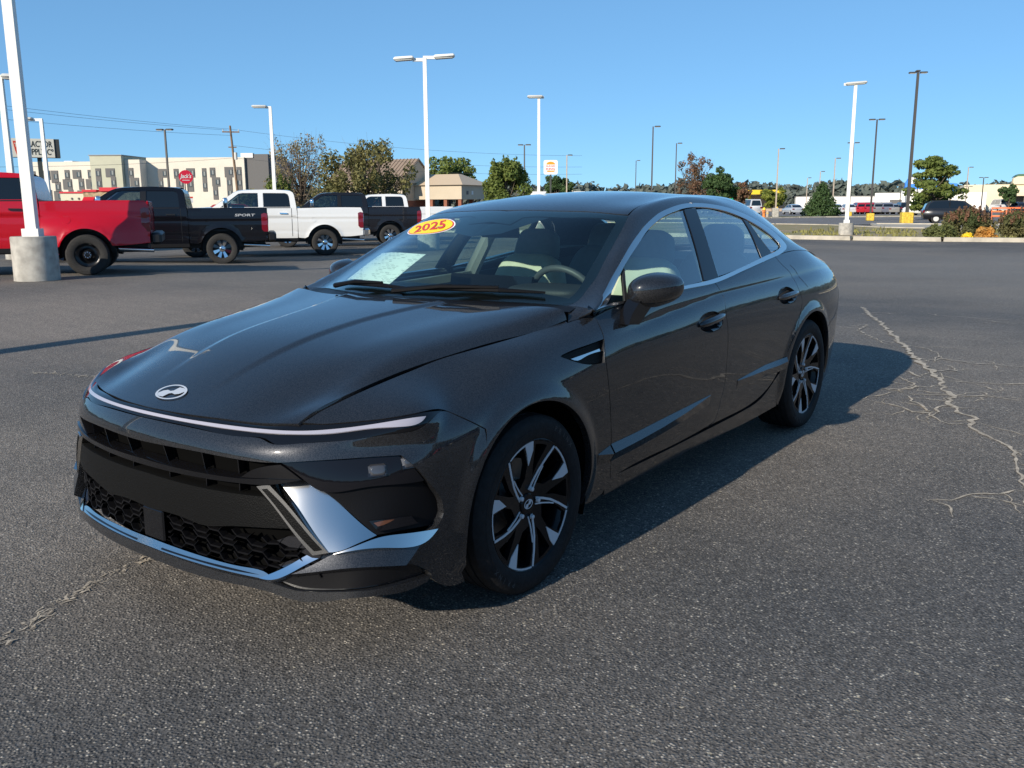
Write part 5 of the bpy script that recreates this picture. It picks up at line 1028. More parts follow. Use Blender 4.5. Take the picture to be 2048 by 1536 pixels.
def pickup(name, label, loc, rz, colr, bumper, dually=False, steel=False, decal=None, metal=.0, chrome_mirror=True, group='pickup trucks parked in a row'):
    t = empty(name, loc, rz, label, 'truck', group); pm = mat('truck_paint_%s_%d' % (name, int(colr[0]*999)), colr, .25, metal, 1. if max(colr) > .6 else .45, .5 if max(colr) > .1 else .3); su = 'D' if dually else 'T'
    A = arcp(0, .42, .53 if not dually else .50, 172, 8, 16)
    bed = tpart('bed_side', [(-1.17, .62), (-1.17, .75), (-1.16, 1.38), (-1.12, 1.455), (-.6, 1.46), (.79, 1.44), (.79, .56), (.60, .54)]+[(x, z) for x, z in A[::-1]][1:-1]+[(-.62, .58)], pm, t, surf=su)
    W1 = [(.99, 1.48), (1.02, 1.80), (1.05, 1.865), (1.12, 1.895), (1.78, 1.90), (1.78, 1.48)]; W2 = [(1.93, 1.48), (1.93, 1.90), (2.38, 1.90), (2.50, 1.875), (3.02, 1.48)]
    tpart('cab_side', [(.815, .54), (.815, 1.44), (.87, 1.84), (.90, 1.915), (.97, 1.955), (1.08, 1.97), (2.35, 1.975), (2.52, 1.95), (2.66, 1.89), (3.30, 1.44), (3.30, .54)], pm, t, corner=9., holes=[W1, W2])
    tpart('rear_side_window', W1, T_GLASS, t, off=-.015, flange=False, corner=9.)
    tpart('front_side_window', W2, T_BLUEGL, t, off=-.015, flange=False, corner=9.)
    F_ = arcp(3.80, .42, .53, 8, 172, 16)
    tpart('front_wing', [(3.315, .56), (3.315, 1.43), (3.8, 1.42), (4.5, 1.38), (4.86, 1.28), (4.86, .62), (4.38, .60)]+F_[1:-1]+[(3.25+.10, .56)], pm, t)
    for xd in (.965, 1.86, 3.06): tpart('door_gap', [(xd-.007, .60), (xd-.007, 1.44), (xd+.007, 1.44), (xd+.007, .60)], T_BLK, t, off=.003, thick=.004)
    tpart('window_pillar', [(1.79, 1.47), (1.79, 1.88), (1.92, 1.88), (1.92, 1.47)], T_BLK if max(colr) < .1 else pm, t, off=.004, thick=.01)
    tpart('belt_seal', [(.99, 1.445), (.99, 1.468), (3.03, 1.468), (3.05, 1.445)], T_BLK, t, off=.004, thick=.01)
    tpart('badge', [(2.2, 1.02), (2.2, 1.07), (2.62, 1.07), (2.62, 1.02)], bumper if max(colr) < .1 else T_BLK, t, off=.006, thick=.006)
    for x0 in (1.10, 2.06): tpart('door_handle', [(x0, 1.27), (x0, 1.305), (x0+.22, 1.31), (x0+.22, 1.275)], bumper if not dually else T_BLK, t, off=.035, thick=.03)
    tpart('sill_step', [(.80, .46), (.80, .55), (3.2, .55), (3.2, .46)], T_BLK, t, off=.01, thick=.06)
    fd = tpart('fuel_flap', arcp(.33, 1.09, .085, 0, 330, 11), pm, t, s='L', surf=su, off=.004, thick=.006)
    strip_top('bed_rail', [(-1.15, 1.46), (.79, 1.442)], T_BLK, t, -.0, .0) if False else None
    for sg in (1, -1): MB().box((-.18, sg*.90, 1.44), (1.94, .11, .03)).build('bed_rail', T_BLK, t)
    MB().box((-.18, 0, .88), (1.9, 1.7, .05)).build('bed_floor', T_BLK, t); MB().box((.77, 0, 1.15), (.04, 1.84, .55)).build('bed_front_wall', pm, t)
    MB().rbox((-1.15, 0, 1.08), (.07, 1.50, .74), .02).build('tailgate', pm, t)
    for sg in (1, -1):
        lamp = [(-1.185, .84), (-1.185, 1.30), (-1.10, 1.32), (-1.03, 1.29), (-1.03, .90), (-1.08, .84)]
        d = panel_data('T', lamp, h=.08, hb=.05, thick=.06, off=.016 if not dually else .02); link('tail_lamp', panel_mesh('tail_lamp', d, T_RED, 'L' if sg > 0 else 'R'), t)
        MB().box((-1.17, sg*.86, 1.08), (.05, .20, .46)).build('tail_lamp_rear', T_RED, t)
    b = MB(); b.rbox((-1.28, 0, .70), (.22, 1.98, .24), .05); b.build('rear_bumper', bumper, t, 40)
    b = MB(); b.tube([(-.55, .72, .50), (-1.22, .78, .46)], .045, 10); b.build('exhaust_tip', CHROME_B, t, 60)
    strip_top('cab_back', [(.80, .90), (.80, 1.44), (.865, 1.84), (.90, 1.915), (.97, 1.955)], pm, t, .0)
    strip_top('roof', [(.97, 1.955), (1.08, 1.97), (1.5, 1.98), (2.0, 1.98), (2.35, 1.975), (2.52, 1.95), (2.66, 1.89)], pm, t, .03)
    strip_top('windscreen', [(2.66, 1.89), (2.98, 1.67), (3.30, 1.44)], T_BLUEGL, t, .03)
    strip_top('hood', [(3.30, 1.44), (3.8, 1.42), (4.5, 1.38), (4.86, 1.28)], pm, t, .05)
    MB().box((4.84, 0, .96), (.06, 1.64, .62)).build('grille', T_BLK, t); b = MB(); b.rbox((4.93, 0, .66), (.22, 1.9, .24), .05); b.build('front_bumper', bumper, t, 40)
    MB().box((1.9, 0, .50), (6.0, 1.2, .16)).build('chassis', T_BLK, t)
    MB().box((2.05, 0, .95), (2.3, 1.8, .8)).build('cabin_block', T_BLK, t)
    for y in (.45, -.45): soft('front_seat', (2.0, y, 1.35), (.10, .26, .34), T_BLK, t, .4, .4); soft('rear_seat', (1.15, y, 1.35), (.10, .30, .30), T_BLK, t, .4, .4)
    for sg in (1, -1):
        for xc in (0, 3.8):
            b = MB(); b.lathe([(.525, .93*sg), (.525, .55*sg), (.05, .54*sg)], 24, 'y', (xc, 0, .42), R(-10), R(190)); b.build('wheel_well', T_BLK, t)
        truck_wheel('wheel', steel, t, (0, sg*(.84 if not dually else 1.03), .40), sg, bumper if bumper is CHROME_B else CHROME_B)
        truck_wheel('wheel', steel, t, (3.8, sg*.84, .40), sg, CHROME_B)
        if dually: truck_wheel('inner_wheel', True, t, (0, sg*.72, .40), sg, CHROME_B)
        mm = empty('door_mirror'); mm.parent = t; mc = CHROME_B if chrome_mirror else T_BLK
        soft('mirror_head', (2.86, sg*1.20, 1.60), (.07, .11, .16), mc, mm, .5, .5); MB().box((2.88, sg*1.05, 1.50), (.06, .22, .05)).build('mirror_arm', T_BLK, mm)
    if decal:
        Mx = Matrix(((-1, 0, 0, -.62), (0, 0, -1, .990), (0, 1, 0, 1.27), (0, 0, 0, 1)))
        o_ = text_obj('bed_lettering', decal, .12, Mx, mat('decal_grey', (.42, .44, .46), .4), t, True, fit=(.50, .065), shear=.25)
    return t
HD = R(-38)
def gl(x, y, dz=0.): return (x, y, gz(x, y)+dz)
pickup('red_pickup', 'red dual-rear-wheel pickup truck behind the concrete pole base, cut off by the frame', gl(-7.33, -15.69), HD+R(4), (.42, .002, .012), T_BLK, dually=True, steel=True, metal=.0, group='pickup trucks parked in a row')
pickup('black_pickup', 'black crew cab pickup truck with grey lettering on its bed, beside the red truck', gl(-12.5, -18.48), HD, (.004, .004, .006), T_BLK, decal='SPORT')
pickup('white_pickup', 'white crew cab pickup truck with chrome rear bumper between the two black trucks', gl(-17.02, -19.61), HD, (.72, .72, .70), CHROME_B)
pickup('charcoal_pickup', 'charcoal black pickup truck partly behind the bed of the white truck', gl(-22.92, -22.58), HD-R(2), (.010, .010, .013), T_BLK)
pickup('white_pickup', 'white pickup truck farthest along the row, behind the charcoal truck and the sedan', gl(-27.66, -25.0), HD-R(2), (.70, .70, .69), CHROME_B)
# ------------------------------------------------------------------ lamp posts
WHITE_PAINT = mat('white_pole_paint', (.78, .77, .72), .5, noise=(8, .05)); DARK_POLE = mat('bronze_pole', (.060, .055, .050), .5); TAN_POLE = mat('weathered_tan_pole', (.40, .33, .26), .7, noise=(5, .1))
LAMP_GREY = mat('lamp_head_grey', (.55, .55, .52), .5); YELLOW_BASE = mat('yellow_base_paint', (.62, .42, .05), .8, noise=(7, .35)); LAMP_LENS = mat('lamp_glass', (.55, .55, .50), .3)
def conc_base(parent, r, h):
    b = MB(); b.lathe([(r*1.01, 0), (r, .04), (r*.99, h-.02), (r*.965, h), (0, h)], 28, 'z'); return b.build('concrete_base', CONCRETE, parent, 40)
def lamp_head(parent, x0, x1, z, m, w_=.30, tilt=0.):
    b = MB(); L_ = abs(x1-x0); c = (x0+x1)/2; rot = Matrix.Rotation(tilt, 3, 'Y'); b.rbox((c, 0, z), (L_, w_, .11), .04, rot); o = b.build('lamp_head', m, parent, 40)
    MB().box((c, 0, z-.060), (L_*.8, w_*.75, .02), rot).build('lamp_lens', LAMP_LENS, parent)
def white_pole(label, x, y, ztop, rz, heads, base=(.38, .75), w0=.26, w1=.16):
    z0 = gz(x, y); p = empty('light_pole', (x, y, z0), rz, label, 'lamp post', 'white lamp posts'); H = ztop-z0; hb = base[1]
    conc_base(p, *base)
    MB().box((0, 0, hb+.07), (w0*1.55, w0*1.55, .14)).build('base_plate', WHITE_PAINT, p)
    b = MB(); b.box((0, 0, hb+(H-hb)/2), (w0, w0, H-hb), None, w1/w0); b.build('pole', WHITE_PAINT, p)
    for x0, x1, dz, tl in heads:
        if abs(x0) > .12: MB().box((x0/2, 0, H-.04+dz), (abs(x0)+.1, .09, .10)).build('lamp_arm', WHITE_PAINT, p)
        lamp_head(p, x0, x1, H+dz, WHITE_PAINT if len(heads) > 1 else LAMP_GREY, .34, tl)
    return p
LR_ = R(127)           # direction of image right
white_pole('tall white square lamp post on a round concrete base in front of the red truck', -5.51, -14.37, 7.6, LR_+R(8), [(-.1, -1.2, 0, 0)], (.39, .80), .185, .16)
white_pole('white lamp post at the left edge with its head behind the tall near post', -9.02, -22.70, 4.75, LR_+R(8), [(.05, .38, .0, 0)], (.34, .7), .16, .12)
white_pole('white lamp post beside the store sign at left with one arm pointing left', -15.94, -34.84, 4.85, LR_+R(6), [(-.3, -.95, .02, 0)], (.34, .7), .17, .12)
white_pole('white lamp post with one lamp arm to the left, between hotel and bare tree', -26.07, -33.29, 6.0, LR_+R(5), [(-.15, -.85, .05, 0)], (.34, .7), .17, .13)
white_pole('tall white lamp post with two long lamp heads in a T above the pickup trucks', -20.74, -18.48, 6.2, LR_+R(2), [(-.35, -1.02, -.02, R(-4)), (.30, 1.0, .05, R(-4))], (.38, .78), .145, .12)
white_pole('white lamp post rising behind the sedan roof, left of the burger sign', -34.12, -23.36, 6.45, LR_-R(2), [(.2, -.55, .05, 0)], (.36, .70), .145, .12)
white_pole('white lamp post on a concrete base on the grass strip at right', -40.39, -10.42, 6.6, LR_-R(14), [(-.45, .48, .10, R(-3))], (.33, .64), .16, .13)
white_pole('white lamp post outside the left of the frame casting the long shadow across the lot', 4.2, -6.75, 7.2, LR_, [(-.3, -1.0, 0, 0)], (.38, .78), .25, .16)
def slim_pole(label, x, y, ztop, rz, m, heads=2, base=None, w_=.13, cat='lamp post', grp='slim lamp posts', hl=.55):
    z0 = gz(x, y); p = empty('light_pole', (x, y, z0), rz, label, cat, grp); H = ztop-z0; hb = 0
    if base: hb = base[1]; b = MB(); b.rbox((0, 0, hb/2), (base[0], base[0], hb), .06); b.build('painted_base', YELLOW_BASE if len(base) < 3 else CONCRETE, p)
    b = MB(); b.box((0, 0, hb+(H-hb)/2), (w_, w_, H-hb), None, .75); b.build('pole', m, p)
    for k in range(heads):
        s = (-1, 1, 0)[k] if heads > 1 else 1
        lamp_head(p, s*.12, s*(.12+hl), H+(.10 if k == 2 else .0), DARK_POLE, .30) if k < 2 else MB().rbox((0, .15, H+.12), (.3, .5, .12), .03).build('lamp_head', DARK_POLE, p)
    return p
SL = [(-37.76, -60.52, 7.1, DARK_POLE, 2, None, 'dark bronze twin-head lamp post in front of the hotel'),
 (-74.0, -53.54, 7.45, DARK_POLE, 2, None, 'dark lamp post with two floodlights above the green tree'),
 (-88.97, -58.31, 7.2, TAN_POLE, 1, None, 'tan lamp post just right of the burger sign'),
 (-72.17, -37.81, 8.3, DARK_POLE, 1, None, 'dark single-head lamp post standing alone above the sedan roof'),
 (-95.42, -47.31, 8.4, DARK_POLE, 1, None, 'dark single-head lamp post left of the reddish tree'),
 (-128.05, -71.05, 8.35, DARK_POLE, 1, None, 'thin short dark lamp post far behind the sedan roof'),
 (-95.43, -35.03, 7.3, TAN_POLE, 1, (.7, 1.1, 1), 'tan lamp post beside the yellow green tree'),
 (-116.43, -35.63, 7.1, TAN_POLE, 1, None, 'tan lamp post behind the conical evergreen'),
 (-139.58, -45.25, 6.3, TAN_POLE, 1, None, 'far tan lamp post left of the conical evergreen'),
 (-157.85, -53.62, 5.9, TAN_POLE, 1, None, 'farthest tan lamp post behind the parked white vans'),
 (-81.57, -21.0, 8.6, DARK_POLE, 2, (.62, .68), 'dark twin-head lamp post on a yellow square base'),
 (-72.04, -15.59, 11.0, DARK_POLE, 3, (.85, .85), 'tallest dark lamp post with three heads on a worn yellow base'),
 (-107.47, -30.76, 8.35, DARK_POLE, 2, (.6, .6), 'dark twin-head lamp post hidden behind the white post at right'),
 (-144.78, -25.49, 6.55, TAN_POLE, 1, None, 'tan lamp post in front of the cream shops at right'),
 (-155.01, -25.18, 5.3, DARK_POLE, 2, None, 'dark lamp post near the round tree at far right'),
 (-180.29, -78.34, 4.4, DARK_POLE, 1, None, 'tiny dark lamp post over the yellow canopy'),
 (-150, -33.5, 5.4, DARK_POLE, 2, None, 'dark twin-head lamp post left of the blue store roof'),
 (-168, -40.5, 4.6, DARK_POLE, 2, None, 'small dark lamp post above the parked red cars'),
 (-175, -31.0, 4.3, DARK_POLE, 2, None, 'small dark lamp post above the black parked car')]
for x, y, zt, m_, nh, bs, lb in SL: slim_pole(lb, x, y, zt, LR_-R(10), m_, nh, bs, .15 if zt < 10 else .22)
# ------------------------------------------------------------------ kerbs, grass strips and service road at right
GRASS = mat('dry_grass', (.16, .15, .060), .95, noise=(.35, .45), bump=(14, .6)); DIRT = mat('mulch_dirt', (.20, .14, .09), .95, noise=(2, .3))
def m_verge():
    m = mat('verge_grass', (.17, .15, .07), .95, bump=(16, .8)); N, L, b = nodes_of(m); tc = N.new('ShaderNodeTexCoord')
    n = N.new('ShaderNodeTexNoise'); n.inputs['Scale'].default_value = .35; n.inputs['Detail'].default_value = 6; L(tc.outputs['Object'], n.inputs[0])
    r = N.new('ShaderNodeValToRGB'); r.color_ramp.elements[0].position = .38; r.color_ramp.elements[0].color = (.33, .245, .150, 1); r.color_ramp.elements[1].position = .62; r.color_ramp.elements[1].color = (.22, .20, .075, 1)
    L(n.outputs[0], r.inputs[0]); L(r.outputs[0], b.inputs['Base Color']); return m
VERGE = m_verge(); ZG = -.10
ROADM = mat('road_grey', (.16, .15, .145), .9, noise=(.5, .15), bump=(30, .3))
def sheet(name, poly, z, m, thick=0., kind='structure', label=None):
    b = MB()
    if thick: b.prism(poly, z-thick, z, 'z')
    else: b.add([(x, y, z) for x, y in poly], [tuple(range(len(poly)))])
    o = b.build(name, m); tag(o, label, None, None, kind); return o
def kerb(name, line, w_, h_, seg=3.0):
    """kerb as a row of cast lengths"""
    root = empty(name); tag(root, kind='structure'); pts = [Vector((x, y, 0)) for x, y in line]
    for a, c in zip(pts[:-1], pts[1:]):
        n = max(1, int((c-a).length/seg))
        for k in range(n):
            p0 = a+(c-a)*(k/n); p1 = a+(c-a)*((k+1)/n); d = (p1-p0); L_ = d.length-.015; rz = math.atan2(d.y, d.x); m_ = (p0+p1)/2
            b = MB(); b.box((0, 0, h_/2-.1), (L_, w_, h_+.2), None, .97); o = b.build('kerb_stone', KERB, root); o.location = (m_.x, m_.y, ZG); o.rotation_euler = (0, 0, rz)
    return root
K1 = [(-37.0, -32), (-37.0, -20), (-36.8, -13.0), (-36.7, -9.0), (-37.2, -5.6), (-38.1, -2.6), (-39.8, 1.6), (-44, 12)]
K1b = [(-60.5, -44), (-62.5, -26), (-60.0, -17.5), (-54.4, -12.4), (-53.6, -9.0), (-54.5, 0), (-58, 12)]
kerb('near_kerb', K1, .30, .17); kerb('inner_kerb', K1b, .30, .15)
sheet('grass_strip', [(x-.1, y) for x, y in K1]+[(x, y) for x, y in K1b[::-1]], ZG+.10, VERGE)
K2 = [(-66.0, -16.2), (-66.6, -11.2), (-68, 0), (-70, 12)]; kerb('island_kerb', [(-54.6, -12.6), (-66.0, -16.4)], .3, .14); kerb('island_kerb_far', K2, .3, .14)
sheet('concrete_apron', [(-54.8, -12.8), (-66.0, -16.5), (-66.8, -11.2), (-68.2, 0), (-70, 12), (-58.2, 12), (-54.8, 0), (-53.9, -9)], ZG+.07, mat('apron_concrete', (.40, .36, .29), .9, noise=(.8, .12)))
sheet('service_road', [(-50.2, -60), (-50.6, -19.2), (-66, -17), (-70, 14), (-122, 14), (-112, -20.6), (-99.5, -30.9), (-84, -37.4), (-70, -60)], ZG+.03, ROADM)
K3 = [(-70, -60), (-83.8, -37.4), (-99.5, -30.9), (-111.9, -20.7), (-122, -11.9), (-135, 6)]; kerb('far_kerb', K3, .35, .16, 4.)
sheet('far_grass_strip', K3+[(-142, 2), (-128, -16), (-112, -30), (-100, -42), (-84, -60)], ZG+.12, mat('far_grass', (.20, .18, .065), .95, noise=(.3, .35)))
sheet('far_lot', [(-84, -60), (-100, -42), (-112, -30), (-128, -16), (-142, 2), (-220, 2), (-220, -130), (-110, -110)], ZG+.02, mat('far_lot_grey', (.17, .16, .155), .9, noise=(.1, .15)))
# tufts of weeds along the kerb
tf = MB(); rg = random.Random(3)
for k in range(260):
    t = rg.random(); x = -37.2-13*t+rg.uniform(-.5, .5); y = rg.uniform(-14, 1.5) if t > .1 else rg.uniform(-13, 0); h_ = rg.uniform(.05, .20)*(1.4 if rg.random() < .2 else 1)
    for q in range(5):
        a = rg.uniform(0, math.pi); dx, dy = .05*math.cos(a), .05*math.sin(a); ox, oy = rg.uniform(-.15, .15), rg.uniform(-.15, .15); lx, ly = rg.uniform(-.06, .06), rg.uniform(-.06, .06)
        tf.add([(x+ox-dx, y+oy-dy, ZG+.1), (x+ox+dx, y+oy+dy, ZG+.1), (x+ox+lx, y+oy+ly, ZG+.1+h_)], [(0, 1, 2)])
tw = tf.build('grass_tufts', mat('tuft_green', (.19, .18, .06), .9, noise=(1.5, .4))); tag(tw, 'tufts of weeds on the grass strip', 'grass', None, 'stuff')
# ------------------------------------------------------------------ buildings (local frame: x to the right along the front, y away from the camera, z up)
STUCCO = mat('cream_stucco', (.66, .60, .50), .9, noise=(.4, .05)); SAGE = mat('sage_stucco', (.46, .45, .34), .9, noise=(.4, .05)); SLATE = mat('charcoal_panel', (.13, .125, .12), .8)
WIN_GLASS = mat('window_glass', (.05, .06, .065), .08, 0, .6); CURTAIN = mat('window_curtain', (.24, .25, .24), .8); WHITEB = mat('white_wall', (.72, .71, .68), .8); ROOF_GREY = mat('roof_grey', (.30, .29, .28), .8)
def bx(name, m, parent, x0, x1, y0, y1, z0, z1):
    b = MB(); b.box(((x0+x1)/2, (y0+y1)/2, (z0+z1)/2), (x1-x0, y1-y0, z1-z0)); return b.build(name, m, parent)
def window(parent, x, z, w_, h_, y=-.06):
    f = bx('window', SLATE, parent, x-w_/2, x+w_/2, y-.05, y, z-h_/2, z+h_/2)
    for s in (-1, 1):
        bx('pane', WIN_GLASS, f, x+s*w_*.24-w_*.20, x+s*w_*.24+w_*.20, y-.07, y-.052, z-h_*.42, z+h_*.42)
    bx('curtain', CURTAIN, f, x-w_*.10, x+w_*.34, y-.085, y-.072, z-h_*.30, z+h_*.40)
ht = empty('hotel', (-89.8, -191.4, -.1), R(148.6-24), 'four-storey cream hotel with dark window panels behind the pickup trucks', 'building')
px = lambda p: (p-60)*.1105; pz = lambda y: 1.55+(413.3-y)*.1030
bx('wall_left', STUCCO, ht, px(62), px(184), 0, 14, 0, pz(325)); bx('tower', SAGE, ht, px(182), px(241), -1.8, 12, 0, pz(314.5)); bx('wall_centre', STUCCO, ht, px(241.5), px(270), -.6, 14, 0, pz(322)); bx('wall_right', STUCCO, ht, px(270), px(456), 2.6, 16, 0, pz(317))
bx('stair_block', SLATE, ht, px(456.5), px(500), 3.2, 17, 0, pz(311)); bx('end_block', mat('grey_wall', (.30, .28, .28), .9), ht, px(500), px(511), 4.2, 17, 0, pz(322)); bx('roof_sign_back', WHITEB, ht, px(449), px(472), 3.0, 4.0, pz(318), pz(309))
for a, b_ in ((110, 126),): bx('roof_unit', WHITEB, ht, px(a), px(b_), 3, 6, pz(325), pz(322))
bx('parapet_cap', ROOF_GREY, ht, px(182)-.2, px(241)+.2, -2.0, 12.2, pz(314.5), pz(314)+.1)
# dark panels (px, px, y, y) with a window in each
PAN = [(62, 68, 343, 406), (81, 96, 342, 360), (98, 111, 342, 366), (124, 133, 341, 360), (139, 155, 341, 358), (168, 177, 341, 358), (79, 92, 360, 380), (104, 114, 364, 384), (119, 136, 359, 379), (149, 159, 358, 380), (163, 180, 359, 378), (86, 96, 380, 404), (100, 116, 382, 402), (128, 137, 379, 398), (145, 160, 381, 400), (171, 181, 378, 398)]
TWR = [(191, 201, 339, 378), (210, 227, 339, 356), (219, 228, 356, 378)]
MID = [(248, 257, 338, 357), (250, 266, 357, 378)]
RGT = [(291, 308, 339, 356), (292, 299, 356, 380), (321, 330, 339, 358), (324, 338, 358, 378), (345, 361, 338, 356), (346, 357, 356, 384), (375, 383, 338, 384), (390, 400, 337, 356), (393, 408, 356, 374), (394, 403, 374, 400), (418, 434, 336, 356), (421, 431, 356, 398), (441, 450, 336, 398)]
def panels(lst, y0):
    for a, b_, t, c in lst:
        bx('dark_panel', SLATE, ht, px(a), px(b_), y0-.12, y0, pz(c), pz(t)); n = max(1, round((c-t)/20)); w_ = min(px(b_)-px(a), .85)
        xr = px(b_)-.06-w_/2 if (b_-a) > 12 else (px(a)+px(b_))/2
        for k in range(n): zc = pz(t)-.25-(k+.40)*(pz(t)-pz(c))/n*1.0; window(ht, xr, zc, w_*.95, 1.15, y0-.12)
panels(PAN, 0.); panels(TWR, -1.8); panels(MID, -.6); panels(RGT, 2.6)
# diner with red trim
dn = empty('diner', (-72.5, -146.0, -.1), R(150-20), 'low cream and stone diner with red roof trim and awning in front of the hotel', 'building')
REDT = mat('red_trim', (.55, .015, .03), .5); STONE = mat('tan_stone', (.36, .27, .16), .9, noise=(2.5, .4), bump=(9, .8))
dx = lambda p: (p-100)*.084
bx('wall', mat('cream_wall', (.62, .60, .45), .9), dn, dx(100), dx(146), 0, 12, 0, 3.7); bx('roof_trim', REDT, dn, dx(99), dx(147), -.15, 12, 3.7, 3.95)
bx('stone_wall', STONE, dn, dx(146), dx(260), -.6, 12, 0, 3.9); bx('trim_band', REDT, dn, dx(145), dx(172), -.8, 12, 3.9, 4.25); bx('trim_upper', REDT, dn, dx(178), dx(262), -.9, 12, 4.0, 4.6)
b = MB(); b.prism([(-.7, 3.1), (-2.1, 2.1), (-2.1, 1.9), (-.7, 1.9)], dx(147), dx(168), 'x'); b.build('awning', REDT, dn)
b = MB(); b.lathe([(.0, 0), (.62, 0), (.62, .18), (0, .18)], 24, 'y', (dx(195.5), -1.1, 2.85)); b.build('wall_sign', REDT, dn); text_obj('wall_lettering', "Jack's", .5, Matrix(((1, 0, 0, dx(195.5)), (0, 0, -1, -1.13), (0, 1, 0, 2.85), (0, 0, 0, 1))), WHITEB, dn, True, fit=(1.0, .5))
for q in (111,): b = MB(); b.lathe([(0, 0), (.45, 0), (.45, .1), (0, .1)], 20, 'y', (dx(q), -.1, 2.2)); b.build('arch_panel', STONE, dn)
for q in (121, 134): bx('wall_lamp', SLATE, dn, dx(q)-.1, dx(q)+.1, -.15, 0, 2.7, 3.0)
# bank with standing seam roof and drive-through canopy
bk = empty('bank', (-90.0, -86.3, -.1), R(133-32), 'tan gabled bank with brown standing seam roof and brick base behind the trucks', 'building')
TAN = mat('tan_siding', (.50, .42, .31), .85, noise=(.5, .05)); BRICK = mat('red_brick', (.26, .10, .06), .9, noise=(3, .2)); BROOF = mat('brown_metal_roof', (.34, .25, .18), .45, .2); TROOF = mat('tan_metal_roof', (.58, .44, .29), .5)
bx('wall', TAN, bk, -12, 0, 0, 8, 2.2, 4.75); bx('brick_base', BRICK, bk, -12, 0, 0, 8, 0, 2.2)
b = MB(); b.prism([(-.6, 4.6), (4, 7.7), (8.6, 4.6)], -12.5, .25, 'x'); b.build('gable', TAN, bk)
b = MB(); b.add([(-12.6, -.8, 4.55), (.4, -.8, 4.55), (.4, 4, 7.85), (-12.6, 4, 7.85), (-12.6, -.8, 4.75), (.4, -.8, 4.75), (.4, 4, 8.02), (-12.6, 4, 8.02)], [(0, 1, 2, 3), (4, 7, 6, 5), (0, 4, 5, 1), (1, 5, 6, 2), (3, 2, 6, 7), (0, 3, 7, 4)]); rf = b.build('roof', BROOF, bk)
b = MB(); b.add([(-12.6, 8.8, 4.55), (.4, 8.8, 4.55), (.4, 4, 7.85), (-12.6, 4, 7.85), (-12.6, 8.8, 4.75), (.4, 8.8, 4.75), (.4, 4, 8.02), (-12.6, 4, 8.02)], [(0, 1, 2, 3), (4, 7, 6, 5), (0, 4, 5, 1), (1, 5, 6, 2), (3, 2, 6, 7), (0, 3, 7, 4)]); b.build('roof', BROOF, bk)
for k in range(22):
    x = -12.3+k*.60; b = MB(); b.add([(x-.03, -.8, 4.76), (x+.03, -.8, 4.76), (x+.03, 4, 8.03), (x-.03, 4, 8.03), (x-.03, -.8, 4.86), (x+.03, -.8, 4.86), (x+.03, 4, 8.13), (x-.03, 4, 8.13)], [(0, 1, 2, 3), (4, 7, 6, 5), (0, 4, 5, 1), (1, 5, 6, 2), (2, 6, 7, 3), (3, 7, 4, 0)]); b.build('roof_seam', BROOF, rf)
bx('canopy_fascia', TAN, bk, 0.02, 7.6, 3.2, 11.5, 2.35, 4.3); b = MB(); b.add([(-.3, 2.8, 4.3), (8.0, 2.8, 4.3), (8.0, 11.9, 4.3), (-.3, 11.9, 4.3), (.5, 7.0, 5.9), (5.0, 7.0, 5.9), (5.0, 7.8, 5.9), (.5, 7.8, 5.9)], [(0, 1, 5, 4), (1, 2, 6, 5), (2, 3, 7, 6), (3, 0, 4, 7), (4, 5, 6, 7), (3, 2, 1, 0)]); b.build('canopy_roof', TROOF, bk)
for x in (2.6, 4.9, 7.2):
    for y in (3.6, 11.0): bx('brick_pier', BRICK, bk, x-.25, x+.25, y-.25, y+.25, 0, 2.35)
for y, l_ in ((4.6, .5),): bx('lane_sign', SLATE, bk, 7.6, 7.66, y, y+l_, 3.0, 3.5)
bx('lane_sign', WHITEB, bk, 7.6, 7.66, 6.0, 6.5, 3.0, 3.5); bx('lane_sign', REDT, bk, 7.6, 7.66, 9.8, 10.3, 3.0, 3.5)
bx('night_deposit', WHITEB, bk, -3.4, -2.2, -.12, 0, .8, 1.9)
# shops and depot at right
sh = empty('shop_row', (-187, -32.0, -.1), R(104), 'row of cream shops with arched parapets and green tops at far right', 'building')
CREAM = mat('cream_render', (.70, .60, .42), .9, noise=(.3, .05)); GREENR = mat('green_metal', (.06, .13, .07), .5)
bx('wall', CREAM, sh, -2, 40, 0, 14, 0, 4.9); bx('shop_front', SLATE, sh, 6, 40, -.05, 0, .2, 2.7); bx('walkway_roof', CREAM, sh, 5, 40, -3, 0, 2.8, 3.5)
for k, xx in enumerate((6, 10.5, 15.2, 23.5, 30)):
    w_ = 3.4+.4*k; b = MB(); b.prism([(xx, 4.9), (xx+w_, 4.9), (xx+w_, 6.0+.25*k), (xx+w_*.8, 6.3+.25*k), (xx+w_*.2, 6.3+.25*k), (xx, 6.0+.25*k)], -.4, 2.5, 'y'); b.build('parapet', CREAM, sh)
    b = MB(); b.prism([(xx+.2, 6.25+.25*k), (xx+w_-.2, 6.25+.25*k), (xx+w_*.75, 6.75+.25*k), (xx+w_*.25, 6.75+.25*k)], -.1, 6, 'y'); b.build('green_cap', GREENR, sh)
for x in range(8, 40, 4): bx('walkway_column', CREAM, sh, x-.2, x+.2, -2.9, -2.5, 0, 2.8)
dp = empty('depot', (-176, -62.0, -.1), R(112), 'long low white warehouse wall behind the parked cars', 'building'); bx('wall', mat('white_metal_wall', (.80, .77, .70), .8), dp, 0, 18, 0, 8, 0, 2.9); bx('roof_edge', ROOF_GREY, dp, -.1, 18.1, -.1, 8, 2.9, 3.0)
for x in (3.5, 8.8, 14.0): bx('roller_door', mat('door_white', (.66, .66, .64), .7), dp, x-1.1, x+1.1, -.06, 0, 0, 2.4)
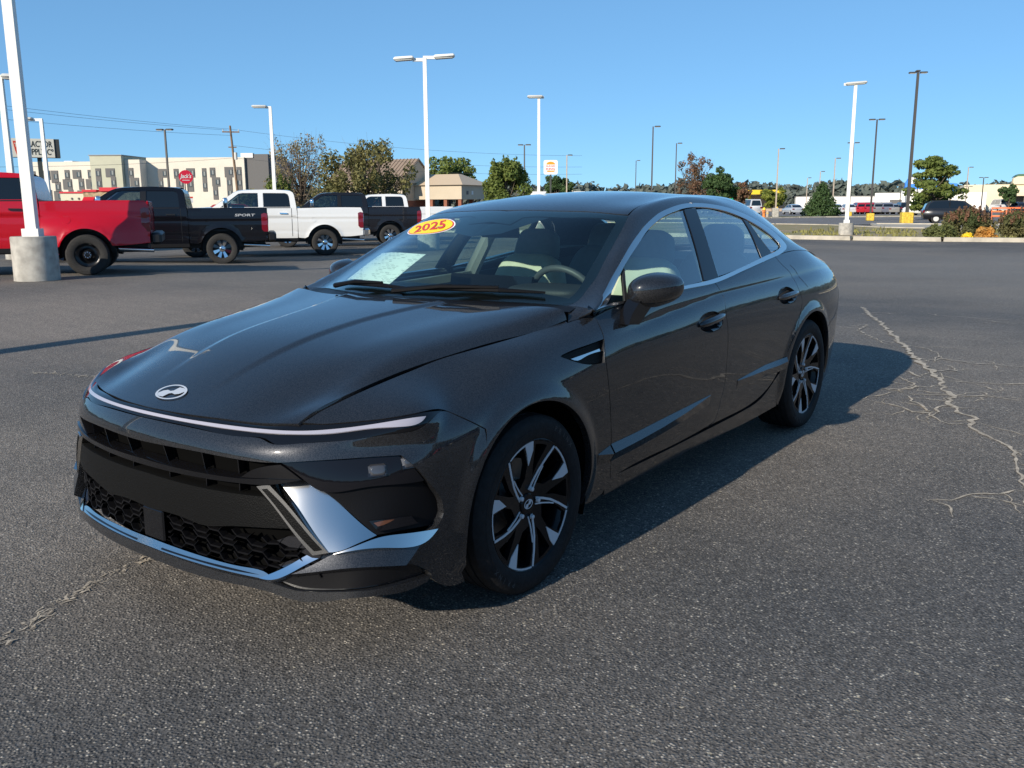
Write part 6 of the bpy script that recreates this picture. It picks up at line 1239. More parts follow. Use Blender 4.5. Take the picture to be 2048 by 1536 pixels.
bs = empty('blue_store', (-205, -48.0, -.1), R(106), 'bright blue store gable rising above the white walls', 'building'); BLUE = mat('bright_blue', (.03, .22, .72), .5); bx('wall', BLUE, bs, -1, 9, 0, 6, 0, 5.2)
b = MB(); b.prism([(-1, 5.2), (9, 5.2), (9, 5.6), (2.2, 6.2), (.6, 7.6), (-.2, 7.2), (-1, 5.8)], 0, 6, 'y'); b.build('gable', BLUE, bs); bx('white_trim', WHITEB, bs, -.3, .9, -.1, 0, 5.6, 7.2)
wt = empty('white_warehouse', (-172, -37.6, -.1), R(106), 'white flat-roofed store building left of the big green tree', 'building'); bx('wall', mat('white_plaster', (.84, .80, .72), .8), wt, -8, 10, 0, 8, 0, 3.4); bx('entrance', SLATE, wt, -5.5, -3.5, -.05, 0, 0, 2.2); bx('upper_wall', WHITEB, wt, -3.5, 3, -.1, 8, 3.4, 4.0)
yc = empty('fuel_canopy', (-176, -78.5, -.1), R(117), 'yellow fuel station canopy with a green tent beside it', 'building'); YELC = mat('canopy_yellow', (.75, .50, .02), .5); bx('canopy', YELC, yc, 0, 13, 0, 6, 3.5, 4.4)
for x in (.8, 2.6, 6.5, 12): bx('column', YELC, yc, x-.25, x+.25, 2, 2.5, 0, 3.5)
bx('kiosk_wall', mat('kiosk_tan', (.42, .33, .26), .9), yc, 3, 14, 6, 9, 0, 3.4)
tn_ = empty('green_tent', (-168, -73, -.1), R(117), 'green peaked tent roof over a white booth in front of the yellow canopy', 'tent'); b = MB(); b.add([(0, 0, 2.2), (4.5, 0, 2.2), (4.5, 4, 2.2), (0, 4, 2.2), (2.25, 2, 3.5)], [(0, 1, 4), (1, 2, 4), (2, 3, 4), (3, 0, 4), (3, 2, 1, 0)]); b.build('tent_roof', mat('tent_green', (.02, .32, .12), .6), tn_); bx('booth', WHITEB, tn_, .1, 4.4, .1, 3.9, 0, 2.1)
fs = empty('far_store', (-150, -103, -.1), R(130), 'distant white building with a rounded cream sign above the sedan roof', 'building'); bx('wall', WHITEB, fs, -4, 7, 0, 8, 0, 4.2); b = MB(); b.prism([(.6, 4.2), (4.6, 4.2), (4.6, 5.2), (4.0, 5.8), (1.2, 5.8), (.6, 5.2)], -.2, .4, 'y'); b.build('rounded_sign', CREAM, fs)
text_obj('sign_lettering', 'Domino Cafe', .5, Matrix(((1, 0, 0, 2.6), (0, 0, -1, -.22), (0, 1, 0, 4.9), (0, 0, 0, 1))), GREENR, fs, fit=(3.0, .6)) if False else None
# ------------------------------------------------------------------ signs
def face_M(x, y, z): return Matrix(((1, 0, 0, x), (0, 0, -1, y), (0, 1, 0, z), (0, 0, 0, 1)))
SIGN_CREAM = mat('sign_cream', (.72, .68, .56), .6); SIGN_DARK = mat('sign_dark', (.05, .055, .05), .6); INK = mat('sign_ink', (.04, .045, .04), .6); SRED = mat('sign_red', (.62, .06, .03), .5)
ts = empty('store_sign', (-24.4, -53.3, -.1), R(155), 'cream farm store sign with dark lettering on a dark post behind the near lamp post', 'sign'); ts.scale = (.78, .9, 1)
bx('sign_box', SIGN_DARK, ts, -1.45, 1.80, .02, .9, 4.42, 5.50); sb_ = bx('sign_face', SIGN_CREAM, ts, -1.45, 1.42, -.03, .02, 4.42, 5.50); bx('post', SIGN_DARK, ts, .18, .50, .2, .5, 0, 4.42)
text_obj('sign_lettering', 'TRACTOR', .5, face_M(.32, -.04, 5.19), INK, ts, True, fit=(1.95, .36)); text_obj('sign_lettering', 'SUPPLY Cº', .5, face_M(.34, -.04, 4.74), INK, ts, True, fit=(2.0, .36))
b = MB(); b.prism([(-1.36, 5.35), (-.72, 5.35), (-.80, 5.05), (-.72, 4.92), (-.86, 4.55), (-1.15, 4.50), (-1.26, 4.80)], -.045, -.03, 'y'); lg = b.build('logo', SRED, ts); text_obj('logo_letters', 'TSC', .3, face_M(-1.02, -.05, 5.12), SIGN_CREAM, lg, True, fit=(.50, .22))
js = empty('round_sign', (-52.6, -80.7, -.1), R(147), 'round red sign with white script lettering on two posts', 'sign'); b = MB(); b.lathe([(0, -.15), (.68, -.15), (.68, .15), (0, .15)], 36, 'y', (0, 0, 4.47)); b.build('disc', mat('disc_red', (.58, .012, .04), .45), js, 40)
text_obj('sign_lettering', "Jack's", .5, face_M(0, -.17, 4.50), WHITEB, js, True, fit=(1.05, .55), shear=.2); b = MB(); b.box((0, -.17, 4.14), (.7, .02, .05)); b.build('underline', WHITEB, js)
for x in (-.12, .12): bx('post', SIGN_DARK, js, x-.05, x+.05, -.05, .05, 0, 3.82)
bx('menu_board', WHITEB, js, -.35, .55, -.1, 0, 1.9, 2.5); bx('menu_band', SRED, js, -.35, .55, -.12, -.10, 2.35, 2.5)
bg_ = empty('burger_sign', (-87.9, -59.9, -.1), R(126), 'white rounded square burger restaurant sign on a post', 'sign')
def rsq(w_, r, n=5):
    P = []
    for cx, cy, a0 in ((w_-r, w_-r, 0), (-w_+r, w_-r, 90), (-w_+r, -w_+r, 180), (w_-r, -w_+r, 270)):
        for k in range(n+1): a = R(a0+90*k/n); P.append((cx+r*math.cos(a), cy+r*math.sin(a)))
    return P
b = MB(); b.prism([(x, z+5.9) for x, z in rsq(.83, .2)], -.12, .25, 'y'); b.build('sign_panel', mat('sign_white', (.80, .80, .80), .5), bg_)
ORB = mat('bun_orange', (.85, .30, .02), .5)
b = MB(); b.prism([(-.52, 6.22)]+[(.52*math.cos(R(180-k*15)), 6.22+.34*math.sin(R(k*15))) for k in range(1, 12)]+[(.52, 6.22)], -.135, -.12, 'y'); b.build('bun_top', ORB, bg_); b = MB(); b.prism([(-.52, 5.52), (.52, 5.52), (.44, 5.40), (.3, 5.36), (-.3, 5.36), (-.44, 5.40)], -.135, -.12, 'y'); b.build('bun_bottom', ORB, bg_)
text_obj('sign_lettering', 'BURGER', .3, face_M(0, -.14, 6.04), SRED, bg_, True, fit=(1.04, .17)); text_obj('sign_lettering', 'KING', .3, face_M(0, -.14, 5.71), SRED, bg_, True, fit=(1.04, .27)); bx('post', SIGN_DARK, bg_, -.1, .1, 0, .2, 0, 5.07)
# utility pole and wires
WOOD = mat('weathered_wood', (.20, .13, .08), .9, noise=(4, .2)); WIRE = mat('wire_dark', (.06, .06, .07), .6)
ut = empty('utility_pole', (-63.9, -87.4, -.1), R(140), 'wooden utility pole with crossarms beside the hotel end', 'utility pole')
b = MB(); b.tube([(0, 0, 0), (-.55, 0, 10.6)], [.17, .11], 10); b.build('pole', WOOD, ut, 60); MB().box((-.5, 0, 9.9), (1.9, .12, .14)).build('crossarm', WOOD, ut); MB().box((-.42, 0, 8.2), (.9, .12, .12)).build('crossarm', WOOD, ut); b = MB(); b.tube([(-.1, -.25, 6.8), (-.1, -.25, 7.6)], .18, 10); b.build('transformer', LAMP_GREY, ut, 60)
for x in (-1.35, -.5, .35): b = MB(); b.tube([(x, 0, 9.95), (x, 0, 10.2)], .05, 6); b.build('insulator', LAMP_GREY, ut)
def wire(a, c, sag, nm='overhead_wire', r=.014):
    P = [Vector(a).lerp(Vector(c), t)-Vector((0, 0, sag*4*t*(1-t))) for t in np.linspace(0, 1, 25)]; b = MB(); b.tube(P, r, 5); o = b.build(nm, WIRE); return o
A0 = Vector((-63.6, -87.6, 0)); FL = Vector((8, -72, 0)); FR = Vector((-98, -62, 0))
wl_ = [((0, 0, 10.1), FL, (0, 0, 12.2), .9, 'topmost overhead wire left of the utility pole'), ((.5, -.3, 10.0), FL, (.7, .5, 11.6), .9, 'second overhead wire left of the utility pole'), ((.2, 0, 9.4), FL, (.3, .2, 10.6), 1.0, 'third overhead wire left of the utility pole'), ((0, 0, 6.9), FL, (0, 0, 4.9), 1.3, 'lowest overhead wire crossing the hotel front'),
  ((0, 0, 10.1), FR, (0, 0, 7.6), .7, 'topmost wire falling right from the utility pole'), ((0, 0, 8.3), FR, (0, 0, 6.2), .7, 'middle wire falling right from the utility pole'), ((0, 0, 6.9), FR, (0, 0, 5.3), .6, 'lowest wire running right from the utility pole')]
for o1, E_, o2, sg_, lb in wl_: tag(wire(A0+Vector(o1), E_+Vector(o2), sg_), lb, 'wire', 'overhead wires')
# ------------------------------------------------------------------ trees and shrubs
def m_leaf(name, c1, c2):
    m = mat(name, c1, .75); N, L, b = nodes_of(m); oi = N.new('ShaderNodeNewGeometry'); r = N.new('ShaderNodeMix'); r.data_type = 'RGBA'
    n = N.new('ShaderNodeTexNoise'); n.inputs['Scale'].default_value = 1.3; n.inputs['Detail'].default_value = 5; tc = N.new('ShaderNodeTexCoord'); L(tc.outputs['Object'], n.inputs[0])
    k = N.new('ShaderNodeMapRange'); k.inputs[1].default_value = .35; k.inputs[2].default_value = .65; L(n.outputs[0], k.inputs[0]); L(k.outputs[0], r.inputs['Factor'])
    r.inputs[6].default_value = (*c1, 1); r.inputs[7].default_value = (*c2, 1); L(r.outputs[2], b.inputs['Base Color'])
    t = N.new('ShaderNodeBsdfTranslucent'); L(r.outputs[2], t.inputs[0]); mx = N.new('ShaderNodeMixShader'); mx.inputs[0].default_value = .35; out = N['Material Output']; L(b.outputs[0], mx.inputs[1]); L(t.outputs[0], mx.inputs[2]); L(mx.outputs[0], out.inputs[0]); return m
BARK = mat('bark', (.13, .10, .075), .9, noise=(6, .3))
L_GREEN = m_leaf('leaf_green', (0.111, 0.162, 0.037), (0.196, 0.230, 0.051)); L_DARK = m_leaf('leaf_dark', (0.048, 0.093, 0.031), (0.085, 0.145, 0.044)); L_OLIVE = m_leaf('leaf_olive', (0.230, 0.204, 0.076), (0.145, 0.145, 0.051)); L_BARE = m_leaf('leaf_brown', (0.374, 0.281, 0.170), (0.221, 0.196, 0.085)); L_YEL = m_leaf('leaf_yellowgreen', (0.255, 0.272, 0.043), (0.153, 0.204, 0.043)); L_RUST = m_leaf('leaf_rust', (0.255, 0.128, 0.076), (0.153, 0.111, 0.060)); L_FAR_HAZED = m_leaf('leaf_far_hazed', (.125, .150, .125), (.165, .185, .155)); L_ORANGE = m_leaf('leaf_orange', (0.680, 0.340, 0.068), (0.510, 0.289, 0.085))  # far leaves paled and greyed: distance haze put into their colour
def foliage(clumps, n, size, rg, aspect=1.6):
    """clumps: (centre, radii); leaf quads spread through their shells"""
    V = np.zeros((n*4, 3)); wts = np.array([c[1][0]*c[1][1]*c[1][2] for c in clumps])**.67; wts /= wts.sum(); idx = rg.choice(len(clumps), n, p=wts)
    d = rg.normal(size=(n, 3)); d /= np.linalg.norm(d, axis=1)[:, None]; rr = rg.uniform(.35, 1.08, n)**.6
    C_ = np.array([c[0] for c in clumps])[idx]; Rd = np.array([c[1] for c in clumps])[idx]; P = C_+d*Rd*rr[:, None]
    nr = d+rg.normal(size=(n, 3))*.8; nr[:, 2] += .3; nr /= np.linalg.norm(nr, axis=1)[:, None]
    a = np.cross(nr, rg.normal(size=(n, 3))); a /= np.linalg.norm(a, axis=1)[:, None]; b_ = np.cross(nr, a); s = size*rg.uniform(.55, 1.3, n)[:, None]
    for k, (u, v) in enumerate(((-1, -.15), (.1, -.62), (1, .1), (-.1, .62))): V[k::4] = P+a*s*u*.5*aspect+b_*s*v*.8
    return V, [(4*i, 4*i+1, 4*i+2, 4*i+3) for i in range(n)]
def tree(name, label, x, y, h, w_, kind, lm, seed, n=3800, size=.26, trunk=.22, z0=None, cat='tree', group=None):
    rg = np.random.default_rng(seed); rr = random.Random(seed); zb = gz(x, y) if z0 is None else z0
    t = empty(name, (x, y, zb), 0, label, cat, group); cl = []; tb = MB(); rx = w_/2
    if kind == 'round':
        c0 = h*(1-.36)
        for k in range(44):
            d = Vector((rr.gauss(0, 1), rr.gauss(0, 1), rr.gauss(0, .9))).normalized(); q = rr.uniform(.35, .88); p = Vector((d.x*rx*q, d.y*rx*q, c0+d.z*h*.36*q)); r_ = rx*rr.uniform(.15, .28); cl.append((tuple(p), (r_, r_, r_*.8)))
    elif kind == 'dense':      # crown down to the ground with upright shoots on top
        for k in range(48):
            a = rr.uniform(0, 6.28); zz = rr.uniform(.12, .78); q = (1-abs(zz-.38)/.75)*rr.uniform(.35, .85); r_ = rx*rr.uniform(.14, .26); cl.append(((math.cos(a)*rx*q, math.sin(a)*rx*q, h*zz), (r_, r_, r_)))
        for k in range(16): a = rr.uniform(0, 6.28); q = rr.uniform(0, .55); cl.append(((math.cos(a)*rx*q, math.sin(a)*rx*q, h*rr.uniform(.70, .90)), (rx*.07, rx*.07, h*.12)))
    elif kind == 'cone':
        for k in range(36): zz = (k+.5)/36; a = k*2.4; q = (1-zz)*.72+.04; r_ = rx*(.16+.26*(1-zz)); cl.append(((math.cos(a)*rx*q, math.sin(a)*rx*q, h*(.06+.88*zz)), (r_, r_, r_*.8)))
    elif kind == 'spread':     # layered horizontal branches with gaps
        for k in range(75):
            zz = rr.uniform(.17, .97); a = rr.uniform(0, 6.28); q = rr.uniform(.15, 1.0)*(1.12-.85*zz**1.3)*(1 if zz > .3 else .8); r_ = rx*rr.uniform(.11, .21); cl.append(((math.cos(a)*rx*q, math.sin(a)*rx*q, h*zz), (r_*1.2, r_*1.2, r_*.5)))
    elif kind == 'sparse':     # thin twiggy crown
        for k in range(80):
            a = rr.uniform(0, 6.28); zz = rr.uniform(.18, .97); q = rr.uniform(.1, 1.0)*(.55+.6*math.sin(math.pi*min(zz*.95, 1))); r_ = rx*rr.uniform(.10, .22); cl.append(((math.cos(a)*rx*q, math.sin(a)*rx*q, h*zz), (r_, r_, r_*1.4)))
    hb = h*(.75 if kind != 'cone' else .9); lean = Vector((rr.uniform(-.03, .03)*h, rr.uniform(-.03, .03)*h, 0))
    tb.tube([Vector((0, 0, -.1)), lean*.4+Vector((0, 0, hb*.45)), lean+Vector((0, 0, hb))], [trunk, trunk*.65, trunk*.15], 8)
    for c, r_ in cl[::2 if kind != 'sparse' else 1]:
        s = Vector((0, 0, h*rr.uniform(.15, .45))) + lean*.4; e_ = Vector(c); m_ = s.lerp(e_, .55)+Vector((0, 0, -.04*h)); tb.tube([s, m_, e_], [trunk*.32, trunk*.18, trunk*.05], 5, False)
        if kind == 'sparse':
            for q in range(5): tb.tube([e_.lerp(s, .3), e_+Vector((rr.gauss(0, .5), rr.gauss(0, .5), rr.gauss(.4, .5)))*rx*.3], [trunk*.06, trunk*.02], 3, False)
    tb.build('trunk', BARK, t, 60)
    V, F = foliage(cl, n, size, rg); me = bpy.data.meshes.new('crown'); me.from_pydata([tuple(p) for p in V], [], F); me.materials.append(lm); link('crown', me, t)
    return t
tree('bare_tree', 'tall sparse brownish tree with twiggy crown behind the white truck', -42.5, -50.9, 6.6, 4.8, 'sparse', L_BARE, 1, 3400, .11, .16)
tree('olive_tree', 'broad olive green tree in front of the bank', -41.8, -43.4, 5.5, 6.0, 'sparse', L_OLIVE, 2, 9000, .15, .18)
tree('green_bush_tree', 'low bushy green tree left of the bare tree, behind the white lamp post', -35.0, -44.1, 3.6, 2.6, 'dense', L_GREEN, 3, 4200, .12, .10)
tree('oak_tree', 'dark spreading tree rising behind the bank roof', -103.2, -89.1, 9.2, 8.5, 'round', L_GREEN, 4, 3500, .36, .25)
tree('pear_tree', 'dense green tree with upright shoots, left of the burger sign', -60.9, -46.0, 6.1, 5.7, 'dense', L_GREEN, 5, 11000, .18, .18)
tree('small_tree', 'dark green rounded tree below the burger sign', -96.6, -64.9, 5.6, 4.6, 'round', L_DARK, 6, 5000, .2, .18)
tree('rust_tree', 'rusty red thin tree beside the dark evergreen above the sedan roof', -98.2, -46.3, 7.4, 4.2, 'sparse', L_RUST, 7, 3000, .16, .15)
tree('evergreen_tree', 'dark green full tree behind the sedan rear roof', -95.9, -41.6, 5.6, 4.6, 'round', L_DARK, 8, 6500, .18, .18)
tree('rust_tree', 'low rusty brown tree right of the dark evergreen', -97.5, -40.0, 4.2, 2.6, 'round', L_RUST, 9, 1500, .22, .12)
tree('yellow_green_tree', 'small yellow green tree beside the tan lamp post', -98.1, -36.4, 3.5, 3.1, 'round', L_YEL, 10, 4200, .15, .10)
tree('cone_tree', 'conical dark evergreen on the far grass strip', -104.7, -33.1, 4.0, 4.3, 'cone', L_DARK, 11, 7000, .16, .14)
tree('maple_tree', 'large spreading green tree behind the tallest lamp post', -87.2, -17.3, 5.7, 6.2, 'spread', L_GREEN, 12, 9000, .18, .17)
tree('round_tree', 'round dark tree in front of the cream shops at far right', -165.5, -23.0, 4.7, 3.6, 'round', L_DARK, 13, 1800, .30, .14)
tree('hotel_bush', 'small olive bush at the foot of the utility pole', -70, -92, 3.6, 6.5, 'round', L_OLIVE, 14, 1400, .3, .1)
tree('rust_bush', 'low rusty tree under the tan lamp post near the shops', -141, -30.5, 3.4, 3.0, 'round', L_RUST, 15, 900, .28, .1)
# far tree lines: one mass each
rgf = np.random.default_rng(40)
def treeline(name, label, a0, a1, D, h0, h1, n, lm, ls=.005):
    cl = []; k = 0; a = a0
    while a < a1:
        h = rgf.uniform(h0, h1); r_ = rgf.uniform(.5, .8)*h; d = D*rgf.uniform(.95, 1.08); cl.append(((2.5+d*math.cos(a), 2.7+d*math.sin(a), h*.45-.5), (r_, r_, h*.55))); a += rgf.uniform(.22, .55)*h/D
    V, F = foliage(cl, n, D*ls, rgf); me = bpy.data.meshes.new(name); me.from_pydata([tuple(p) for p in V], [], F); me.materials.append(lm); o = link(name, me); tag(o, label, 'trees', None, 'stuff'); return o
treeline('far_woods', 'hazy far tree line along the horizon', R(188), R(262), 260, 4.5, 8.5, 40000, L_FAR_HAZED, .0052)
treeline('woods_behind', 'tree line closing the lot on the other sides', R(-95), R(186), 150, 4, 7, 45000, L_FAR_HAZED, .008)
# shrubs on the kerb island
def shrub(label, x, y, w_, h, lm, seed, n=3500, tip=None, nm='shrub'):
    rg = np.random.default_rng(seed); rr = random.Random(seed); s = empty(nm, (x, y, ZG+.08), 0, label, 'shrub', None); cl = []
    for k in range(60): a = rr.uniform(0, 6.28); q = rr.uniform(0, 1)**.6*.88; zz = rr.uniform(.12, .74)*(1-.40*q*q); r_ = w_*rr.uniform(.06, .13); cl.append(((math.cos(a)*w_/2*q, math.sin(a)*w_/2*q*.8, h*zz), (r_, r_, r_*.9)))
    V, F = foliage(cl, n, .075, rg); me = bpy.data.meshes.new('leaves'); me.from_pydata([tuple(p) for p in V], [], F); me.materials.append(lm); link('leaves', me, s)
    tb = MB()
    for c, _ in cl[::2]: tb.tube([(0, 0, 0), (c[0]*.5, c[1]*.5, c[2]*.45), c], [.02, .014, .006], 4, False)
    tb.build('stems', BARK, s)
    if tip:
        c2 = []
        for k in range(110): a = rr.uniform(0, 6.28); q = rr.uniform(0, 1)**.5*.95; c2.append(((math.cos(a)*w_/2*q, math.sin(a)*w_/2*q*.8, h*(.72-.30*q*q+rr.uniform(0, .20))), (w_*.014, w_*.014, h*.10)))
        V, F = foliage(c2, n//3, .055, rg); me = bpy.data.meshes.new('tips'); me.from_pydata([tuple(p) for p in V], [], F); me.materials.append(tip); link('tips', me, s)
L_SHRUB = m_leaf('leaf_shrub', (0.085, 0.111, 0.037), (0.162, 0.145, 0.060))
shrub('dark green shrub with reddish tips hiding the black car, left of the pair', -40.2, -5.3, 2.5, 1.40, L_SHRUB, 21, 6500, L_RUST)
shrub('dark green shrub with reddish tips at the right edge of the photo', -40.7, -3.3, 2.6, 1.35, L_SHRUB, 22, 6500, L_RUST)
shrub('low green shrub spilling over the kerb left of the reddish shrub', -38.2, -5.9, 1.5, .75, m_leaf('leaf_olive_shrub', (0.170, 0.187, 0.060), (0.119, 0.136, 0.043)), 23, 3000)
shrub('small orange shrub between the two dark shrubs', -38.9, -4.35, 1.0, .60, L_ORANGE, 24, 2200, None, 'orange_shrub')
shrub('little yellow plant beside the orange shrub', -38.5, -4.95, .5, .30, m_leaf('leaf_yellow', (1.020, 0.765, 0.034), (0.850, 0.680, 0.085)), 25, 300, None, 'yellow_plant')
# ------------------------------------------------------------------ distant parked vehicles (x forward, centre at 0)
def loft_car(name, label, loc, rz, colr, kind='suv', group='far parked cars', parts=True, sc=1.):
    t = empty(name, loc, rz, label, 'car', group); t.scale = (sc, sc, sc); pm = mat('far_paint_%d_%d_%d' % tuple(int(c*999) for c in colr), colr, .3, .1, .8)
    if kind == 'suv': low = [(-2.3, .55, .95), (-2.25, .32, 1.02), (-1.6, .28, 1.05), (0, .27, 1.03), (1.2, .28, 1.0), (2.0, .32, .92), (2.3, .45, .78)]; top = [(-2.22, 1.0), (-2.05, 1.45), (-1.7, 1.66), (-.4, 1.70), (.45, 1.64), (1.25, 1.02)]
    elif kind == 'van': low = [(-2.6, .5, 1.1), (-2.55, .35, 1.2), (0, .32, 1.2), (1.6, .33, 1.15), (2.3, .36, 1.05), (2.6, .5, .85)]; top = [(-2.55, 1.15), (-2.5, 2.05), (-2.3, 2.15), (1.0, 2.15), (1.4, 1.95), (2.0, 1.15)]
    else: low = [(-2.3, .5, .85), (-2.25, .32, .95), (-1.2, .28, .98), (0, .27, .96), (1.0, .28, .92), (2.0, .32, .80), (2.3, .45, .68)]; top = [(-1.9, .95), (-1.2, 1.36), (-.3, 1.46), (.3, 1.42), (1.1, .95)]
    b = MB(); W = .90; sec = [(-.86, 0), (-1., .12), (-1.02, .5), (-.99, .85), (-.90, 1.)]
    for x, z0, z1 in low:
        k = 1-.12*max(0, (abs(x)-1.8)/.5)**2; row = [(s*W*k, z0+(z1-z0)*f) for s, f in sec]; row += [(-s, z) for s, z in row[::-1]]; b.v += [(x, y, z) for y, z in row]
    n = 10; b.f += [(i*n+k, i*n+(k+1) % n, (i+1)*n+(k+1) % n, (i+1)*n+k) for i in range(len(low)-1) for k in range(n)]+[tuple(range(n)), tuple(range((len(low)-1)*n+n-1, (len(low)-1)*n-1, -1))]; b.build('body', pm, t, 50)
    zb = top[0][1]; g = MB(); r_ = MB()
    ht_ = max(z for _, z in top)
    wy = lambda z: .83-.22*(z-zb)/(ht_-zb)
    poly = top; g.v += [(x, -wy(z), z) for x, z in poly]+[(x, wy(z), z) for x, z in poly]; m_ = len(poly)
    g.f += [tuple(range(m_)), tuple(range(2*m_-1, m_-1, -1))]+[(i, i+1, m_+i+1, m_+i) for i in range(m_-1)]; g.build('greenhouse', pm, t, 20)
    for s in (-1, 1):
        xs_ = [x for x, _ in poly]; c = (sum(xs_)/m_, sum(z for _, z in poly)/m_); P = [(c[0]+(x-c[0])*.86, (c[1]+(z-c[1])*.80)) for x, z in poly]; xm = (P[0][0]+P[-1][0])/2
        for part_ in ((0, 1),):
            q = MB(); q.add([(x, s*(wy(z)+.012), z) for x, z in P], [tuple(range(m_))]); q.build('side_window', T_GLASS, t)
        q = MB(); q.box((xm, s*(wy(zb+.2)+.02), zb+(ht_-zb)*.45), (.07, .02, (ht_-zb)*.8)); q.build('pillar', pm, t)
    (x0, z0), (x1, z1) = poly[-2], poly[-1]; q = MB(); q.add([(x0+(x1-x0)*f+.02, s*wy(z0+(z1-z0)*f)*.88, z0+(z1-z0)*f+.015) for f in (.08, .92) for s in (-1, 1)], [(0, 1, 3, 2)]); q.build('windscreen', T_GLASS, t)
    (x0, z0), (x1, z1) = poly[0], poly[1]; q = MB(); q.add([(x0+(x1-x0)*f-.02, s*wy(z0+(z1-z0)*f)*.85, z0+(z1-z0)*f+.01) for f in (.15, .92) for s in (-1, 1)], [(0, 1, 3, 2)]); q.build('rear_window', T_GLASS, t)
    L0 = low[0][0]
    for s in (-1, 1):
        q = MB(); q.rbox((L0+.03, s*.70, low[0][2]-.08), (.14, .30, .18), .03); q.build('tail_lamp', T_RED, t)
        q = MB(); q.rbox((low[-1][0]-.06, s*.62, low[-1][2]-.08), (.12, .32, .12), .03); q.build('headlight', LENS, t)
        for xw in (-1.4, 1.4): q = MB(); q.lathe([(.0, .86*s), (.20, .87*s), (.22, .90*s), (.335, .89*s), (.335, .66*s)], 20, 'y', (xw, 0, .335)); q.build('wheel', T_TYRE, t, 30); q = MB(); q.lathe([(0, .915*s), (.19, .905*s)], 16, 'y', (xw, 0, .335)); q.build('hub_cap', LAMP_GREY, t)
    return t
loft_car('black_suv', 'black hatchback SUV on the service road partly behind the shrubs', (-72.2, -12.2, -.05), R(127-18+0), (.006, .007, .010), 'suv')
FC = [(1690, 'sedan', (.62, .62, .62), 'white car behind the white lamp post'), (1712, 'suv', (.45, .02, .03), 'red car between the white lamp post and the yellow base'), (1727, 'suv', (.40, .02, .04), 'dark red car, second of the two red cars'), (1745, 'suv', (.22, .22, .23), 'silver grey SUV behind the twin-head lamp post'), (1762, 'suv', (.15, .16, .20), 'blue grey car right of the silver SUV'), (1776, 'sedan', (.28, .27, .25), 'beige grey car next to the black one'), (1798, 'suv', (.012, .014, .022), 'black car at the end of the far row'), (1655+9, 'sedan', (.55, .55, .56), 'pale car just right of the conical evergreen')]
for p_, kd, c_, lb in FC:
    a = CAM_YAW-.0+math.atan((1024-p_)/CAM_F); d = 143; loft_car('parked_car', lb, (2.54+d*math.cos(a), 2.73+d*math.sin(a), -.08), a+math.pi*.0+R(14), c_, kd)
for p_, d, kd, c_, lb in ((1497, 132, 'van', (.62, .62, .62), 'white passenger van with barred rear windows by the yellow green tree'), (1582, 140, 'sedan', (.42, .45, .48), 'pale blue car left of the conical evergreen'), (1988, 175, 'van', (.55, .55, .55), 'silver pickup-like van before the shops'), (2025, 172, 'suv', (.02, .025, .04), 'dark car before the shops at the right edge'), (1420, 150, 'sedan', (.3, .3, .32), 'grey car beside the yellow canopy'), (1845, 120, 'van', (.70, .70, .70), 'white van under the large green tree')):
    a = CAM_YAW+math.atan((1024-p_)/CAM_F); loft_car('parked_car' if kd != 'van' else 'parked_van', lb, (2.54+d*math.cos(a), 2.73+d*math.sin(a), -.08), a+R(20 if p_ != 1845 else 80), c_, kd)
for p_, d, c_, lb in ((75, 34, (.006, .006, .008), 'black SUV roof showing above the red truck bed'), (215, 40, (.006, .006, .008), 'black car in front of the diner, mostly hidden by the trucks'), (460, 70, (.45, .02, .03), 'small red car far behind the white pickup')):
    a = CAM_YAW+math.atan((1024-p_)/CAM_F); loft_car('parked_car', lb, (2.54+d*math.cos(a), 2.73+d*math.sin(a), -.1), a+R(85), c_, 'suv', 'cars behind the trucks')
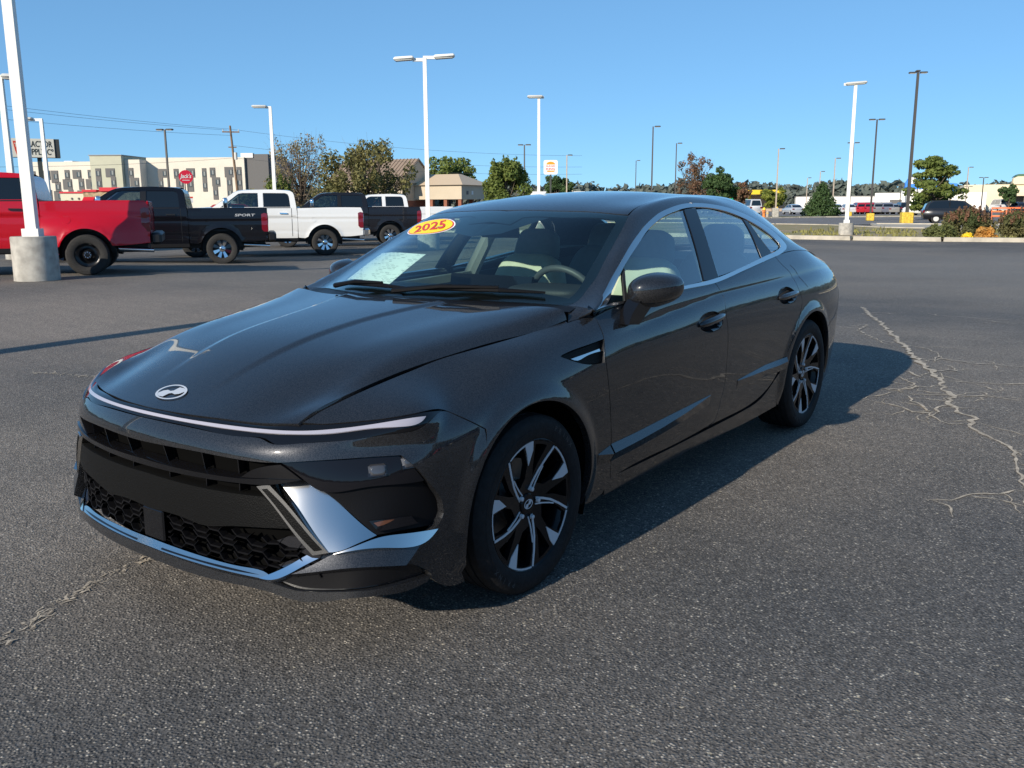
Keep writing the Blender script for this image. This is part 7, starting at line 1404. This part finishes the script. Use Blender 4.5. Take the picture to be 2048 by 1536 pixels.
# orange barrier pieces, hydrant and bollard
for p_, d, lb in ((1993, 90, 'orange crowd barrier, left of the two above the shrubs'), (2022, 90, 'orange crowd barrier, right of the two above the shrubs')):
    a = CAM_YAW+math.atan((1024-p_)/CAM_F); bo = empty('barrier', (2.54+d*math.cos(a), 2.73+d*math.sin(a), -.05), a+R(90), lb, 'barrier', 'orange barriers'); OR = mat('barrier_orange', (.75, .14, .02), .5)
    for z in (.35, .75, 1.05): MB().box((0, 0, z), (1.5, .05, .12)).build('rail', OR, bo)
    for x in (-.7, .7): MB().box((x, 0, .55), (.08, .5, 1.1), None, .4).build('leg', OR, bo)
a = CAM_YAW+math.atan((1024-1526)/CAM_F); hy = empty('hydrant', (2.54+103*math.cos(a), 2.73+103*math.sin(a), ZG+.1), 0, 'yellow and orange hydrant by the yellow green tree', 'hydrant')
b = MB(); b.lathe([(.22, 0), (.22, .1), (.15, .14), (.15, .7), (.2, .74), (.2, .8)], 16, 'z'); b.build('barrel', mat('hydrant_orange', (.70, .22, .05), .5), hy, 40); b = MB(); b.lathe([(.17, .8), (.15, .95), (.06, 1.06), (0, 1.08)], 16, 'z'); b.build('bonnet', mat('hydrant_yellow', (.80, .55, .03), .5), hy, 40); b = MB(); b.tube([(-.28, 0, .58), (.28, 0, .58)], .09, 10); b.build('outlet', MATS['hydrant_orange'], hy, 40)
a = CAM_YAW+math.atan((1024-1533)/CAM_F); tg = empty('bollard', (2.54+102*math.cos(a), 2.73+102*math.sin(a), ZG+.1), 0, 'short tan bollard beside the hydrant', 'bollard'); b = MB(); b.lathe([(.14, 0), (.14, .6), (.10, .68), (0, .70)], 14, 'z'); b.build('post', TAN_POLE, tg, 40); b = MB(); b.lathe([(.15, .42), (.15, .50)], 14, 'z'); b.build('band', YELLOW_BASE, tg)

# the other side of the lot, seen only as reflections in the sedan's doors
db = empty('dealer_building', (-48, 62, -.1), 0, 'long tan showroom on the far side of the lot, reflected in the sedan doors', 'building'); bx('wall', TAN, db, 0, 70, 0, 12, 0, 4.6); bx('glass_front', WIN_GLASS, db, 6, 46, -.08, 0, .3, 3.2); bx('roof_band', WHITEB, db, -.3, 70.3, -.5, 12, 4.6, 5.6)
for k in range(9):
    loft_car('parked_car', '%s stock car, %s in the row outside the frame opposite the sedan doors' % (['black', 'white', 'charcoal', 'navy', 'red'][k % 5], ['first', 'second', 'third', 'fourth', 'fifth', 'sixth', 'seventh', 'eighth', 'ninth'][k]), (-34+k*4.6, 27+.6*math.sin(k*2.1), gz(-34+k*4.6, 27)), R(90+(k % 3)), [(.02, .02, .025), (.55, .55, .55), (.10, .10, .11), (.02, .025, .05), (.35, .03, .03)][k % 5], 'suv' if k % 2 else 'sedan', 'stock cars outside the frame')
